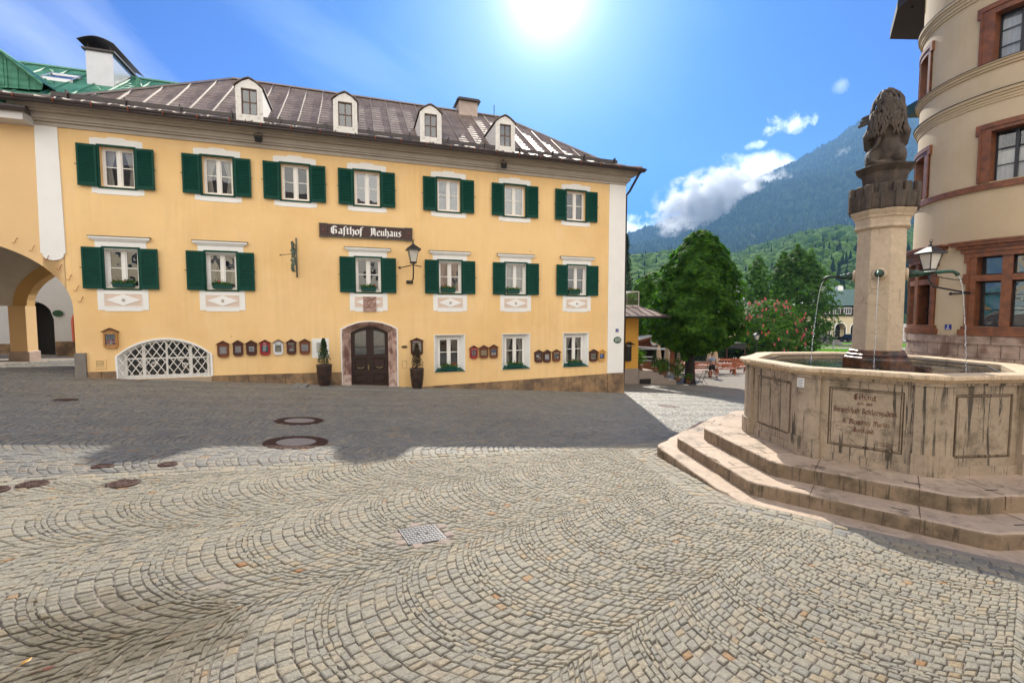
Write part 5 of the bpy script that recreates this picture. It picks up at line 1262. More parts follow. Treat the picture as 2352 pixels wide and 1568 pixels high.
# inscription on the front panel
Mi=mat('faded_red_lettering',(.11,.04,.028),.8,.6,30,col2=(.30,.2,.13),c2scale=14,c2lo=.52,c2hi=.66)
mb=MB(); mb.T=sideT(0); blackletter(mb,'Erbaut',.0,.565,.075,.049,.06,True,1.15,fit=.215); mb.T=None; mb.build('inscription_line',Mi,FT,fix=False)
mb=MB(); mb.T=sideT(0); blackletter(mb,'von der',.0,.505,.042,.049,.06,True,1.1,fit=.15); mb.T=None; mb.build('inscription_line',Mi,FT,fix=False)
mb=MB(); mb.T=sideT(0); blackletter(mb,'BUrgerSchaft Berchtesgadens.',.0,.40,.066,.049,.06,True,1.1,fit=.62); mb.T=None; mb.build('inscription_line',Mi,FT,fix=False)
mb=MB(); mb.T=sideT(0); blackletter(mb,'A. Blenlitzer Markts.',.02,.265,.06,.049,.06,True,1.1,fit=.47); mb.T=None; mb.build('inscription_line',Mi,FT,fix=False)
mb=MB(); mb.T=sideT(0); blackletter(mb,'VorStand.',.0,.17,.056,.049,.06,True,1.1,fit=.21); mb.T=None; mb.build('inscription_line',Mi,FT,fix=False)
o=text_obj('small_inscription','Joseph Renoth\nBildhauer',.028,mat('faint_lettering',(.18,.11,.08),.8),FT,(0,0,0)); T_=sideT(0)@Matrix.Translation((.22,.0515,.06))@Matrix.Rotation(PI/2,4,'X'); o.matrix_local=T_
# small white notice on the corner pilaster
k0=FN0-PI/4; n0=Vector((math.cos(FN0-PI/8),math.sin(FN0-PI/8)))
pp=Vector((FC[0],FC[1],0))+Vector((n0.x,n0.y,0))*(AP_BASIN+.058)
sg=MB(); sg.box(-.045,.045,0,.006,-.06,.06); o=sg.build('small_notice',mat('white_enamel',(.75,.75,.74),.35),None,loc=(pp.x-.06,pp.y+.02,.72),rz=FN0-PI/8+PI/2,bevel=.003); tag(o,'small white notice plate fixed to the fountain corner','sign')
tx=MB()
for i in range(5): tx.box(-.035,.035-.01*(i%2),-.0015,.0,.035-.02*i,.040-.02*i)
tx.build('printed_lines',M_gut,o)['kind']='stuff'
# ------------------------------------------------ things on and before the guesthouse front
def Wf(u,v,off=0):
    """facade coordinates (s,z) of the wall point seen at (u,v), off metres in front of the wall"""
    r=rayd(u,v); px,py=FO[0]+off*FD[1],FO[1]-off*FD[0]
    t=(-px*FD[1]+FD[0]*py)/(-r.x*FD[1]+FD[0]*r.y)
    return ((r.x*t-px)*FD[0]+(r.y*t-py)*FD[1],r.z*t+EYE)
def fthing(name,s,y,z,label,cat,group=None): return empty(name,F(s,y,z),FA,label,cat,group)
# name board
SB=fthing('name_board',-.035,-.02,4.54,'long brown board with white blackletter Gasthof Neuhaus above the portal','sign')
mb=MB(); mb.bbox(-1.34,1.34,-.07,0,-.20,.20,.01); 
for sx in (-1,1): mb.bbox(*sorted((sx*1.32,sx*1.59)),-.085,0,-.215,.215,.008)
mb.build('board',mat('brown_sign_paint',(.045,.016,.011),.5,.2,4),SB)
mb=MB(); mb.box(-1.35,1.35,-.078,0,.20,.222); mb.box(-1.35,1.35,-.078,0,-.222,-.20); 
for sx in (-1,1): mb.box(*sorted((sx*1.32,sx*1.60)),-.09,0,.215,.235); mb.box(*sorted((sx*1.32,sx*1.60)),-.09,0,-.235,-.215)
mb.build('board_rim',mat('grey_green_metal',(.10,.12,.11),.5,metal=.4),SB)
mb=MB()
for sx in (-1,1): mb.sphere((sx*1.45,-.088,0),.028,8,6)
mb.build('bolt',M_cop,SB)['kind']='stuff'
ML=mat('white_sign_letters',(.78,.77,.74),.6)
mb=MB(); blackletter(mb,'GaSthof',-1.22,-.115,.27,-.078,-.069,False,1.1,fit=1.08); mb.build('lettering',ML,SB,fix=False); mb=MB(); blackletter(mb,'Neuhaus',.10,-.115,.27,-.078,-.069,False,1.1,fit=1.10)
mb.build('lettering',mat('white_sign_letters',(.78,.77,.74),.6),SB,fix=False)
# wrought iron hanging sign, seen edge-on
HS=fthing('hanging_sign',-2.37,-.02,3.5,'ornate weathered wrought iron inn sign seen edge-on between the upper floor and board','hanging sign')
mb=MB(); mb.smooth=True
def yz(P,r,n=6,x=0): mb.tube([(x,-a,b) for a,b in P],r,n)
yz([(0,.35),(.3,.42),(1.0,.45),(1.25,.40)],.02); yz([(0,-.6),(.2,-.3),(.5,.1),(.8,.42)],.018)
yz([(.02,.72),(.03,-.62)],.025)
for c in ((.35,.2,.14),(.62,.25,.10),(.25,-.1,.10),(1.2,.33,.1)): yz([(c[0]+c[2]*math.cos(t)*(1-t/12),c[1]+c[2]*math.sin(t)*(1-t/12)) for t in np.linspace(0,9,24)],.012,5)
mb.build('scroll_bracket',mat('grey_green_wrought_iron',(.10,.12,.10),.6,.4,20,.3,60),HS,fix=False)
mb=MB(); mb.smooth=True
yz([(.95+.22*math.cos(t),-.08+.42*math.sin(t)) for t in np.linspace(0,2*PI,20)],.02); yz([(.95,.34),(.95,.45)],.01)
for k in range(46):
    t=random.uniform(0,6.28); mb.sphere((random.uniform(-.03,.03),-.95-.22*math.cos(t),-.08+.42*math.sin(t)),random.uniform(.02,.04),6,5)
mb.build('wreath',mat('patinated_leaves',(.09,.13,.09),.6,.5,25),HS,fix=False)
mb=MB(); mb.tube([(-.42,-.6,.05),(0,-.9,.07)],.010,5); mb.sphere((-.42,-.6,.05),.025,6,5); mb.build('stay_rod',M_iron,HS)
# lanterns
M_lg=mat('frosted_lantern_glass',(.55,.52,.46),.35,.15,6)
def lantern(root,loc,w=.29):
    L=bpy.data.objects.new('lantern_head',None); C.objects.link(L); L.parent=root; L.location=loc
    mb=MB(); mb.lathe([(.13,0),(.24,.43),(.24,.43)],4,ph=PI/4,cap=True); mb.build('glass',M_lg,L)
    mb=MB()
    for k in range(4):
        a=PI/4+k*PI/2; mb.tube([(.132*math.cos(a),.132*math.sin(a),0),(.245*math.cos(a),.245*math.sin(a),.43)],.013,4)
        b=a+PI/2; mb.tube([(.245*math.cos(a),.245*math.sin(a),.43),(.245*math.cos(b),.245*math.sin(b),.43)],.016,4); mb.tube([(.135*math.cos(a),.135*math.sin(a),0.),(.135*math.cos(b),.135*math.sin(b),0.)],.014,4)
        mb.box(.2*math.cos(a)-.02,.2*math.cos(a)+.02,.2*math.sin(a)-.02,.2*math.sin(a)+.02,-.03,-.0) if 0 else None
    mb.lathe([(.10,-.06),(.16,-.03),(.16,0)],4,ph=PI/4)
    mb.build('lantern_frame',M_iron,L)
    mb=MB(); mb.lathe([(.36,.42),(.35,.45),(.10,.60),(.06,.62),(.05,.66)],4,ph=PI/4); mb.lathe([(.015,.66),(.03,.69),(.012,.72),(.02,.76)],6)
    for sx in (-1,1): mb.tube([(0,0,.72),(sx*.035,0,.75),(sx*.035,0,.79),(sx*.02,0,.82)],.009,4)
    mb.build('lantern_roof',M_iron,L); return L
WL=fthing('wall_lantern',1.50,0,2.80,'black iron wall lantern on a curved bracket right of the name board','lantern','wall lanterns')
lantern(WL,(.0,-.75,.66))
mb=MB(); mb.tube([(-.06,0,0),(-.05,-.3,-.02),(.0,-.62,.06),(.0,-.74,.28),(.0,-.75,.62)],.026,8); mb.tube([(-.42,0,.52),(-.3,-.3,.52),(0,-.75,.56),(.28,-.5,.54),(.32,-.45,.54)],.018,6); mb.bbox(-.18,.06,-.05,0,-.06,.06,.01); mb.bbox(-.46,-.38,-.04,0,.49,.56,.01)
mb.build('bracket',M_iron,WL)
phi=R(187.); wl=Vector((TC[0]+TR*math.cos(phi),TC[1]+TR*math.sin(phi),2.27))
WL2=empty('wall_lantern',wl,phi+PI/2,'black iron lantern with milky glass on the round tower wall','lantern','wall lanterns')
lp=at(2135,623,12.6)-wl; lpl=Matrix.Rotation(-(phi+PI/2),4,'Z')@lp
lantern(WL2,(lpl.x,lpl.y,lpl.z+.05))
mb=MB(); mb.tube([(0,0,0),(lpl.x*.4,-.25,-.02),(lpl.x*.85,lpl.y*.85,.12),(lpl.x,lpl.y,lpl.z*.5),(lpl.x,lpl.y,lpl.z+.02)],.026,8); mb.tube([(lpl.x-.1,lpl.y+.1,lpl.z-.10),(.9*0+.2,-.12,lpl.z-.08),(.45,.03,lpl.z-.07)],.016,6); mb.sphere((0,0,0),.05,8,6)
mb.build('bracket',M_iron,WL2)
# floodlights under the eaves
for s_,lb in ((-3.36,'black floodlight under the eaves near the left dormer'),(5.0,'black floodlight under the eaves near the rightmost dormer')):
    T_=fthing('floodlight',s_,-.42,7.28,lb,'floodlight','floodlights under the eaves')
    mb=MB(); mb.T=Matrix.Rotation(.5,4,'X'); mb.bbox(-.1,.1,-.08,.08,-.10,.09,.02); mb.build('housing',M_iron,T_)
    mb=MB(); mb.tube([(-.12,0,0),(-.12,.02,.17),(.12,.02,.17),(.12,0,0)],.012,5); mb.tube([(0,.02,.17),(0,.02,.24)],.015,5); mb.build('mount',M_iron,T_)
# notice boxes
WD={'d':mat('dark_red_brown_wood',(.07,.018,.008),.5,.3,8,.1,40),'m':mat('mid_brown_wood',(.16,.045,.015),.5,.3,8,.1,40),'o':mat('orange_pine_wood',(.42,.20,.06),.55,.2,8,.1,40),'r':mat('red_painted_wood',(.30,.02,.02),.5,.1,6),'w':mat('white_painted_wood',(.65,.65,.66),.5,.05,6),'y':mat('yellow_pine_wood',(.58,.30,.06),.5,.15,8)}
M_pap=mat('white_paper',(.68,.68,.72),.8,.06,12); M_ink=mat('grey_print',(.22,.22,.25),.8)
PC=lambda n,c:mat('print_'+n,c,.7,.1,15)
M_bg=glassmat('notice_glass',tint=(.95,.95,.95),refl=.08,bump=.02)
def notice(x0,y0,x1,y1,kind,label,art,head=None,headcol=None,shape='gable'):
    s0,z1=Wf(x0,y0,.05); s1,z0=Wf(x1,y1,.05); w=(s1-s0)*.88; h=z1-z0; c=(s0+s1)/2
    N=fthing('notice_box',c,-.0,z0,label,'notice box','notice boxes along the wall'); m=WD[kind]
    mb=MB(); a=w/2; k=.06
    O=[(-a,k),(-a,h-.09),(0,h-.02),(a,h-.09),(a,k),(a-k,.0),(-a+k,.0)]
    g0,g1=.105,h-.175; gi=a-.052
    # body with glazed opening
    walls(mb,-a,a,lambda x:0. if abs(x)<a-k else k*(abs(x)-(a-k))/k,lambda x:h-.02-.07*abs(x)/a,[(-gi,gi,cw(g0),cw(g1),1)],-.075,xs=(-a+k,0,a-k))
    n=len(O)
    for i in range(n):
        p,q=O[i],O[(i+1)%n]; mb.poly([(p[0],-.075,p[1]),(q[0],-.075,q[1]),(q[0],0,q[1]),(p[0],0,p[1])])
    reveal(mb,[(-gi,g0),(gi,g0),(gi,g1),(-gi,g1)],-.075,-.03); mb.poly([(-gi,-.03,g0),(gi,-.03,g0),(gi,-.03,g1),(-gi,-.03,g1)])
    mb.strip([(-gi-.02,g0-.02),(-gi-.02,g1+.02),(gi+.02,g1+.02),(gi+.02,g0-.02)],[(-gi,g0),(-gi,g1),(gi,g1),(gi,g0)],-.085,-.074,closed=True)
    mb.build('case',m,N,fix=False)
    mb=MB(); r=a*1.16
    mb.strip([(-r,h-.10),(0,h+.012),(r,h-.10)],[(-r,h-.118),(0,h-.012),(r,h-.118)],-.13,.0); mb.build('case_roof',WD['d'] if kind in 'dmrwo' else WD['y'],N)
    mb=MB(); b=gi-.008; z_0,z_1=g0+.01,g1-.01; mb.poly([(-b,-.034,z_0),(b,-.034,z_0),(b,-.034,z_1),(-b,-.034,z_1)]); pp_=mb.build('sheet',art[0],N,fix=False)
    for (ax0,ax1,az0,az1,mt) in art[1:]:
        q=MB(); q.box(-b+2*b*ax0,-b+2*b*ax1,-.037,-.035,z_0+(z_1-z_0)*az0,z_0+(z_1-z_0)*az1); q.build('print',mt,pp_)
    mb=MB(); mb.poly([(-gi,-.072,g0),(gi,-.072,g0),(gi,-.072,g1),(-gi,-.072,g1)]); mb.build('glass',M_bg,N,fix=False)
    if head: text_obj('header',head,.062,headcol or M_wht,N,(0,-.079,h-.145),sx=min(1,.8*2*a/(len(head)*.038)))
    return N
def lines(n,z0=.1,z1=.9,m=None,a=.12,b=.88): return [(a,b-(.18 if k%3==2 else 0),z0+(z1-z0)*k/n,z0+(z1-z0)*k/n+.018,m or M_ink) for k in range(n)]
r5=lambda a,b,c,d:(376.3+a*.27,508+b*.27,376.3+c*.27,508+d*.27)
r7=lambda a,b,c,d:(940.8+a*.252,526.8+b*.252,940.8+c*.252,526.8+d*.252)
notice(*(865*.27,470.4+1050*.27,1013*.27,470.4+1217*.27),'o','light pine notice box with photo collage left of the cellar window',[M_pap,(.05,.95,.72,.97,PC('a',(.10,.14,.2))),(.05,.95,.5,.7,PC('b',(.05,.16,.22))),(.05,.45,.30,.46,PC('c',(.4,.05,.05))),(.55,.95,.30,.46,PC('c',(.4,.05,.05))),(.05,.4,.08,.24,PC('d',(.4,.15,.05))),(.6,.95,.05,.2,PC('e',(.3,.04,.06)))])
notice(*r5(445,1020,560,1155),'m','brown notice box with pale emblem, nearest to the cellar window',[M_pap,(.3,.34,.1,.9,PC('f',(.8,.8,.78)))]+lines(6,.1,.8),None)
notice(*r5(580,1015,680,1145),'d','dark notice box with light wooden gable panel and white letter',[M_pap,(.35,.65,.83,.93,PC('g',(.5,.2,.05)))]+lines(11,.06,.72))
notice(*r5(692,1015,797,1140),'d','dark notice box holding a card with turquoise drawing',[WD['m'],(.1,.9,.1,.92,M_pap),(.22,.7,.3,.6,PC('h',(.1,.5,.55))),(.35,.55,.6,.75,PC('h',(.1,.5,.55)))])
notice(*r5(808,1010,912,1138),'r','red notice box with blue inner frame and white heading',[PC('blue',(.02,.07,.16)),(.12,.65,.08,.92,M_pap),(.66,.9,.08,.92,PC('tq',(.05,.25,.25)))]+lines(8,.15,.85,None,.16,.6),'Gebirgs-\nSchützen',M_wht)
notice(*r5(925,1008,1022,1135),'w','white notice box with black inner frame headed SKICLUB',[PC('blk',(.01,.012,.03)),(.1,.9,.06,.94,PC('cream',(.62,.62,.52))),(.2,.8,.62,.86,PC('meadow',(.12,.25,.05))),(.2,.8,.74,.86,PC('sky',(.1,.3,.5)))]+lines(5,.15,.5,None,.2,.8),'SKICLUB',M_ink)
notice(*r5(1037,1005,1133,1132),'d','dark notice box headed Alpenverein with red and white mountain poster',[PC('olive',(.18,.17,.10)),(.05,.5,.35,.9,PC('red',(.35,.03,.03))),(.1,.9,.05,.28,M_pap),(.25,.75,.28,.42,M_pap),(.4,.6,.42,.55,M_pap)],'Alpenverein',M_wht)
notice(*r5(1147,1003,1250,1130),'m','reddish-brown notice box with white letter, nearest to the white poster panel',[M_pap]+lines(12,.06,.88))
notice(*(658.6+1025*.2761,489.2+1040*.2761,658.6+1140*.2761,489.2+1178*.2761),'d','large dark menu box with pale sheet right of the portal',[PC('menu',(.58,.56,.48)),(.05,.95,.03,.18,PC('grn',(.2,.25,.12))),(.3,.9,.75,.78,M_ink),(.5,.9,.6,.62,M_ink),(.5,.85,.45,.47,M_ink)],'SPEISEKARTE',M_wht)
notice(*r7(545,1060,625,1175),'r','red notice box with poster of a seated red figure',[PC('navy',(.02,.05,.2)),(.1,.9,.05,.95,M_pap),(.3,.7,.35,.75,PC('fig',(.45,.03,.02))),(.4,.62,.75,.87,PC('fig',(.45,.03,.02))),(.2,.85,.12,.32,PC('pk',(.5,.08,.15)))],'Trachten',M_wht)
notice(*r7(633,1058,722,1172),'m','brown notice box with cream typed sheet beside the red box',[PC('parch',(.60,.52,.36))]+lines(8,.1,.85,PC('br',(.35,.25,.12))))
notice(*r7(727,1052,808,1170),'m','brown notice box with blue mountain view on white sheet',[M_pap,(.0,1,.5,.95,PC('sk2',(.06,.22,.5))),(.0,1,.45,.62,PC('town',(.22,.22,.2)))]+lines(3,.15,.4))
notice(*r7(1137,1100,1217,1210),'d','dark notice box with small white card and red picture',[PC('dk',(.06,.04,.04)),(.08,.6,.5,.9,M_pap),(.4,.95,.08,.5,PC('sal',(.5,.15,.08))),(.42,.9,.3,.52,M_pap)],'Verein',M_ink)
notice(*r7(1218,1098,1290,1210),'d','dark red notice box with plain white sheet, middle of three between ground floor windows',[M_pap,(.1,.9,.04,.14,PC('bl2',(.15,.2,.5)))])
notice(*r7(1300,1096,1377,1202),'m','brown notice box with dark green and blue poster',[PC('dg',(.03,.06,.05)),(.1,.5,.3,.85,PC('tq',(.05,.25,.25))),(.65,.95,.08,.5,M_pap),(.2,.6,.05,.25,PC('sal',(.5,.15,.08)))],'Bergwacht',M_wht)
notice(*r7(1638,1094,1715,1202),'d','dark notice box with round white badge and grey picture',[PC('gr2',(.40,.38,.30)),(.15,.85,.3,.7,PC('gr3',(.18,.18,.14)))])
notice(*r7(1717,1096,1785,1197),'y','yellow pine notice box with bright blue poster near the corner',[PC('bb',(.01,.18,.6)),(.4,.65,.35,.75,M_pap)])
# round badges and emblem panels
for x,y,m_,r_ in ((1677,1109,M_wht,.035),(768,1063,M_wht,.028),(1750,1108,M_ink,.03)):
    s_,z_=Wf(940.8+x*.252,526.8+y*.252,.08); 
# poster on white field
T_=fthing('poster_panel',*(lambda a:(a[0],0,a[1]))(Wf(376.3+1333*.27,508+1079*.27)),'faded map poster on a white painted field left of the portal','poster')
mb=MB(); mb.box(-.28,.28,-.012,0,-.345,.345); mb.build('white_field',M_wht,T_); mb=MB(); mb.box(-.13,.125,-.02,-.012,-.16,.21); ps=mb.build('poster',mat('faded_poster',(.42,.42,.38),.7,.3,10),T_)
text_obj('poster_heading','Schauen\nBergwerk',.062,M_ink,T_,(0,-.022,.13),sx=.85); mb=MB(); mb.lathe([(.075,0),(.075,.004)],18); o=mb.build('yellow_disc',PC('yel',(.55,.45,.18)),ps,loc=(.03,-.021,-.06)); o.rotation_euler=(PI/2,0,0)
# oval plaques, house numbers
def oval(s,z,a,b,m,label,txt,tm,y=-.0,size=.05):
    o=MB(); o.lathe([(a,0),(a,.018),(a*.94,.026)],28,sy=b/a); q=o.build('oval_plaque',m,None,loc=F(s,y,z)); q.rotation_euler=(PI/2,0,FA); tag(q,label,'plaque')
    text_obj('plaque_text',txt,size,tm,q,(0,0,.028),rot=(0,0,0)); return q
M_enam=mat('dark_green_enamel',(.008,.07,.035),.35)
s_,z_=Wf(940.8+1894*.252,526.8+1007*.252,.03); oval(s_,z_,.19,.145,M_enam,'dark green oval plaque with small lettering on the white corner pilaster','GASTHOF\nNEUHAUS\nSEIT 1576',M_wht,y=-.035,size=.062)
s_,z_=Wf(658.6+979*.2761,489.2+1112*.2761); oval(s_,z_,.11,.05,mat('bronze_plaque',(.10,.09,.05),.4,metal=.6),'small dark bronze oval plaque between portal and menu box','1576',M_cop,size=.05)
M_blue=mat('blue_enamel',(.01,.03,.22),.3)
s_,z_=Wf(940.8+1891*.252,526.8+921*.252,.035); o=MB(); o.bbox(-.075,.075,-.012,0,-.075,.075,.004); q=o.build('house_number',M_blue,None,loc=F(s_,-.036,z_),rz=FA); tag(q,'small blue enamel house number 1 on the white corner pilaster','house number'); text_obj('number','1',.10,M_wht,q,(0,-.014,.015)); 
o=MB(); o.box(-.05,.05,-.014,-.012,-.055,-.04); o.build('street_name_line',M_wht,q)
ph2=R(186.6); q0=Vector((TC[0]+(TR+.005)*math.cos(ph2),TC[1]+(TR+.005)*math.sin(ph2),1.19)); o=MB(); o.bbox(-.10,.10,-.012,.01,-.085,.085,.004); q=o.build('house_number',M_blue,None,loc=q0,rz=ph2+PI/2); tag(q,'blue enamel house number 3 on the cream tower wall','house number'); text_obj('number','3',.13,M_wht,q,(0,-.015,.018)); o=MB(); o.box(-.06,.06,-.015,-.012,-.062,-.045); o.build('street_name_line',M_wht,q)
# ---- leaves helper
def leaf_cloud(name,pts,nrm,size,m,parent=None,k=1,aspect=.55,jit=.6,tint=None,drop=0.):
    """diamond leaves (4 verts) at pts facing roughly nrm"""
    pts=np.asarray(pts,float); n=len(pts); nr=np.asarray(nrm,float)+rng.normal(0,jit,(n,3)); nr/=np.linalg.norm(nr,axis=1,keepdims=True)+1e-9
    up=rng.normal(0,1,(n,3)); up[:,2]-=drop; t=np.cross(nr,up); t=np.cross(t,nr); t/=np.linalg.norm(t,axis=1,keepdims=True)+1e-9; b=np.cross(nr,t)
    sz=(np.asarray(size)*rng.uniform(.7,1.3,n))[:,None]
    V=np.stack([pts-t*sz*.1,pts+t*sz*.45+b*sz*aspect*.5+nr*sz*.06,pts+t*sz,pts+t*sz*.45-b*sz*aspect*.5+nr*sz*.06],1).reshape(-1,3)
    Fq=np.arange(n*4).reshape(n,4); return npmesh(name,V,Fq,m,parent,attr={'tint':rng.random(n) if tint is None else tint})
M_lfd=leafmat('dark_evergreen_leaf',(.012,.03,.012),(.035,.075,.025),.25); M_lfg=leafmat('geranium_leaf',(.03,.09,.02),(.09,.18,.04),.35); M_lfb=leafmat('bronze_leaf',(.03,.03,.018),(.10,.06,.035),.25)
M_redf=mat('red_petals',(.55,.008,.012),.6,.2,30); M_soil=mat('potting_soil',(.03,.02,.012),.95)
# flower boxes
def flowerbox(s,z,w,y,label,nred):
    T_=fthing('flower_box',s,y,z,label,'flower box','green flower boxes on the window sills')
    mb=MB(); h=.15; d=.16
    i=[mb.av(p) for p in ((-w/2+.02,-d/2+.01,0),(w/2-.02,-d/2+.01,0),(w/2-.02,d/2-.01,0),(-w/2+.02,d/2-.01,0),(-w/2,-d/2,h),(w/2,-d/2,h),(w/2,d/2,h),(-w/2,d/2,h))]
    for q in ((0,3,2,1),(0,1,5,4),(1,2,6,5),(2,3,7,6),(3,0,4,7)): mb.face([i[k] for k in q])
    mb.strip([(-w/2-.006,-d/2-.006),(w/2+.006,-d/2-.006),(w/2+.006,d/2+.006),(-w/2-.006,d/2+.006)],[(-w/2+.01,-d/2+.01),(w/2-.01,-d/2+.01),(w/2-.01,d/2-.01),(-w/2+.01,d/2-.01)],h-.012,h+.006,'z',closed=True)
    mb.build('planter',M_grn2,T_); mb=MB(); mb.poly([(-w/2+.008,-d/2+.008,h-.02),(w/2-.008,-d/2+.008,h-.02),(w/2-.008,d/2-.008,h-.02),(-w/2+.008,d/2-.008,h-.02)]); mb.build('soil',M_soil,T_,fix=False)
    n=210; P=np.stack([rng.uniform(-w/2,w/2,n),rng.normal(0,.045,n)-.02,h+np.abs(rng.normal(0.0,.05,n))*(.6+.6*np.sin(rng.uniform(0,6,n)))+.005],1)
    pl=leaf_cloud('flower_leaves',P,np.tile([0,-.4,.8],(n,1)),.055,M_lfg,T_,aspect=.9)
    mb=MB(); rr=random.Random(int(s*100+z*10))
    for _ in range(nred):
        x,y_,zz=rr.uniform(-w/2+.03,w/2-.03),rr.uniform(-.08,-.01),h+rr.uniform(.05,.12)
        for _ in range(7): mb.sphere((x+rr.uniform(-.02,.02),y_+rr.uniform(-.02,.02),zz+rr.uniform(-.015,.02)),.012,5,4)
    if nred: mb.build('red_blossoms',M_redf,pl)
wn=['leftmost upper','second upper','over the portal','right of the lantern','second from the corner','nearest the corner']
for k,c in enumerate(W1):
    flowerbox(c-.02+(.03,.02,.02,-.05,-.08,-.1)[k],2.44,(.56,.56,.54,.56,.54,.54)[k],.03,['green box with red geraniums in the first-floor window above the gatehouse side','green box in the first-floor window above the left half of the cellar wall','green box of leafy plants in the first-floor window over the portal relief','green box with bright red geraniums in the first-floor window right of the lantern','green box with one red bloom in the first-floor window second from the corner','green box with dark red geraniums in the first-floor window nearest the corner'][k],(2,2,1,3,1,3)[k])
for k,c in enumerate(W0):
    flowerbox(c-.03,-.555,.62,.0,['green box with red blooms on the ground-floor sill right of the menu box','green box on the middle ground-floor sill','green box with tall red geraniums on the ground-floor sill nearest the corner'][k],(4,1,4)[k])
# potted shrubs by the portal
def potshrub(s,y,m,label,hh,seed):
    p=F(s,y); z=gz(p.x,p.y); T_=empty('potted_shrub',(p.x,p.y,z),FA,label,'potted shrub','potted shrubs flanking the portal')
    prof=[(.165,0),(.185,.06),(.215,.25),(.245,.50),(.25,.66),(.262,.70),(.262,.735),(.235,.735),(.225,.66)]
    mb=MB(); mb.smooth=True; mb.lathe(prof,24); mb.smooth=False
    for row in range(4):
        z0=.10+row*.10
        for k in range(12):
            a=2*PI*(k+(row%2)*.5)/12; r=.195+.012*row+.006; 
            P=[(r+ .0,-.05,z0+.09),(r+.016,0,z0+.075),(r+.0,.05,z0+.09),(r-.012,.0,z0-.04)]
            rot=Matrix.Rotation(a,4,'Z'); mb.poly([rot@Vector(q) for q in (P[0],P[1],P[3])]); mb.poly([rot@Vector(q) for q in (P[1],P[2],P[3])])
    mb.build('pot',mat('glazed_brown_pot',(.055,.028,.02),.35,.45,9,.1,40,col2=(.02,.016,.015),c2scale=6),T_,fix=False)
    mb=MB(); mb.lathe([(.228,.69),(.01,.70)],16); mb.build('soil',M_soil,T_,fix=False)
    rr=np.random.default_rng(seed); n=1150; t=rr.random(n)**.8; ang=rr.uniform(0,2*PI,n); rad=(.24*(1-t*.85))*np.sqrt(rr.uniform(.15,1.,n))*(1+.22*np.sin(ang*3+t*9))
    P=np.stack([rad*np.cos(ang),rad*np.sin(ang),.74+hh*t],1); N_=np.stack([np.cos(ang),np.sin(ang),.4+0*ang],1)
    lf=leaf_cloud('foliage',P,N_,.055,m,T_,aspect=.6)
    mb=MB(); mb.tube([(0,0,.68),(.01,0,1.),(0,.01,.74+hh*.9)],[.018,.013,.004],6)
    for k in range(12):
        a=rr.uniform(0,6.28); z_=rr.uniform(.8,.74+hh*.7); mb.tube([(0,0,z_),(.16*math.cos(a),.16*math.sin(a),z_+.10)],[.006,.002],4)
    mb.build('stem',mat('bark',(.06,.04,.03),.9,.3,20),T_)
potshrub(-1.55,-.42,M_lfd,'dark green clipped shrub in a brown embossed pot left of the portal',.88,1)
potshrub(1.62,-.42,M_lfb,'sparse bronze-leaved shrub in a brown embossed pot right of the portal',.90,2)
# ---- on the ground
def gplace(name,x,y,label,cat,group=None,dz=.0,rz=0):
    o=empty(name,(x,y,gz(x,y)+dz),rz,label,cat,group)
    # lie on the slope
    n=Vector((GA,GB,1)).normalized(); q=Vector((0,0,1)).rotation_difference(n); o.rotation_euler=(q@Matrix.Rotation(rz,3,'Z').to_quaternion() if 0 else (q.to_matrix()@Matrix.Rotation(rz,3,'Z'))).to_euler(); return o
M_rst=mat('rusty_cast_iron',(.06,.027,.02),.65,.4,10,.6,50,metal=.3); M_conc=mat('manhole_concrete',(.26,.22,.19),.9,.2,12,.4,60)
def manhole(x,y,r,label):
    T_=gplace('manhole_cover',x,y,label,'manhole cover','manhole covers in the square',.004)
    mb=MB(); mb.lathe([(r,-.03),(r,.0),(r*.97,.004),(r*.62,.004),(r*.60,-.004)],40,cap=False)
    for k in range(36):
        a=2*PI*k/36
        for rr_ in (.70,.80,.90):
            c,s=math.cos(a+rr_),math.sin(a+rr_); mb.cbox(c*r*rr_,s*r*rr_,.006,.03,.03,.008)
    mb.build('iron_ring',M_rst,T_)
    mb=MB(); mb.lathe([(r*.605,-.02),(r*.605,.002),(.001,.003)],40,cap=False); mb.build('concrete_centre',M_conc,T_)
manhole(-4.11,8.7,.44,'round rusty manhole cover with concrete centre, nearer the portal'); manhole(-3.31,6.88,.46,'round rusty manhole cover with concrete centre at the shadow edge')
def cap_(x,y,r,label,m=M_rst):
    T_=gplace('valve_cover',x,y,label,'valve cover','small iron covers at the left',.003); mb=MB(); mb.lathe([(r,-.02),(r,.002),(r*.9,.006),(r*.86,.001),(.001,.003)],24,cap=False)
    for k in range(8): mb.cbox(r*.55*math.cos(k*PI/4),r*.55*math.sin(k*PI/4),.004,.025,.025,.006)
    mb.build('iron_lid',m,T_)
for x,y,r,l in ((-4.7,5.13,.10,'small rusty valve cover inside the shadow, left of the pale patch'),(-4.12,5.35,.10,'small dark valve cover in the shaded setts right of the first'),(-4.0,4.58,.135,'rusty round cover on the curved shadow edge'),(-4.75,4.42,.12,'dark ribbed cover in the sunlit setts at the left'),(-4.9,4.2,.12,'rusty cover at the left edge of the view'),(5.35,15.4,.35,'flat round cover in shade near the house corner'),(-9.5,9.6,.2,'small iron cover left in the shaded square')): cap_(x,y,r,l)
T_=gplace('inspection_cover',-.76,3.75,'square steel tread-plate cover set in the sunlit setts','inspection cover',None,.003,.5)
mb=MB(); mb.bbox(-.165,.165,-.165,.165,-.02,.0,.003)
for k in range(-5,6):
    for j in range(-5,6):
        q=Matrix.Translation((k*.028,j*.028,.002))@Matrix.Rotation(PI/4 if (k+j)%2 else -PI/4,4,'Z'); mb.T=q; mb.cbox(0,0,0,.026,.006,.005)
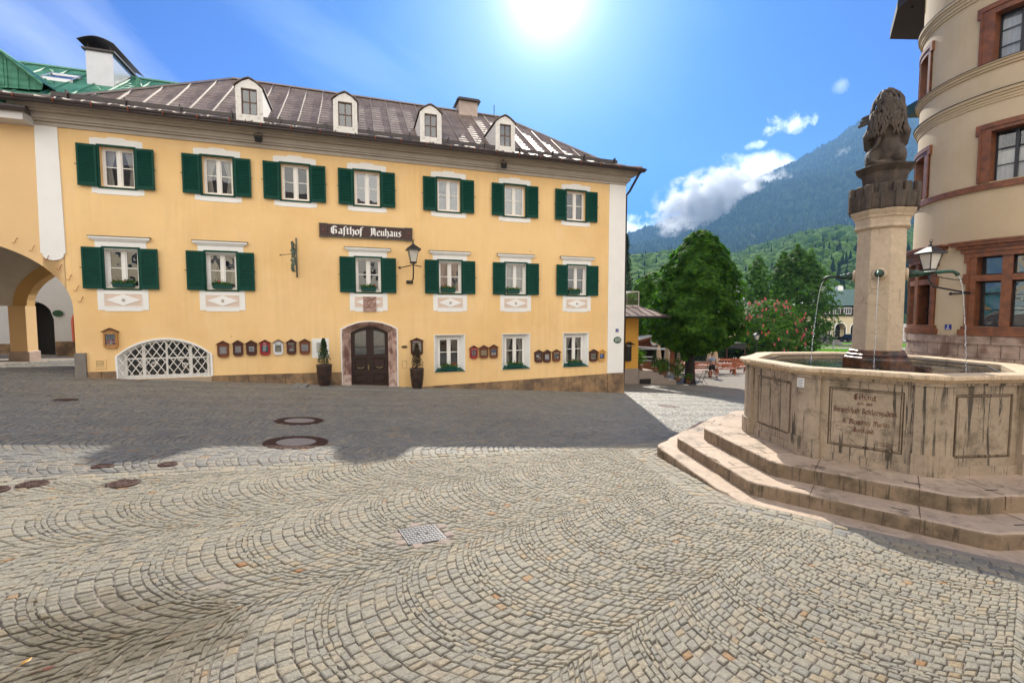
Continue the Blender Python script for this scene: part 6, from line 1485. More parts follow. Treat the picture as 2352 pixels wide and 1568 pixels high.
mb.T=None; mb.build('tread_plate',mat('galvanised_steel',(.14,.14,.15),.5,.2,10,metal=.7),T_)
mb=MB(); mb.cbox(-.04,.0,.001,.03,.02,.006); mb.cbox(.04,0,.001,.03,.02,.006); mb.build('lifting_slot',M_dark,T_)['kind']='stuff'
mb=MB()
for a,b in ((-.21,-.1),(-.21,.05),(.21,.1),(.21,-.08),(.0,.21),(-.1,-.21),(.12,-.21)): mb.bbox(a-.045,a+.045,b-.045,b+.045,-.03,.002,.008)
mb.build('brick_edging',mat('reddish_setts',(.26,.20,.165),.8,.3,20,.4,90),T_)['kind']='stuff'
def gslab(name,s0,s1,y0,y1,h,m,label,cat,seg=1):
    p=F((s0+s1)/2,(y0+y1)/2); T_=empty(name,(p.x,p.y,gz(p.x,p.y)),FA,label,cat)
    mb=MB(); L=(s1-s0)/seg
    for k in range(seg):
        a=s0+k*L+.006; b=a+L-.012
        c=[(a,y0),(b,y0),(b,y1),(a,y1)]; zz=[gz(*F(*q)[:2]) for q in c]; lo=[F(q[0],q[1],-1.6) for q in c]
        base=[mb.av(((q[0]-(s0+s1)/2),(q[1]-(y0+y1)/2),z-T_.location.z-.12)) for q,z in zip(c,zz)]; top=[mb.av(((q[0]-(s0+s1)/2),(q[1]-(y0+y1)/2),z-T_.location.z+h)) for q,z in zip(c,zz)]
        mb.face(base[::-1]); mb.face(top)
        for i in range(4): mb.face((base[i],base[(i+1)%4],top[(i+1)%4],top[i]))
    mb.build('slab',m,T_,bevel=.008); return T_
M_slab=mat('grey_granite_slab',(.20,.20,.19),.75,.2,8,.3,60)
gslab('kerb_stone',-2.2,4.3,-1.70,-1.54,.03,M_slab,'low grey granite kerb line in front of the portal','kerb',5)
gslab('step_slab',-2.45,-2.02,-1.70,-.45,.07,M_slab,'upper grey stone slab step left of the potted shrub','step',2)
gslab('step_slab',-2.0,-1.62,-1.5,-.7,.02,M_slab,'lower grey stone slab step beside the left potted shrub','step',1)
gslab('ramp_slab',-8.4,-6.7,-.85,-.15,.012,mat('worn_concrete',(.17,.14,.115),.85,.25,2,.3,30),'worn flat concrete slab before the cellar window','slab',1)

for x,y,l,c in ((-2.28,2.02,'small yellow fallen leaf on the damp setts','y'),(-2.16,1.99,'curled rusty red fallen leaf on the damp setts','r')):
    T_=gplace('fallen_leaf',x,y,l,'leaf',None,.004,random.uniform(0,3)); mb=MB(); pts=[(0,0,.002),(.012,.009,.006),(.03,.010,.004),(.052,0,.007),(.03,-.011,.002),(.012,-.009,.005)]; mb.poly(pts); mb.tube([(-.03,0,.002),(0,0,.003)],.0015,4); mb.build('blade',mat('leaf_'+c,(.35,.18,.03) if c=='y' else (.13,.035,.015),.5,.2,40),T_,fix=False)
# ------------------------------------------------ beyond the guesthouse: court, lawn, road
def sheet(name,x0,x1,y0,y1,dz,m,step=1.5,poly=None,kind='structure'):
    xs=np.arange(x0,x1+.01,step); ys=np.arange(y0,y1+.01,step); GX,GY=np.meshgrid(xs,ys); V=np.stack([GX.ravel(),GY.ravel(),(gzn(GX,GY)+dz).ravel()],1); nx=len(xs)
    ii=(np.arange(len(ys)-1)[:,None]*nx+np.arange(nx-1)[None,:]).ravel()
    return npmesh(name,V,np.stack([ii,ii+1,ii+nx+1,ii+nx],1),m,kind=kind,smooth=True)
sheet('gravel_court',8,40,31.5,54,-.012,mat('reddish_gravel',(.30,.20,.155),.95,.2,2,.6,120,col2=(.36,.27,.22),c2scale=1),1.5)
sheet('road',8,140,54.5,100,-.010,mat('asphalt',(.12,.12,.125),.85,.12,3,.3,120),2.0)
M_lawn=mat('lawn_green',(.09,.20,.02),.9,.2,1.5,.8,60,col2=(.12,.25,.03),c2scale=.5)
for nm,P in (('lawn',[(30,58),(47,58.5),(52,63),(36,65)]),('lawn',[(41,69),(63,67),(66,76),(50,79),(43,77)])):
    mb=MB(); n=len(P); 
    mb.prism([(x,y) for x,y in P],-3.6,-3.24,'z'); o=mb.build(nm,M_lawn); o['kind']='structure'
    g=[]; A_=np.array(P); mn_,mx_=A_.min(0),A_.max(0); pts=rng.uniform(mn_,mx_,(9000,2))
    def inside(p):
        c=np.ones(len(p),bool)
        for k in range(n):
            a,b=A_[k],A_[(k+1)%n]; c&=((b[0]-a[0])*(p[:,1]-a[1])-(b[1]-a[1])*(p[:,0]-a[0]))>0
        return c
    pts=pts[inside(pts)]; V=np.concatenate([pts,np.full((len(pts),1),-3.25)],1)
    gr=leaf_cloud('lawn_grass',V,np.tile([0,1.,0.],(len(V),1)),.14,leafmat('grass_blade',(.07,.18,.02),(.14,.28,.04),.4),aspect=.35,drop=-3); gr['kind']='stuff'
mb=MB(); 
for k in range(60):
    x,y=random.gauss(52,1.2),random.gauss(69.5,.5); mb.sphere((x,y,-3.15),random.uniform(.08,.2),6,4)
o=mb.build('flower_bed',mat('purple_flowers',(.22,.10,.20),.8,.4,20,col2=(.10,.15,.05),c2scale=12)); o['kind']='stuff'
# ---- annex
AX=empty('annex',F(13,6,-2.4),FA,'deep yellow annex with a low shingled roof and glass-railed balcony behind the corner','annex'); az=2.4
mb=MB(); mb.box(-2.4,2.35,0,4,-1.62+az,1.6+az); mb.bbox(1.55,2.42,-.06,0,-1.62+az,1.5+az,.01)
mb.build('wall',mat('deep_yellow_render',(.70,.38,.07),.85,.06,1.5),AX)  # even deep yellow render, slightly mottled
mb=MB(); mb.box(-2.4,2.44,-.09,4,-3.6+az,-1.621+az); mb.build('base_wall',mat('grey_render_base',(.33,.28,.25),.9,.12,2),AX)
mb=MB(); mb.poly([(-2.4,-1.3,1.50+az),(3.6,-1.3,1.50+az),(2.6,.2,2.1+az),(-2.4,.2,2.1+az)]); mb.poly([(3.6,-1.3,1.50+az),(3.6,5,1.50+az),(2.6,4,2.1+az),(2.6,.2,2.1+az)]); mb.poly([(-2.4,-1.3,1.44+az),(3.6,-1.3,1.44+az),(3.6,5,1.44+az),(-2.4,5,1.44+az)]); mb.poly([(-2.4,-1.3,1.44+az),(3.6,-1.3,1.44+az),(3.6,-1.3,1.50+az),(-2.4,-1.3,1.50+az)]); mb.poly([(2.6,.2,2.1+az),(-2.4,.2,2.1+az),(-2.4,4,2.1+az),(2.6,4,2.1+az)])
for x in np.arange(-2.2,3.4,.55): seam([(x,-1.3,1.50+az),(x*.95,.2,2.1+az)],.015,.03)
mb.build('roof',[mat('red_brown_shingle',(.16,.09,.075),.75,.3,6,.4,40),M_gut],AX,fix=False)
mb=MB(); mb.tube([(-2.4,-1.36,1.46+az),(3.65,-1.36,1.46+az)],.07,8); mb.build('gutter',M_gut,AX)
mb=MB(); 
for z in (2.12,2.95): mb.tube([(-2.4,.1,z+az),(2.5,.1,z+az),(2.5,4,z+az)],.03,5)
for x in (-1.6,-.6,.4,1.4,2.5): mb.tube([(x,.1,2.1+az),(x,.1,2.95+az)],.025,5)
rl=mb.build('balcony_rail',mat('pale_metal_rail',(.62,.58,.52),.4,metal=.3),AX)
mb=MB(); mb.poly([(-2.4,.1,2.16+az),(2.5,.1,2.16+az),(2.5,.1,2.9+az),(-2.4,.1,2.9+az)]); mb.build('glass',glassmat('rail_glass',tint=(.85,.9,.88),refl=.06,bump=0),rl,fix=False)
T_=empty('menu_board',F(14.75,5.85,-.6),FA,'dark menu board under a small roof on the yellow annex','menu board')
mb=MB(); mb.bbox(-.28,.12,-.06,.06,-.55,.5,.02); mb.build('board',M_blk,T_); mb=MB(); mb.strip([(-.45,.44),(-.08,.60),(.25,.44)],[(-.45,.41),(-.08,.57),(.25,.41)],-.2,.06); mb.build('board_roof',WD['d'],T_); text_obj('chalk_text','MENU',.10,M_wht,T_,(-.08,-.064,.36))
# ---- terrace stairs with planters
TS=empty('terrace_stairs',F(15.5,5.95,-2.5),FA,'low grey stepped terrace wall beside the yellow annex','stairs')
mb=MB(); st=[(0,-1.1),(0,.72),(1.0,.72),(1.0,.55),(1.4,.55),(1.4,.38),(1.8,.38),(1.8,.2),(2.2,.2),(2.2,.04),(2.7,.04),(2.7,-1.1)]; mb.prism(st,0,1.6); mb.build('stair_wall',mat('grey_render_base',(.33,.28,.25)),TS)
mb=MB(); mb.box(.05,.85,-.006,-.002,-.35,.22); mb.build('cellar_opening',M_dark,TS)
mb=MB(); mb.tube([(1.0,.1,.7),(1.0,.1,1.6),(2.7,.1,.95),(2.7,.1,-.3)],.02,5); mb.build('handrail',M_iron,TS)
def bush(name,loc,label,r,h,n,m,size,shape='round',tub=None,flow=0,cat='potted plant',group='planters on the terrace stairs'):
    T_=empty(name,loc,0,label,cat,group); z0=0
    if tub:
        mb=MB(); mb.smooth=True; mb.lathe([(tub*.72,0),(tub*.9,tub*.6),(tub,tub*1.25),(tub*1.04,tub*1.3),(tub*.9,tub*1.2)],14); mb.build('tub',mat('wooden_tub',(.20,.10,.055),.8,.3,6),T_,fix=False); z0=tub*1.2
    t=rng.random(n); a=rng.uniform(0,2*PI,n)
    if shape=='cone': rad=r*(1-t*.97)*np.sqrt(rng.uniform(.4,1,n)); z=z0+h*t
    else:
        ph=np.arccos(rng.uniform(-1,1,n)); rr_=rng.uniform(.45,1.,n)**.5*(1+.25*np.sin(a*3+ph*4)); rad=r*np.sin(ph)*rr_; z=z0+h/2+h/2*np.cos(ph)*rr_
    P=np.stack([rad*np.cos(a),rad*np.sin(a),z],1); leaf_cloud('foliage',P,np.stack([np.cos(a),np.sin(a),.5+0*a],1),size,m,T_,aspect=.6)
    mb=MB(); mb.tube([(0,0,z0-.05),(0,0,z0+h*.5)],.02,5); mb.build('stem',mat('bark',(.06,.04,.03),.9,.3,20),T_)
    if flow:
        mb=MB()
        for _ in range(flow): a_=random.uniform(PI,2*PI); mb.sphere((r*.9*math.cos(a_),r*.9*math.sin(a_),z0+random.uniform(.2,.9)*h),.035,6,4)
        mb.build('blossoms',M_redf,T_)
    return T_
M_lf1=leafmat('bright_leaf',(.03,.09,.015),(.11,.20,.03),.4)
bush('potted_laurel',F(15.9,6.5,-1.78),'leafy laurel in a wooden tub on top of the terrace stairs',.42,.95,500,M_lf1,.10,'round',.24,2)
bush('potted_conifer',F(17.0,6.5,-1.95),'dark clipped cone conifer in a tub on the terrace stairs',.30,1.0,600,M_lfd,.07,'cone',.22)
bush('potted_shrub',F(17.6,6.5,-2.3),'wide glossy shrub in a tub halfway down the terrace stairs',.5,.85,700,M_lf1,.11,'round',.25,3)
bush('potted_laurel',F(18.5,6.2,-2.6),'tall loose shrub in a tub at the foot of the terrace stairs',.4,1.2,500,M_lf1,.10,'round',.22)
bush('potted_geranium',F(18.75,5.5,-2.62),'small flowering plant in a pot at the foot of the terrace stairs',.28,.4,300,M_lfg,.09,'round',.16,5)
bush('potted_laurel',F(15.55,6.3,-1.78),'small leafy plant beside the annex pilaster on the terrace stairs',.25,.7,260,M_lf1,.09,'round',.18,3)
# ---- hut with brewery emblem
HT=empty('beer_hut',(37*.306,37,-3.2),0,'wooden beer hut with low gable roof and oval emblem','hut')
mb=MB(); walls(mb,-2.0,2.0,0,lambda x:2.5+.55*(1-abs(x)/2.0),[(-1.5,1.5,cw(.95),cw(2.1),1)],0,xs=(0,)); mb.box(-2.0,-1.95,0,3,0,2.5); mb.box(1.95,2.,0,3,0,2.5); mb.build('timber_wall',mat('hut_timber',(.20,.07,.03),.7,.3,5),HT,fix=False)
mb=MB(); mb.box(-1.5,1.5,1.2,1.25,.8,2.2); mb.build('room',M_dark,HT)
mb=MB(); mb.strip([(-2.5,2.42),(0,3.12),(2.5,2.42)],[(-2.5,2.34),(0,3.04),(2.5,2.34)],-.8,3.5); mb.build('roof',mat('pale_felt_roof',(.42,.40,.38),.7,.15,3),HT)
mb=MB(); mb.strip([(-2.5,2.38),(0,3.08),(2.5,2.38)],[(-2.5,2.22),(0,2.92),(2.5,2.22)],-.83,-.80); mb.build('barge_board',WD['m'],HT)
T_=empty('brewery_emblem',(37*.3055,36.1,-.52),0,'oval blue and white emblem hanging in the hut gable','emblem')
mb=MB(); mb.lathe([(.31,0),(.31,.03)],24,sy=1.25); o=mb.build('plate',mat('grey_blue_plate',(.30,.36,.42),.5),T_); o.rotation_euler=(PI/2,0,0)
mb=MB(); mb.lathe([(.24,.031),(.24,.038)],24,sy=1.25); o=mb.build('white_field',M_wht,T_); o.rotation_euler=(PI/2,0,0)
mb=MB(); 
for k in range(3): mb.box(-.12+.1*k-.02,-.12+.1*k+.03,-.05,-.04,-.05,.17); 
mb.build('blue_bars',M_blue,T_); mb=MB(); mb.prism([(-.12,-.06),(.14,-.06),(.08,-.2),(-.06,-.2)],-.05,-.04); mb.build('gold_shield',PC('yel',(.55,.45,.18)),T_)
PG=empty('pergola_frame',(35*.305,34.5,-3.15),0,'white metal awning frame in front of the hut','frame')
mb=MB()
for x in (-1.6,1.3): mb.tube([(x,0,0),(x,0,2.25)],.03,6)
mb.tube([(-1.7,0,2.33),(1.5,0,2.12)],.05,6); mb.tube([(-1.7,.4,2.12),(1.5,.4,2.05)],.03,6); mb.tube([(-1.7,0,1.25),(.3,0,1.25)],.03,6); mb.tube([(-1.7,.2,1.55),(.1,.2,1.5)],.04,6)
mb.build('frame_bars',M_wht,PG)
# ---- parasols, closed
M_par=mat('beige_canvas',(.55,.42,.27),.9,.1,6,.3,30)
def parasol(x,y,h,label):
    T_=empty('closed_parasol',(x,y,gz(x,y)),0,label,'parasol','closed parasols in the beer garden')
    mb=MB(); mb.tube([(0,0,0),(0,0,h)],.025,8); mb.build('pole',WD['m'],T_)
    mb=MB(); mb.smooth=True; n=16; prof=[(.05,h-.02),(.08,h-.25),(.12,h-.7),(.17,h-1.2),(.19,h-1.45)]
    rings=[[mb.av(((r*(1+.25*(q%2)))*math.cos(2*PI*q/n),(r*(1+.25*(q%2)))*math.sin(2*PI*q/n),z)) for q in range(n)] for r,z in prof]
    for A_,B_ in zip(rings,rings[1:]):
        for q in range(n): mb.face((A_[q],A_[(q+1)%n],B_[(q+1)%n],B_[q]))
    mb.build('canopy',M_par,T_,fix=False); mb=MB(); mb.sphere((0,0,h+.04),.045,6,5); mb.build('finial',WD['m'],T_)
    mb=MB(); mb.lathe([(.3,0),(.3,.08),(.05,.1)],12); mb.build('foot',M_gry,T_)
for u,v,Y,h,l in ((1533,787,33.5,2.6,'closed beige parasol standing beside the hut'),(1514,793,36,2.5,'closed beige parasol in front of the hut counter'),(1560,810,31.6,1.95,'short closed parasol left of the chestnut trunk'),(1632,800,37,2.4,'closed parasol just left above the walking man'),(1645,803,37,2.3,'closed parasol just right above the walking man')):
    parasol((u-1176)/fpx*Y,Y,h,l)
# ---- benches and tables
M_bw=mat('orange_brown_bench_wood',(.34,.085,.02),.5,.25,5,.1,40)
def make_bench():
    T_=empty('beer_garden_bench',(0,0,0),0,'x','bench','wooden benches in the beer garden')
    mb=MB(); mb.bbox(-.95,.95,-.20,.18,.43,.47,.008); mb.build('seat',M_bw,T_)
    mb=MB(); 
    for z in (.62,.76): mb.bbox(-.95,.95,.22,.25,z,z+.11,.008)
    mb.build('backrest',M_bw,T_)
    for sx in (-1,1):
        mb=MB(); x=sx*.7; mb.prism([(-.24,0),(-.14,0),(0,.22),(.14,0),(.26,0),(.12,.43),(-.12,.43)],x-.03,x+.03,'x'); mb.tube([(x,.17,.3),(x,.25,.92)],.03,4); mb.build('leg',M_bw,T_)
    return T_
def make_table():
    T_=empty('beer_garden_table',(0,0,0),0,'x','table','wooden tables in the beer garden')
    mb=MB(); 
    for k in range(4): mb.bbox(-1.,1.,-.36+.18*k,-.36+.18*k+.17,.72,.76,.006)
    mb.build('tabletop',M_bw,T_)
    for sx in (-1,1):
        mb=MB(); x=sx*.7; mb.prism([(-.3,0),(-.2,0),(0,.3),(.2,0),(.3,0),(.08,.40),(.22,.72),(-.22,.72),(-.08,.40)],x-.03,x+.03,'x'); mb.build('leg',M_bw,T_)
    mb=MB(); mb.lathe([(.04,.76),(.05,.86),(.045,.88)],8,(.1,0,0)); mb.lathe([(.03,.76),(.03,.9)],6,(-.1,.05,0)); mb.build('condiments',M_pap,T_)['kind']='stuff'
    return T_
protoB=make_bench(); protoT=make_table(); uB=[False,False]
def put(proto,i,u,Y,rz,label,X=None):
    o=proto if not uB[i] else copy_tree(proto); uB[i]=True
    x=(u-1176)/fpx*Y; o.location=(x,Y,gz(x,Y)); o.rotation_euler=(0,0,rz); o['label']=label; return o
for u,Y,rz,l in ((1612,33.6,PI,'front bench left of the walking man'),(1668,35.6,PI,'bench right of the walking man'),(1615,36.2,0,'bench behind the front table, left of the man'),(1575,35.2,PI,'bench seen left of the chestnut trunk'),(1700,37.2,PI+.3,'bench partly hidden behind the fountain rim'),(1560,38.0,.4,'bench near the closed parasol left of the trunk'),(1682,40.2,0,'farther bench in the raised row at the right')): put(protoB,0,u,Y,rz,'orange-brown wooden '+l)
for u,Y,rz,l in ((1612,34.9,0,'between the two front benches'),(1670,36.9,0,'right of the walking man'),(1652,40.5,0,'in the back row of the garden, under the hedge'),(1690,41.5,.2,'farthest right in the back row'),(1572,36.6,0,'left of the chestnut trunk')): put(protoT,1,u,Y,rz,'orange-brown wooden table '+l)
# dark awning roof over the back of the garden
T_=empty('garden_shelter',(43*.494,43,-3.25),0,'dark flat shelter panel on posts behind the beer garden','shelter')
mb=MB(); mb.prism([(-.95,1.7),(.9,1.55),(.9,2.05),(-.75,2.15)],0,.08); mb.box(-.95,.9,0,1.6,2.1,2.15); mb.build('panel',M_blk,T_); mb=MB(); mb.box(-.9,-.82,0,.08,0,1.75); mb.box(.8,.88,0,.08,0,1.6); mb.build('posts',WD['d'],T_)['kind']='stuff'
# folding chairs under the tree
def chair(x,y,rz,label):
    T_=empty('garden_chair',(x,y,gz(x,y)),rz,label,'chair','metal chairs by the chestnut trunk')
    mb=MB(); 
    for k in range(5): mb.box(-.2,.2,-.2+.08*k,-.2+.08*k+.05,.44,.455)
    mb.build('seat',M_gry,T_); mb=MB()
    for z in (.62,.74,.86): mb.box(-.19,.19,.21,.225,z,z+.05)
    mb.build('backrest',M_gry,T_)
    for sx in (-1,1):
        mb=MB(); mb.tube([(sx*.2,-.22,0),(sx*.2,.2,.92)],.012,5); mb.build('leg',M_iron,T_); mb=MB(); mb.tube([(sx*.18,.22,0),(sx*.18,-.2,.45)],.012,5); mb.build('leg',M_iron,T_)
chair(10.8,28.9,.3,'dark slatted metal chair left of the chestnut trunk'); chair(12.05,28.6,-2.6,'dark slatted metal chair right of the chestnut trunk')
# ---- trees
M_bark=mat('dark_tree_bark',(.025,.019,.015),.9,.35,5,.9,14)
def trunkmesh(path,rad,limbs,T_):
    mb=MB(); mb.smooth=True; mb.tube(path,rad,12)
    for a,b,r_ in limbs:
        a,b=Vector(a),Vector(b); m_=(a+b)/2+Vector((random.uniform(-.15,.15),random.uniform(-.15,.15),.1)); mb.tube([a,m_,b],[r_,r_*.6,r_*.2],7)
    mb.build('trunk',M_bark,T_,fix=False)
def crown_prof(n,prof,seed,inner=.0,wob=.13,lean=(0,0)):
    """points on/under an outline of revolution given as (z,r)"""
    g=np.random.default_rng(seed); z0,z1=prof[0][0],prof[-1][0]; zs=np.array([p[0] for p in prof]); rs=np.array([p[1] for p in prof])
    zz=g.uniform(z0,z1,n*3); rr_=np.interp(zz,zs,rs); keep=g.random(n*3)<(rr_/rs.max())**.8+.02; zz=zz[keep][:n]; rr_=rr_[keep][:n]; n=len(zz)
    a=g.uniform(0,2*PI,n); w=1+wob*np.sin(a*5+zz*2.1+seed)+wob*.8*np.sin(a*9-zz*3.3)+wob*.5*np.sin(zz*7+a*2)
    f=1-g.exponential(.10,n); f=np.clip(f,.2,1)
    P=np.stack([rr_*w*f*np.cos(a)+lean[0]*(zz-z0),rr_*w*f*np.sin(a)+lean[1]*(zz-z0),zz],1)
    sl=np.gradient(rs,zs); s=np.interp(zz,zs,sl); N_=np.stack([np.cos(a),np.sin(a),-s],1); N_/=np.linalg.norm(N_,axis=1,keepdims=True)
    return P,N_
def palmate(name,P,N_,size,m,T_,k=5,seed=0,droop=.55):
    """hand-shaped leaves: k leaflets fanned round each point, hanging outwards like shingles"""
    g=np.random.default_rng(seed); n=len(P); N2=N_+g.normal(0,.35,(n,3)); N2[:,2]+=.45; N2/=np.linalg.norm(N2,axis=1,keepdims=True)
    d=N_.copy(); d[:,2]-=droop*2.2; d-=N2*(d*N2).sum(1,keepdims=True); d+=g.normal(0,.25,(n,3)); d-=N2*(d*N2).sum(1,keepdims=True); d/=np.linalg.norm(d,axis=1,keepdims=True)+1e-9; b=np.cross(N2,d)
    out=[]; tint=g.random(n); TT=[]
    for j in range(k):
        an=(j-(k-1)/2)*.62; t=d*math.cos(an)+b*math.sin(an); s_=np.cross(N2,t); L=(size*(1.1-.18*abs(j-(k-1)/2))*g.uniform(.75,1.25,n))[:,None]
        out.append(np.stack([P,P+t*L*.6+s_*L*.19-N2*L*.04,P+t*L-N2*L*.16,P+t*L*.6-s_*L*.19-N2*L*.04],1)); TT.append(tint)
    V=np.concatenate(out).reshape(-1,3); nq=n*k; return npmesh(name,V,np.arange(nq*4).reshape(nq,4),m,T_,attr={'tint':np.concatenate(TT)})
M_ch=leafmat('chestnut_leaf',(.018,.065,.006),(.085,.20,.015),.45); M_mp=leafmat('maple_leaf',(.018,.055,.008),(.07,.15,.018),.42); M_rc=leafmat('red_chestnut_leaf',(.03,.085,.015),(.09,.17,.03),.4)
X,Y=11.35,28.9; T_=empty('chestnut_tree',(X,Y,gz(X,Y)),0,'large dense chestnut tree with a thick dark trunk in front of the beer garden','tree'); zg=-gz(X,Y)
pv=[(811,12),(803,45),(793,72),(780,92),(750,103),(700,96),(650,88),(600,67),(570,50),(545,30),(531,8)]
prof=[((722-v)/36.2+1.6+zg,h/38.6) for v,h in pv]
P,N_=crown_prof(10500,prof,3,wob=.12,lean=(.04,0)); P[:,0]+=.2; palmate('crown',P,N_,.235,M_ch,T_,5,1)
trunkmesh([(0,0,-.2),(.02,0,.1),(.0,0,.5),(.0,0,2.2),(.2,0,4.5),(.5,0,8.)],[.44,.36,.31,.27,.18,.04],[((0,0,1.9),(1.6,.3,3.6),.13),((0,0,2.1),(-1.5,-.4,3.8),.13),((.1,0,3),(.3,1.6,5),.1),((.1,0,3.),(-.2,-1.6,5.),.1),((.2,0,4.),(1.5,0,6.),.09)],T_)
leaf=crown_prof(60,[(0,.2),(.3,.25),(.6,.1)],9); P=leaf[0]+np.array([-.45,-.3,1.6]); palmate('trunk_sprout',P,leaf[1],.2,M_ch,T_,5,4)
def tree(name,u,Y,prof_px,label,n,size,m,seed,k=5,wob=.15,trunk=.14,group=None,droop=.55):
    x=(u-1176)/fpx*Y; z=gz(x,Y); T_=empty(name,(x,Y,z),0,label,'tree',group); q=fpx/Y
    prof=[((722-v)/q+1.6-z,h/q) for v,h in prof_px]
    P,N_=crown_prof(n,prof,seed,wob=wob); palmate('crown',P,N_,size,m,T_,k,seed,droop)
    hz_=prof[-1][0]; trunkmesh([(0,0,-.1),(0,0,hz_*.5),(0,0,hz_*.92)],[trunk,trunk*.7,.02],[((0,0,hz_*f),(prof[3][1]*.6*math.cos(a),prof[3][1]*.6*math.sin(a),hz_*(f+.15)),trunk*.4) for f,a in ((.25,0),(.35,2),(.45,4),(.55,1),(.6,3))],T_)
    return T_
tree('chestnut_tree',1497,39,[(775,15),(760,38),(720,46),(680,45),(650,34),(632,15),(625,4)],'smaller round chestnut tree between the annex and the large chestnut',2600,.30,M_ch,7)
tree('maple_tree',1737,60,[(812,10),(790,30),(740,34),(690,30),(650,26),(620,18),(600,9),(588,2)],'slender maple tree left of the broad maple',2600,.34,M_mp,11,k=4,wob=.3)
tb=tree('maple_tree',1828,60,[(812,12),(795,48),(750,66),(700,68),(650,58),(620,46),(600,34),(585,16),(570,4)],'broad dark maple tree with three leafy tips left of the fountain column',6200,.34,M_mp,13,k=4,wob=.2,trunk=.22)
for j,(du,tv) in enumerate(((-34,574),(-4,560),(28,570))):
    z0=-tb.location.z; q=fpx/60; prof=[((722-v)/q+1.6+z0,h/q) for v,h in ((650,16),(620,17),(600,11),(tv+8,4),(tv,1))]; P,N_=crown_prof(420,prof,20+j,wob=.2); P[:,0]+=du/q; palmate('crown_tip',P,N_,.33,M_mp,tb,4,20+j)
rc=tree('red_chestnut_tree',1765,46,[(818,20),(810,52),(780,64),(740,66),(715,58),(697,36),(688,8)],'low red chestnut tree covered in pink blossom candles',3000,.27,M_rc,17,wob=.14)
q=fpx/46; z0=-rc.location.z; prof=[((722-v)/q+1.6+z0,h/q*1.04) for v,h in [(818,20),(805,55),(780,65),(740,67),(715,59),(697,37),(688,8)]]; P,N_=crown_prof(170,prof,31,wob=.14)
mb=MB()
for p in P:
    if p[1]>1.2: continue
    for j in range(9): mb.sphere((p[0]*1.03+random.uniform(-.05,.05),p[1]*1.03+random.uniform(-.05,.05),p[2]+j*.028),.062*(1-j*.07),5,4)
mb.build('blossom',mat('pink_blossom',(.62,.10,.12),.7,.35,30),rc)['kind']='stuff'
# conifer
X=(1434-1176)/fpx*50; T_=empty('spruce_tree',(X,50,gz(X,50)),0,'tall dark spruce rising right behind the guesthouse corner','tree'); n=5200; h=12.6
g=np.random.default_rng(5); t=g.random(n)**1.2; lay=np.floor(t*24)/24; fr=(t-lay)*24; rad=(1.9*(1-lay)**.9+.1)*(1-fr*.55)*g.uniform(.35,1,n)**.5; a=g.uniform(0,2*PI,n)
P=np.stack([rad*np.cos(a),rad*np.sin(a),.8+h*t-.25*rad],1); leaf_cloud('crown',P,np.stack([np.cos(a)*.4,np.sin(a)*.4,.8+0*a],1),.34,leafmat('spruce_needles',(.008,.022,.012),(.02,.045,.02),.15),T_,aspect=.3,jit=.4); trunkmesh([(0,0,-.1),(0,0,12)],[.22,.03],[],T_)
# hedge behind the court
T_=empty('hedge',(19,48,-3.3),0,'long dark clipped hedge closing the back of the beer garden','hedge'); n=9000
P=np.stack([g.uniform(-8,9,n),g.uniform(-1,1,n),g.uniform(0,2.3,n)],1); P[:,2]*=1+.12*np.sin(P[:,0]*1.3); leaf_cloud('foliage',P,np.stack([0*P[:,0],-1+0*P[:,0],.5+0*P[:,0]],1),.22,M_lfd,T_,aspect=.6)
mb=MB(); mb.box(-7.8,8.8,-.6,.6,0,1.9); mb.build('hedge_core',mat('dark_hedge_core',(.008,.014,.006),1.),T_)
# ---- garden street lamp, lamp post, sign
X=(1739-1176)/fpx*41; T_=empty('street_lamp',(X,41,gz(X,41)),0,'black lamp post with white glass lantern before the pink blossoms','street lamp'); lantern(T_,(0,0,2.55)); mb=MB(); mb.tube([(0,0,0),(0,0,2.55)],[.06,.035],8); mb.lathe([(.12,0),(.1,.3),(.06,.4)],10); mb.build('post',M_iron,T_)
X=(1916-1176)/fpx*62; T_=empty('street_lamp',(X,62,gz(X,62)),0,'tall slim grey lamp post with a long horizontal arm by the lawn','street lamp'); mb=MB(); mb.tube([(0,0,0),(0,0,5.7),(.15,0,5.75)],[.08,.06,.05],8); mb.build('post',M_gut if 0 else mat('grey_post',(.35,.35,.36),.5),T_); mb=MB(); mb.box(-.3,3.4,-.08,.08,5.68,5.76); mb.build('arm',mat('grey_post',(.35,.35,.36)),T_)
X=(1971-1176)/fpx*58; T_=empty('road_sign',(X,58,gz(X,58)),0,'white square zone sign with red ring 30 beside the fountain column','road sign'); mb=MB(); mb.tube([(0,0,0),(0,0,2.5)],.035,6); mb.build('post',mat('grey_post',(.35,.35,.36)),T_)
mb=MB(); mb.bbox(-.42,.42,-.05,-.03,1.15,2.25,.01); pl=mb.build('plate',M_wht,T_); mb=MB(); mb.lathe([(.34,0),(.34,.012)],24); o=mb.build('red_ring',PC('red',(.45,.02,.02)),pl,loc=(0,-.052,1.75)); o.rotation_euler=(PI/2,0,0); mb=MB(); mb.lathe([(.25,0.013),(.25,.018)],24); o=mb.build('ring_field',M_wht,pl,loc=(0,-.052,1.75)); o.rotation_euler=(PI/2,0,0); text_obj('number','30',.34,M_blk,T_,(0,-.075,1.75)); text_obj('zone_text','ZONE',.17,M_blk,T_,(0,-.056,1.27))
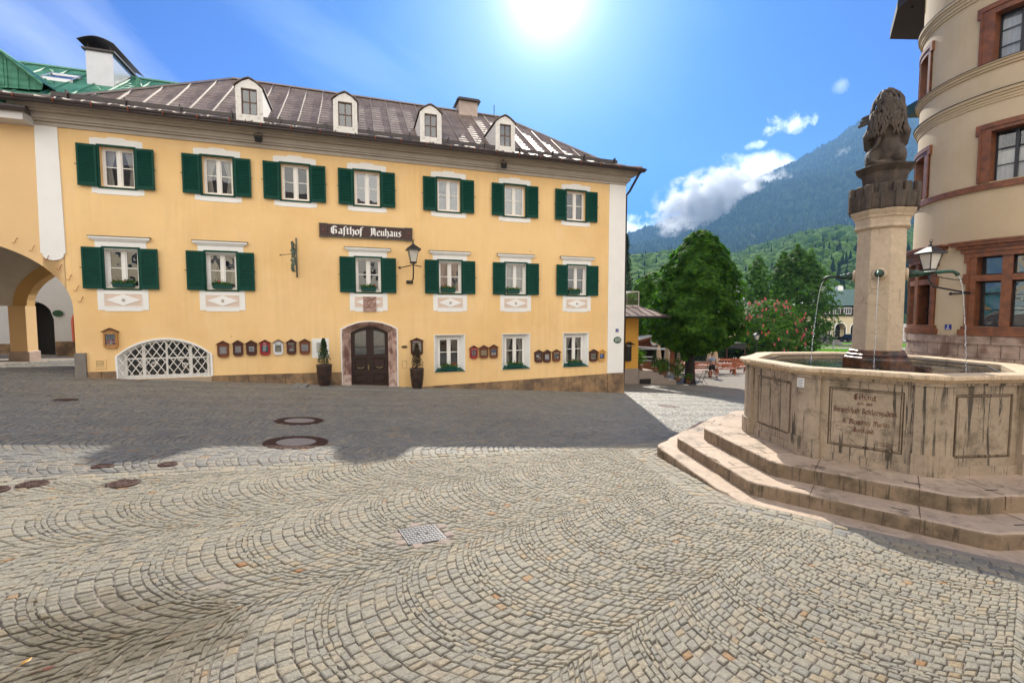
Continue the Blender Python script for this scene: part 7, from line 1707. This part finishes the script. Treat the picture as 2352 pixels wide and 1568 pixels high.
# ---- stone planter ring
X=(1905-1176)/fpx*72; T_=empty('round_stone_basin',(X,72,-3.3),0,'low round stone basin on the far lawn','basin'); mb=MB(); mb.lathe([(1.7,0),(1.75,.45),(1.7,.5),(1.5,.5),(1.5,.3)],24,cap=False); mb.build('stone_ring',M_gry,T_); mb=MB(); mb.lathe([(1.5,.38),(.01,.38)],20); mb.build('water',mw,T_,fix=False)
# ---- far building with arcade
FB=empty('arcade_house',(62.5,88,-3.3),0,'cream arcade house with dark timber storey and grey-green hipped roof','house')
mb=MB(); hs=[]
for k in range(4):
    c=-2.0+k*3.0
    if abs(c)<9: hs.append((c-1.05,c+1.05,cw(.0),ell(c,1.05,2.2,1.05),10))
walls(mb,-3.6,10,0,4.6,hs,0); mb.box(-3.6,10,1.6,7,0,4.6)
for a,b,_,tp,_ in hs:
    xs=np.linspace(a,b,10)
    for p,q_ in zip(xs,xs[1:]): mb.poly([(p,0,tp(p)),(q_,0,tp(q_)),(q_,1.6,tp(q_)),(p,1.6,tp(p))])
mb.build('wall',mat('cream_render',(.62,.53,.34),.85,.05,1),FB,fix=False)
for a,b,_,tp,_ in hs:
    c=(a+b)/2; mb=MB(); mb.strip([(a-.15,0)]+[(c-1.22*math.cos(t),2.2+1.22*math.sin(t)) for t in np.linspace(0,PI,11)]+[(b+.15,0)],[(a,0)]+[(c-1.05*math.cos(t),2.2+1.05*math.sin(t)) for t in np.linspace(0,PI,11)]+[(b,0)],-.05,.02); mb.build('arch_trim',M_wht,FB)
    mb=MB(); mb.box(a,b,1.55,1.58,0,3.3); mb.build('arcade_door',M_dark,FB)
mb=MB(); mb.box(-3.9,10.2,-.3,7,4.6,6.6); mb.build('timber_storey',mat('black_timber',(.018,.013,.011),.7),FB)
for k in range(6):
    c=-2.1+k*2.05; mb=MB(); mb.box(c-.72,c+.72,-.34,-.31,4.95,6.25); w_=mb.build('window',M_frame,FB); mb=MB()
    for a in (-.62,-.18,.26): mb.box(c+a,c+a+.36,-.36,-.341,5.05,6.15)
    mb.build('pane',mat('dark_pane',(.03,.035,.04),.1,spec=.8),w_)
mb=MB(); A_=[(-4.8,-1.2,6.6),(11,-1.2,6.6),(11,8,6.6),(-4.8,8,6.6)]; B_=[(-2.,3.4,9.9),(9,3.4,9.9)]
mb.poly([A_[0],A_[1],B_[1],B_[0]]); mb.poly([A_[1],A_[2],B_[1]]); mb.poly([A_[2],A_[3],B_[0],B_[1]]); mb.poly([A_[3],A_[0],B_[0]]); mb.poly(A_)
for x in np.arange(-1.8,10.6,.5): 
    t=1.; seam([(x+ (0),-1.2,6.61),(min(max(x,-2),9),3.4,9.92)],.03,.05)
mb.build('roof',[mat('grey_green_metal_roof',(.12,.19,.17),.6,.15,1.5),mat('grey_green_seam',(.16,.24,.21),.6)],FB,fix=False)
mb=MB(); mb.box(-1.3,-.3,3.,3.9,9.,10.7); mb.box(2.4,3.4,3,3.9,9,10.6); mb.build('chimney',M_wht,FB)
text_obj('shop_sign','REWE'[:0]+'MARKT',.55,PC('green',(.02,.30,.06)),FB,(4.6,-.06,3.95))
# roof peeping between the trees
T_=empty('distant_house',(50.8,100,-3.4),0,'pale distant house whose grey hipped roof shows between chestnut and maple','house'); mb=MB(); mb.box(-5,5,0,8,0,6.5); mb.build('wall',mat('cream_render',(.62,.53,.34)),T_); mb=MB(); mb.lathe([(6.8,6.5),(.3,12.)],4,(0,4,0),ph=PI/4); mb.build('roof',mat('pale_grey_roof',(.30,.30,.32),.5,.1,1),T_)
for sx in (-1.5,1.5): mb=MB(); mb.box(sx-.6,sx+.6,-.06,0,3.2,4.8); mb.build('window',mat('dark_pane',(.03,.035,.04),.1,spec=.8),T_)
# ---- cars
def car(x,y,rz,col,label):
    T_=empty('parked_car',(x,y,-3.3),rz,label,'car','cars parked in front of the arcade house')
    mb=MB(); L=[(-2.1,.35),(-2.12,.7),(-2.0,.88),(-1.55,.95),(-1.15,1.38),(-.2,1.47),(.75,1.38),(1.25,.98),(1.95,.85),(2.12,.6),(2.1,.32)]
    hw=.86; rings=[]
    for s,w in ((-1,.96),(-1,1.),(1,1.),(1,.96)): pass
    ids=[]
    for yy,kz in ((-hw,0),(-hw*.98,.0),(hw*.98,0),(hw,0)): ids.append([mb.av((px,yy*(1 if pz<1. else .84),pz)) for px,pz in L])
    for A_,B_ in zip(ids,ids[1:]):
        for k in range(len(L)): mb.face((A_[k],A_[(k+1)%len(L)],B_[(k+1)%len(L)],B_[k]))
    mb.face(ids[0]); mb.face(ids[-1][::-1]); mb.build('body',mat('car_paint_'+label[:6].strip().replace(' ','_'),col,.25,coat=.6,metal=.3),T_,bevel=.05)
    mb=MB()
    for s in (-1,1): mb.prism([(-1.3,.98),(-1.02,1.33),(-.2,1.40),(.62,1.32),(1.05,.98)],s*hw*.80,s*hw*.90); 
    mb.poly([(1.22,-.62,1.0),(1.22,.62,1.0),(.80,.58,1.37),(.80,-.58,1.37)]); mb.poly([(-1.56,-.62,.98),(-1.56,.62,.98),(-1.19,.58,1.36),(-1.19,-.58,1.36)]); mb.build('windows',mat('dark_pane',(.03,.035,.04),.1,spec=.8),T_,fix=False)
    for wx in (-1.35,1.3):
        for s in (-1,1):
            mb=MB(); mb.T=Matrix.Translation((wx,s*.80,.32))@Matrix.Rotation(PI/2,4,'X'); mb.lathe([(.18,-.1),(.32,-.1),(.33,0),(.32,.1),(.18,.1)],16); w_=mb.build('wheel',M_blk,T_); mb=MB(); mb.T=Matrix.Translation((wx,s*.80,.32))@Matrix.Rotation(PI/2,4,'X'); mb.lathe([(.19,-.105),(.19,.105)],12); mb.build('rim',mat('galvanised_steel',(.28,.28,.30)),w_)
    for s in (-1,1): mb=MB(); mb.bbox(-2.16,-2.06,*sorted((s*.55,s*.8)),.62,.76,.02); mb.build('tail_light',PC('red',(.45,.02,.02)),T_)
car(60.3,80.5,PI*.5+.3,(.015,.017,.02),'black estate car parked before the arcades, rear to the lawn'); car(62.9,80,PI*.5-.2,(.45,.47,.50),'silver car parked beside the black one, half behind the column'); car(56.5,83,.1,(.03,.03,.035),'dark car parked at the left end of the arcades')
# ---- the walking man with beer mugs
X,Y=(1638-1176)/fpx*33.2,33.2; PM=empty('person',(X,Y,gz(X,Y)),.12,'man in pale blue shirt and dark shorts walking away with beer mugs in both hands','person')
def skin(name,verts,edges,rad,m,parent,sub=1):
    me=bpy.data.meshes.new(name); me.from_pydata(verts,edges,[]); o=bpy.data.objects.new(name,me); C.objects.link(o); o.parent=parent; me.materials.append(m)
    md=o.modifiers.new('skin','SKIN'); 
    me.skin_vertices[0] if len(me.skin_vertices) else None
    bpy.context.view_layer.objects.active=o
    if not len(me.skin_vertices):
        with bpy.context.temp_override(object=o,active_object=o): pass
    for k,r_ in enumerate(rad):
        sv=me.skin_vertices[0].data[k]; sv.radius=(r_,r_) if not isinstance(r_,tuple) else r_; sv.use_root=(k==0)
    md.use_smooth_shade=True; s_=o.modifiers.new('sub','SUBSURF'); s_.levels=sub; s_.render_levels=sub; return o
M_skin=mat('skin',(.50,.27,.18),.6,.08,9); M_shirt=mat('pale_blue_shirt',(.30,.37,.50),.85,.1,12,.2,40); M_short=mat('black_shorts',(.015,.015,.018),.8,.2,8); M_hair=mat('dark_hair',(.03,.02,.014),.7,.3,40)
# body: facing +y (away); left foot back
V_=[(0,0,.95),(0,.0,1.15),(0,.02,1.38),(0,.03,1.50),(0,.05,1.62),(0,.06,1.70),
 (-.19,.02,1.42),(-.25,-.02,1.16),(-.29,.08,.94),(-.30,.12,.86),(.19,.02,1.42),(.27,-.04,1.17),(.36,.06,1.0),(.38,.10,.93),
 (-.10,0,.90),(-.13,.10,.50),(-.15,-.06,.10),(-.15,.06,.04),(.10,0,.90),(.14,-.02,.50),(.22,-.30,.16),(.23,-.24,.06)]
E_=[(0,1),(1,2),(2,3),(3,4),(4,5),(2,6),(6,7),(7,8),(8,9),(2,10),(10,11),(11,12),(12,13),(0,14),(14,15),(15,16),(16,17),(0,18),(18,19),(19,20),(20,21)]
R_l=[.145,.14,.16,.06,.095,.085,.07,.048,.036,.032,.07,.048,.036,.032,.10,.062,.042,.036,.10,.062,.042,.036]
for side,(hx,hy,hz_) in ((-1,(-.30,.12,.86)),(1,(.38,.10,.93))):   # five fingers on each hand, rooted in the palm
    base=9 if side<0 else 13
    for f in range(5):
        i=len(V_); fx=hx+side*(.01*f-.02); 
        if f==4: V_+= [(hx-side*.035,hy+.02,hz_-.01),(hx-side*.04,hy+.05,hz_-.04)]
        else: V_+= [(fx,hy+.03+.012*f,hz_-.045),(fx-side*.02,hy+.015+.012*f,hz_-.075)]
        E_+=[(base,i),(i,i+1)]; R_l+=[.011,.009]
try:
    skin('body',V_,E_,R_l,M_skin,PM,1)
except Exception as ex:
    print('skin fallback',ex)
def clothes(name,paths,m):
    mb=MB(); mb.smooth=True
    for p,r_,n in paths: mb.tube(p,r_,n)
    return mb.build(name,m,PM,fix=False)
mb=MB(); mb.smooth=True; mb.lathe([(.155,.93),(.165,1.05),(.17,1.2),(.19,1.34),(.17,1.43),(.09,1.50),(.06,1.52)],16,sy=.68); mb.tube([(-.13,.02,1.44),(-.21,.01,1.38),(-.245,-.01,1.22)],[.085,.078,.072],10); mb.tube([(.13,.02,1.44),(.21,.01,1.38),(.26,-.03,1.22)],[.085,.078,.072],10); mb.build('shirt',M_shirt,PM,fix=False)
mb=MB(); mb.smooth=True; mb.lathe([(.15,.86),(.17,.92),(.165,.99)],14,sy=.72); mb.tube([(-.09,0,.94),(-.12,.07,.56)],[.115,.10],10); mb.tube([(.09,0,.94),(.13,-.01,.56)],[.115,.10],10); mb.build('shorts',M_short,PM,fix=False)
mb=MB(); mb.smooth=True; mb.sphere((0,.045,1.73),.088,12,8,rz=.085,ry=.10); mb.build('hair',M_hair,PM)
for a in ((-.15,.02,.0),(.23,-.26,.02)): mb=MB(); mb.T=Matrix.Translation(a); mb.bbox(-.045,.045,-.10,.16,.0,.075,.02); mb.build('shoe',M_short,PM)
M_mug=mat('glass_mug',(.55,.52,.40),.1,.1,8)
mb=MB(); mb.sphere((0,.12,1.60),.018,6,5); 
for s in (-1,1): mb.sphere((s*.088,.05,1.62),.022,6,5,rz=.03)
mb.build('ear',M_skin,PM)
for cx,cy,cz,l in ((-.31,.14,.76,'left'),(.40,.12,.83,'right')):
    for k in range(3):
        w=Matrix.Rotation(.12,4,'Z')@Vector((cx+.05*(k-1),cy+.06*(k%2),cz-.06)); T_=empty('beer_mug',PM.location+w,0,('nearest','middle','farthest')[k]+' glass beer mug of three in the walking man\'s %s hand'%l,'beer mug','mugs in the man\'s %s hand'%l)
        mb=MB(); mb.lathe([(.036,0),(.04,.06),(.038,.14)],10); mb.build('glass_body',M_mug,T_); mb=MB(); mb.tube([(.038,0,.03),(.07,0,.05),(.07,0,.10),(.038,0,.12)],.007,5); mb.build('handle',M_mug,T_)
# ------------------------------------------------ hills and mountain
def fbm(x,y,o=6,s=1.,seed=0):
    """cheap value-noise fractal on arrays"""
    g=np.random.default_rng(100+seed); tot=np.zeros_like(x); a=1.; f=s; nrm=0
    for k in range(o):
        T_=g.random((64,64)); xi=x*f; yi=y*f; x0=np.floor(xi).astype(int); y0=np.floor(yi).astype(int); fx=xi-x0; fy=yi-y0; fx=fx*fx*(3-2*fx); fy=fy*fy*(3-2*fy)
        v=(T_[x0%64,y0%64]*(1-fx)+T_[(x0+1)%64,y0%64]*fx)*(1-fy)+(T_[x0%64,(y0+1)%64]*(1-fx)+T_[(x0+1)%64,(y0+1)%64]*fx)*fy
        tot+=a*(v-.5); nrm+=a; a*=.5; f*=2.03
    return tot/nrm*2
def terrain(name,T0,T1,nt_,Y0,Y1,nyy,hfun,m):
    t=np.linspace(T0,T1,nt_); y=Y0*(Y1/Y0)**np.linspace(0,1,nyy); TT,YY=np.meshgrid(t,y); XX=TT*YY; ZZ=hfun(TT,XX,YY)
    V=np.stack([XX.ravel(),YY.ravel(),ZZ.ravel()],1); ii=(np.arange(nyy-1)[:,None]*nt_+np.arange(nt_-1)[None,:]).ravel()
    return npmesh(name,V,np.stack([ii,ii+1,ii+nt_+1,ii+nt_],1),m,smooth=True,kind='structure')
def U(u): return (u-1176)/fpx
mU=[U(a) for a in (900,1200,1430,1500,1600,1700,1760,1830,1880,1920,1960,1990,2040,2100,2300,2600,2900)]
mV=np.array([610,590,546,527,480,425,398,365,343,318,288,279,272,268,275,285,320])
YR=3000.
def hmount(T_,X,Y):
    top=(722-np.interp(T_,mU,mV))/fpx*YR
    f=np.clip((Y-900)/(YR-900),0,1); back=np.clip((Y-YR)/1200,0,1)
    z=top*(f**1.12)-back*top*.9
    z=z+fbm(X,Y,7,1/420.,1)*95*np.clip(f*2,0,1)*(1-.75*(np.abs(f-1)<.08))+fbm(X,Y,4,1/60.,2)*22*np.clip(f*2,0,1)
    return z-4
def forest_ground(name,c1,c2,sc):
    m=bpy.data.materials.new(name); m.use_nodes=True; nt=m.node_tree; b=nt.nodes['Principled BSDF']; t=nn(nt,'ShaderNodeTexCoord').outputs['Object']
    c=mixc(nt,ramp(nt,noisetex(nt,t,sc,8,.75),[(.38,0.),(.62,1.)]),c1,c2); nt.links.new(c,b.inputs['Base Color']); b.inputs['Roughness'].default_value=1; b.inputs['Specular IOR Level'].default_value=.05; return m
terrain('mountain',-.35,1.7,420,850,4300,150,hmount,forest_ground('mountain_forest',(.012,.028,.014),(.045,.075,.03),.012))
def cones(name,X,Y,Z,h,r,m,tint,nseg=5,blob=False):
    """many small conifers (or round crowns) as one mesh"""
    n=len(X); a=np.arange(nseg)*2*PI/nseg
    if not blob:
        ring=np.stack([X[:,None]+r[:,None]*np.cos(a),Y[:,None]+r[:,None]*np.sin(a),np.repeat(Z[:,None],nseg,1)],2); apex=np.stack([X,Y,Z+h],1)[:,None,:]
        V=np.concatenate([ring,apex],1).reshape(-1,3); b=np.arange(n)[:,None]*(nseg+1); Fc=np.stack([np.stack([b[:,0]+k,b[:,0]+(k+1)%nseg,b[:,0]+nseg],1) for k in range(nseg)],1).reshape(-1,3)
        return npmesh(name,V,Fc,m,attr={'tint':np.repeat(tint,nseg)})
    lv=[(-.9,.55),(-.35,.95),(.25,.92),(.72,.6)]; L=len(lv)
    g=np.random.default_rng(3); rings=[]
    for zz,rr_ in lv:
        jr=g.uniform(.72,1.22,(n,nseg)); rings.append(np.stack([X[:,None]+r[:,None]*rr_*jr*np.cos(a),Y[:,None]+r[:,None]*rr_*jr*np.sin(a),(Z+h/2)[:,None]+h[:,None]/2*(zz+g.uniform(-.12,.12,(n,nseg)))],2))
    V=np.concatenate(rings+[np.stack([X,Y,Z+h],1)[:,None,:]],1).reshape(-1,3); st=L*nseg+1; b=np.arange(n)*st; fs=[]
    for l in range(L-1):
        for k in range(nseg):
            q=(k+1)%nseg; fs.append(np.stack([b+l*nseg+k,b+l*nseg+q,b+(l+1)*nseg+q],1)); fs.append(np.stack([b+l*nseg+k,b+(l+1)*nseg+q,b+(l+1)*nseg+k],1))
    for k in range(nseg): fs.append(np.stack([b+(L-1)*nseg+k,b+(L-1)*nseg+(k+1)%nseg,b+L*nseg],1))
    Fc=np.stack(fs,1).reshape(-1,3); return npmesh(name,V,Fc,m,attr={'tint':np.repeat(tint,len(fs))})
def tintmat(name,c1,c2,sc=.5):
    m=bpy.data.materials.new(name); m.use_nodes=True; nt=m.node_tree; b=nt.nodes['Principled BSDF']; at_=nn(nt,'ShaderNodeAttribute',attribute_name='tint').outputs['Fac']; t=nn(nt,'ShaderNodeTexCoord').outputs['Object']
    c=mixc(nt,1.,mixc(nt,at_,c1,c2),ramp(nt,noisetex(nt,t,sc,5,.7),[(.3,.6),(.7,1.4)]),'MULTIPLY'); nt.links.new(c,b.inputs['Base Color']); b.inputs['Roughness'].default_value=.95; b.inputs['Specular IOR Level'].default_value=.1
    bn=nn(nt,'ShaderNodeBump'); bn.inputs['Strength'].default_value=1; bn.inputs['Distance'].default_value=1.5; nt.links.new(noisetex(nt,t,sc*2,4,.7),bn.inputs['Height']); nt.links.new(bn.outputs[0],b.inputs['Normal']); return m
g=np.random.default_rng(42); n=26000
T_=g.uniform(U(1400),U(2120),n); Yt=1100+(YR+60-1100)*g.random(n)**.75; Xt=T_*Yt; Zt=hmount(T_,Xt,Yt)
o=cones('mountain_forest',Xt,Yt,Zt-3,g.uniform(12,26,n)*(.6+.4*Yt/YR),g.uniform(4,8,n),tintmat('mountain_trees',(.010,.024,.012),(.05,.085,.03),.02),g.random(n)**2); o['kind']='stuff'
# wooded foothills
hU=[U(a) for a in (1200,1430,1480,1540,1600,1680,1740,1790,1850,1910,1980,2050,2200,2600)]
hV=np.array([590,583,578,574,582,588,566,552,531,519,524,520,515,500])
def hhill(T_,X,Y):
    top=(722-np.interp(T_,hU,hV)-14)/fpx*760
    f=np.clip((Y-240)/(760-240),0,1); back=np.clip((Y-760)/300,0,1)
    z=top*(f**.95)+fbm(X,Y,5,1/110.,5)*9*np.clip(f*3,0,1)-back*60
    return z-4
terrain('wooded_hill',-.1,1.5,260,230,1050,90,hhill,forest_ground('hill_ground',(.03,.06,.02),(.06,.11,.03),.05))
def meadow(T_,Y): return (np.abs(T_-U(1885))<.05)&(np.abs(Y-560)<75)
n=4000; T_=g.uniform(U(1410),U(2130),n); Yt=260+(790-260)*g.random(n)**.8; k=~meadow(T_,Yt); T_=T_[k]; Yt=Yt[k]; n=len(T_); Xt=T_*Yt; Zt=hhill(T_,Xt,Yt); con=g.random(n)<.06; con|=(T_>U(1880))&(Yt<430)&(g.random(n)<.45)
d=~con
o=cones('hill_woodland',Xt[d],Yt[d],Zt[d]-2,g.uniform(11,20,d.sum()),g.uniform(5.,9.5,d.sum()),tintmat('hill_deciduous',(.038,.088,.02),(.11,.20,.042),.35),g.random(d.sum()),8,True); o['kind']='stuff'
o=cones('hill_spruces',Xt[con],Yt[con],Zt[con]-1,g.uniform(14,24,con.sum()),g.uniform(2.6,4.2,con.sum()),tintmat('hill_spruce',(.010,.025,.012),(.025,.05,.02),.5),g.random(con.sum()),7); o['kind']='stuff'
Tm=np.linspace(U(1885)-.05,U(1885)+.05,16); Ym=np.linspace(500,625,10); TT,YY=np.meshgrid(Tm,Ym); ZZ=hhill(TT,TT*YY,YY)+.6; ii=(np.arange(9)[:,None]*16+np.arange(15)[None,:]).ravel()
npmesh('meadow',np.stack([(TT*YY).ravel(),YY.ravel(),ZZ.ravel()],1),np.stack([ii,ii+1,ii+17,ii+16],1),mat('meadow_grass',(.13,.23,.05),.95,.15,.05),smooth=True,kind='structure')
# ------------------------------------------------ air
def volbox(name,x0,x1,y0,y1,z0,z1,dens,col,aniso):
    mb=MB(); mb.box(x0,x1,y0,y1,z0,z1); m=bpy.data.materials.new(name); m.use_nodes=True; nt=m.node_tree; nt.nodes.remove(nt.nodes['Principled BSDF'])
    v=nn(nt,'ShaderNodeVolumePrincipled'); v.inputs['Density'].default_value=dens; v.inputs['Color'].default_value=(*col,1); v.inputs['Anisotropy'].default_value=aniso; nt.links.new(v.outputs[0],nt.nodes['Material Output'].inputs['Volume'])
    o=mb.build(name,m); o['kind']='stuff'; return o
volbox('haze',-2700,7700,-300,4400,-60,1480,.000105,(.28,.56,1.),.3)

# ------------------------------------------------ cloud banks hanging on the mountain
def cloudbank(name,u,v,Y,wu,wv,dep,dens,thr,label_seed,rot=0,sc=3.2):
    c=at(u,v,Y); q=Y/fpx; mb=MB(); mb.sphere((0,0,0),1,24,14); m=bpy.data.materials.new(name+'_vapour'); m.use_nodes=True; nt=m.node_tree; nt.nodes.remove(nt.nodes['Principled BSDF'])
    t=nn(nt,'ShaderNodeTexCoord').outputs['Object']; L=vmath(nt,'LENGTH',t)
    nz=noisetex(nt,mapping(nt,t,scale=(1.6,1.,1.),loc=(label_seed,0,0)),sc,5,.62)
    d=math_(nt,'ADD',math_(nt,'MULTIPLY',math_(nt,'SUBTRACT',1.,L),.9),math_(nt,'MULTIPLY',math_(nt,'SUBTRACT',nz,.5),2.6))
    d=math_(nt,'MULTIPLY',math_(nt,'MULTIPLY',math_(nt,'SUBTRACT',d,thr),2.5,clamp=True),dens)
    d=math_(nt,'MULTIPLY',d,math_(nt,'MULTIPLY',math_(nt,'SUBTRACT',1.,L),4.,clamp=True))
    v_=nn(nt,'ShaderNodeVolumePrincipled'); nt.links.new(d,v_.inputs['Density']); v_.inputs['Color'].default_value=(.98,.985,1,1); v_.inputs['Anisotropy'].default_value=.2; nt.links.new(v_.outputs[0],nt.nodes['Material Output'].inputs['Volume'])
    o=mb.build(name,m,loc=c); o.scale=(wu*q,dep,wv*q); o.rotation_euler=(0,rot,0); o['kind']='stuff'; return o
cloudbank('cloud',1638,462,2350,165,84,170,.045,.22,1,R(-14))
cloudbank('cloud',1760,425,2450,75,42,90,.016,.32,7,R(-20))
cloudbank('cloud',1945,352,2500,30,20,60,.006,.3,12,0)
import OpenImageIO as o,numpy as np
b=o.ImageBuf('/workdir/render_main.png');W=b.spec().width
def g(u,v):
    x,y=int(u*W/2352),int(v*W/2352)
    a=[b.getpixel(x+i,y+j)[:3] for i in(-1,0,1) for j in (-1,0,1)];return (np.mean(a,0)*255).astype(int)
for n,p in dict(fac_up=(700,500),fac_mid=(700,700),fac_low=(620,840),fac_r=(1100,560),sky_l=(450,60),sky_m=(900,100),sky_r=(1900,60),sky_low=(1500,300),sun=(1260,20),gshade=(500,960),glit=(900,1150),gbot=(1200,1450),tower=(2200,480),fount=(1940,900),step=(1650,1020),mount=(1850,450),hill=(1850,560),white=(1415,600),roof=(800,270)).items(): print(n,g(*p),end='; ')
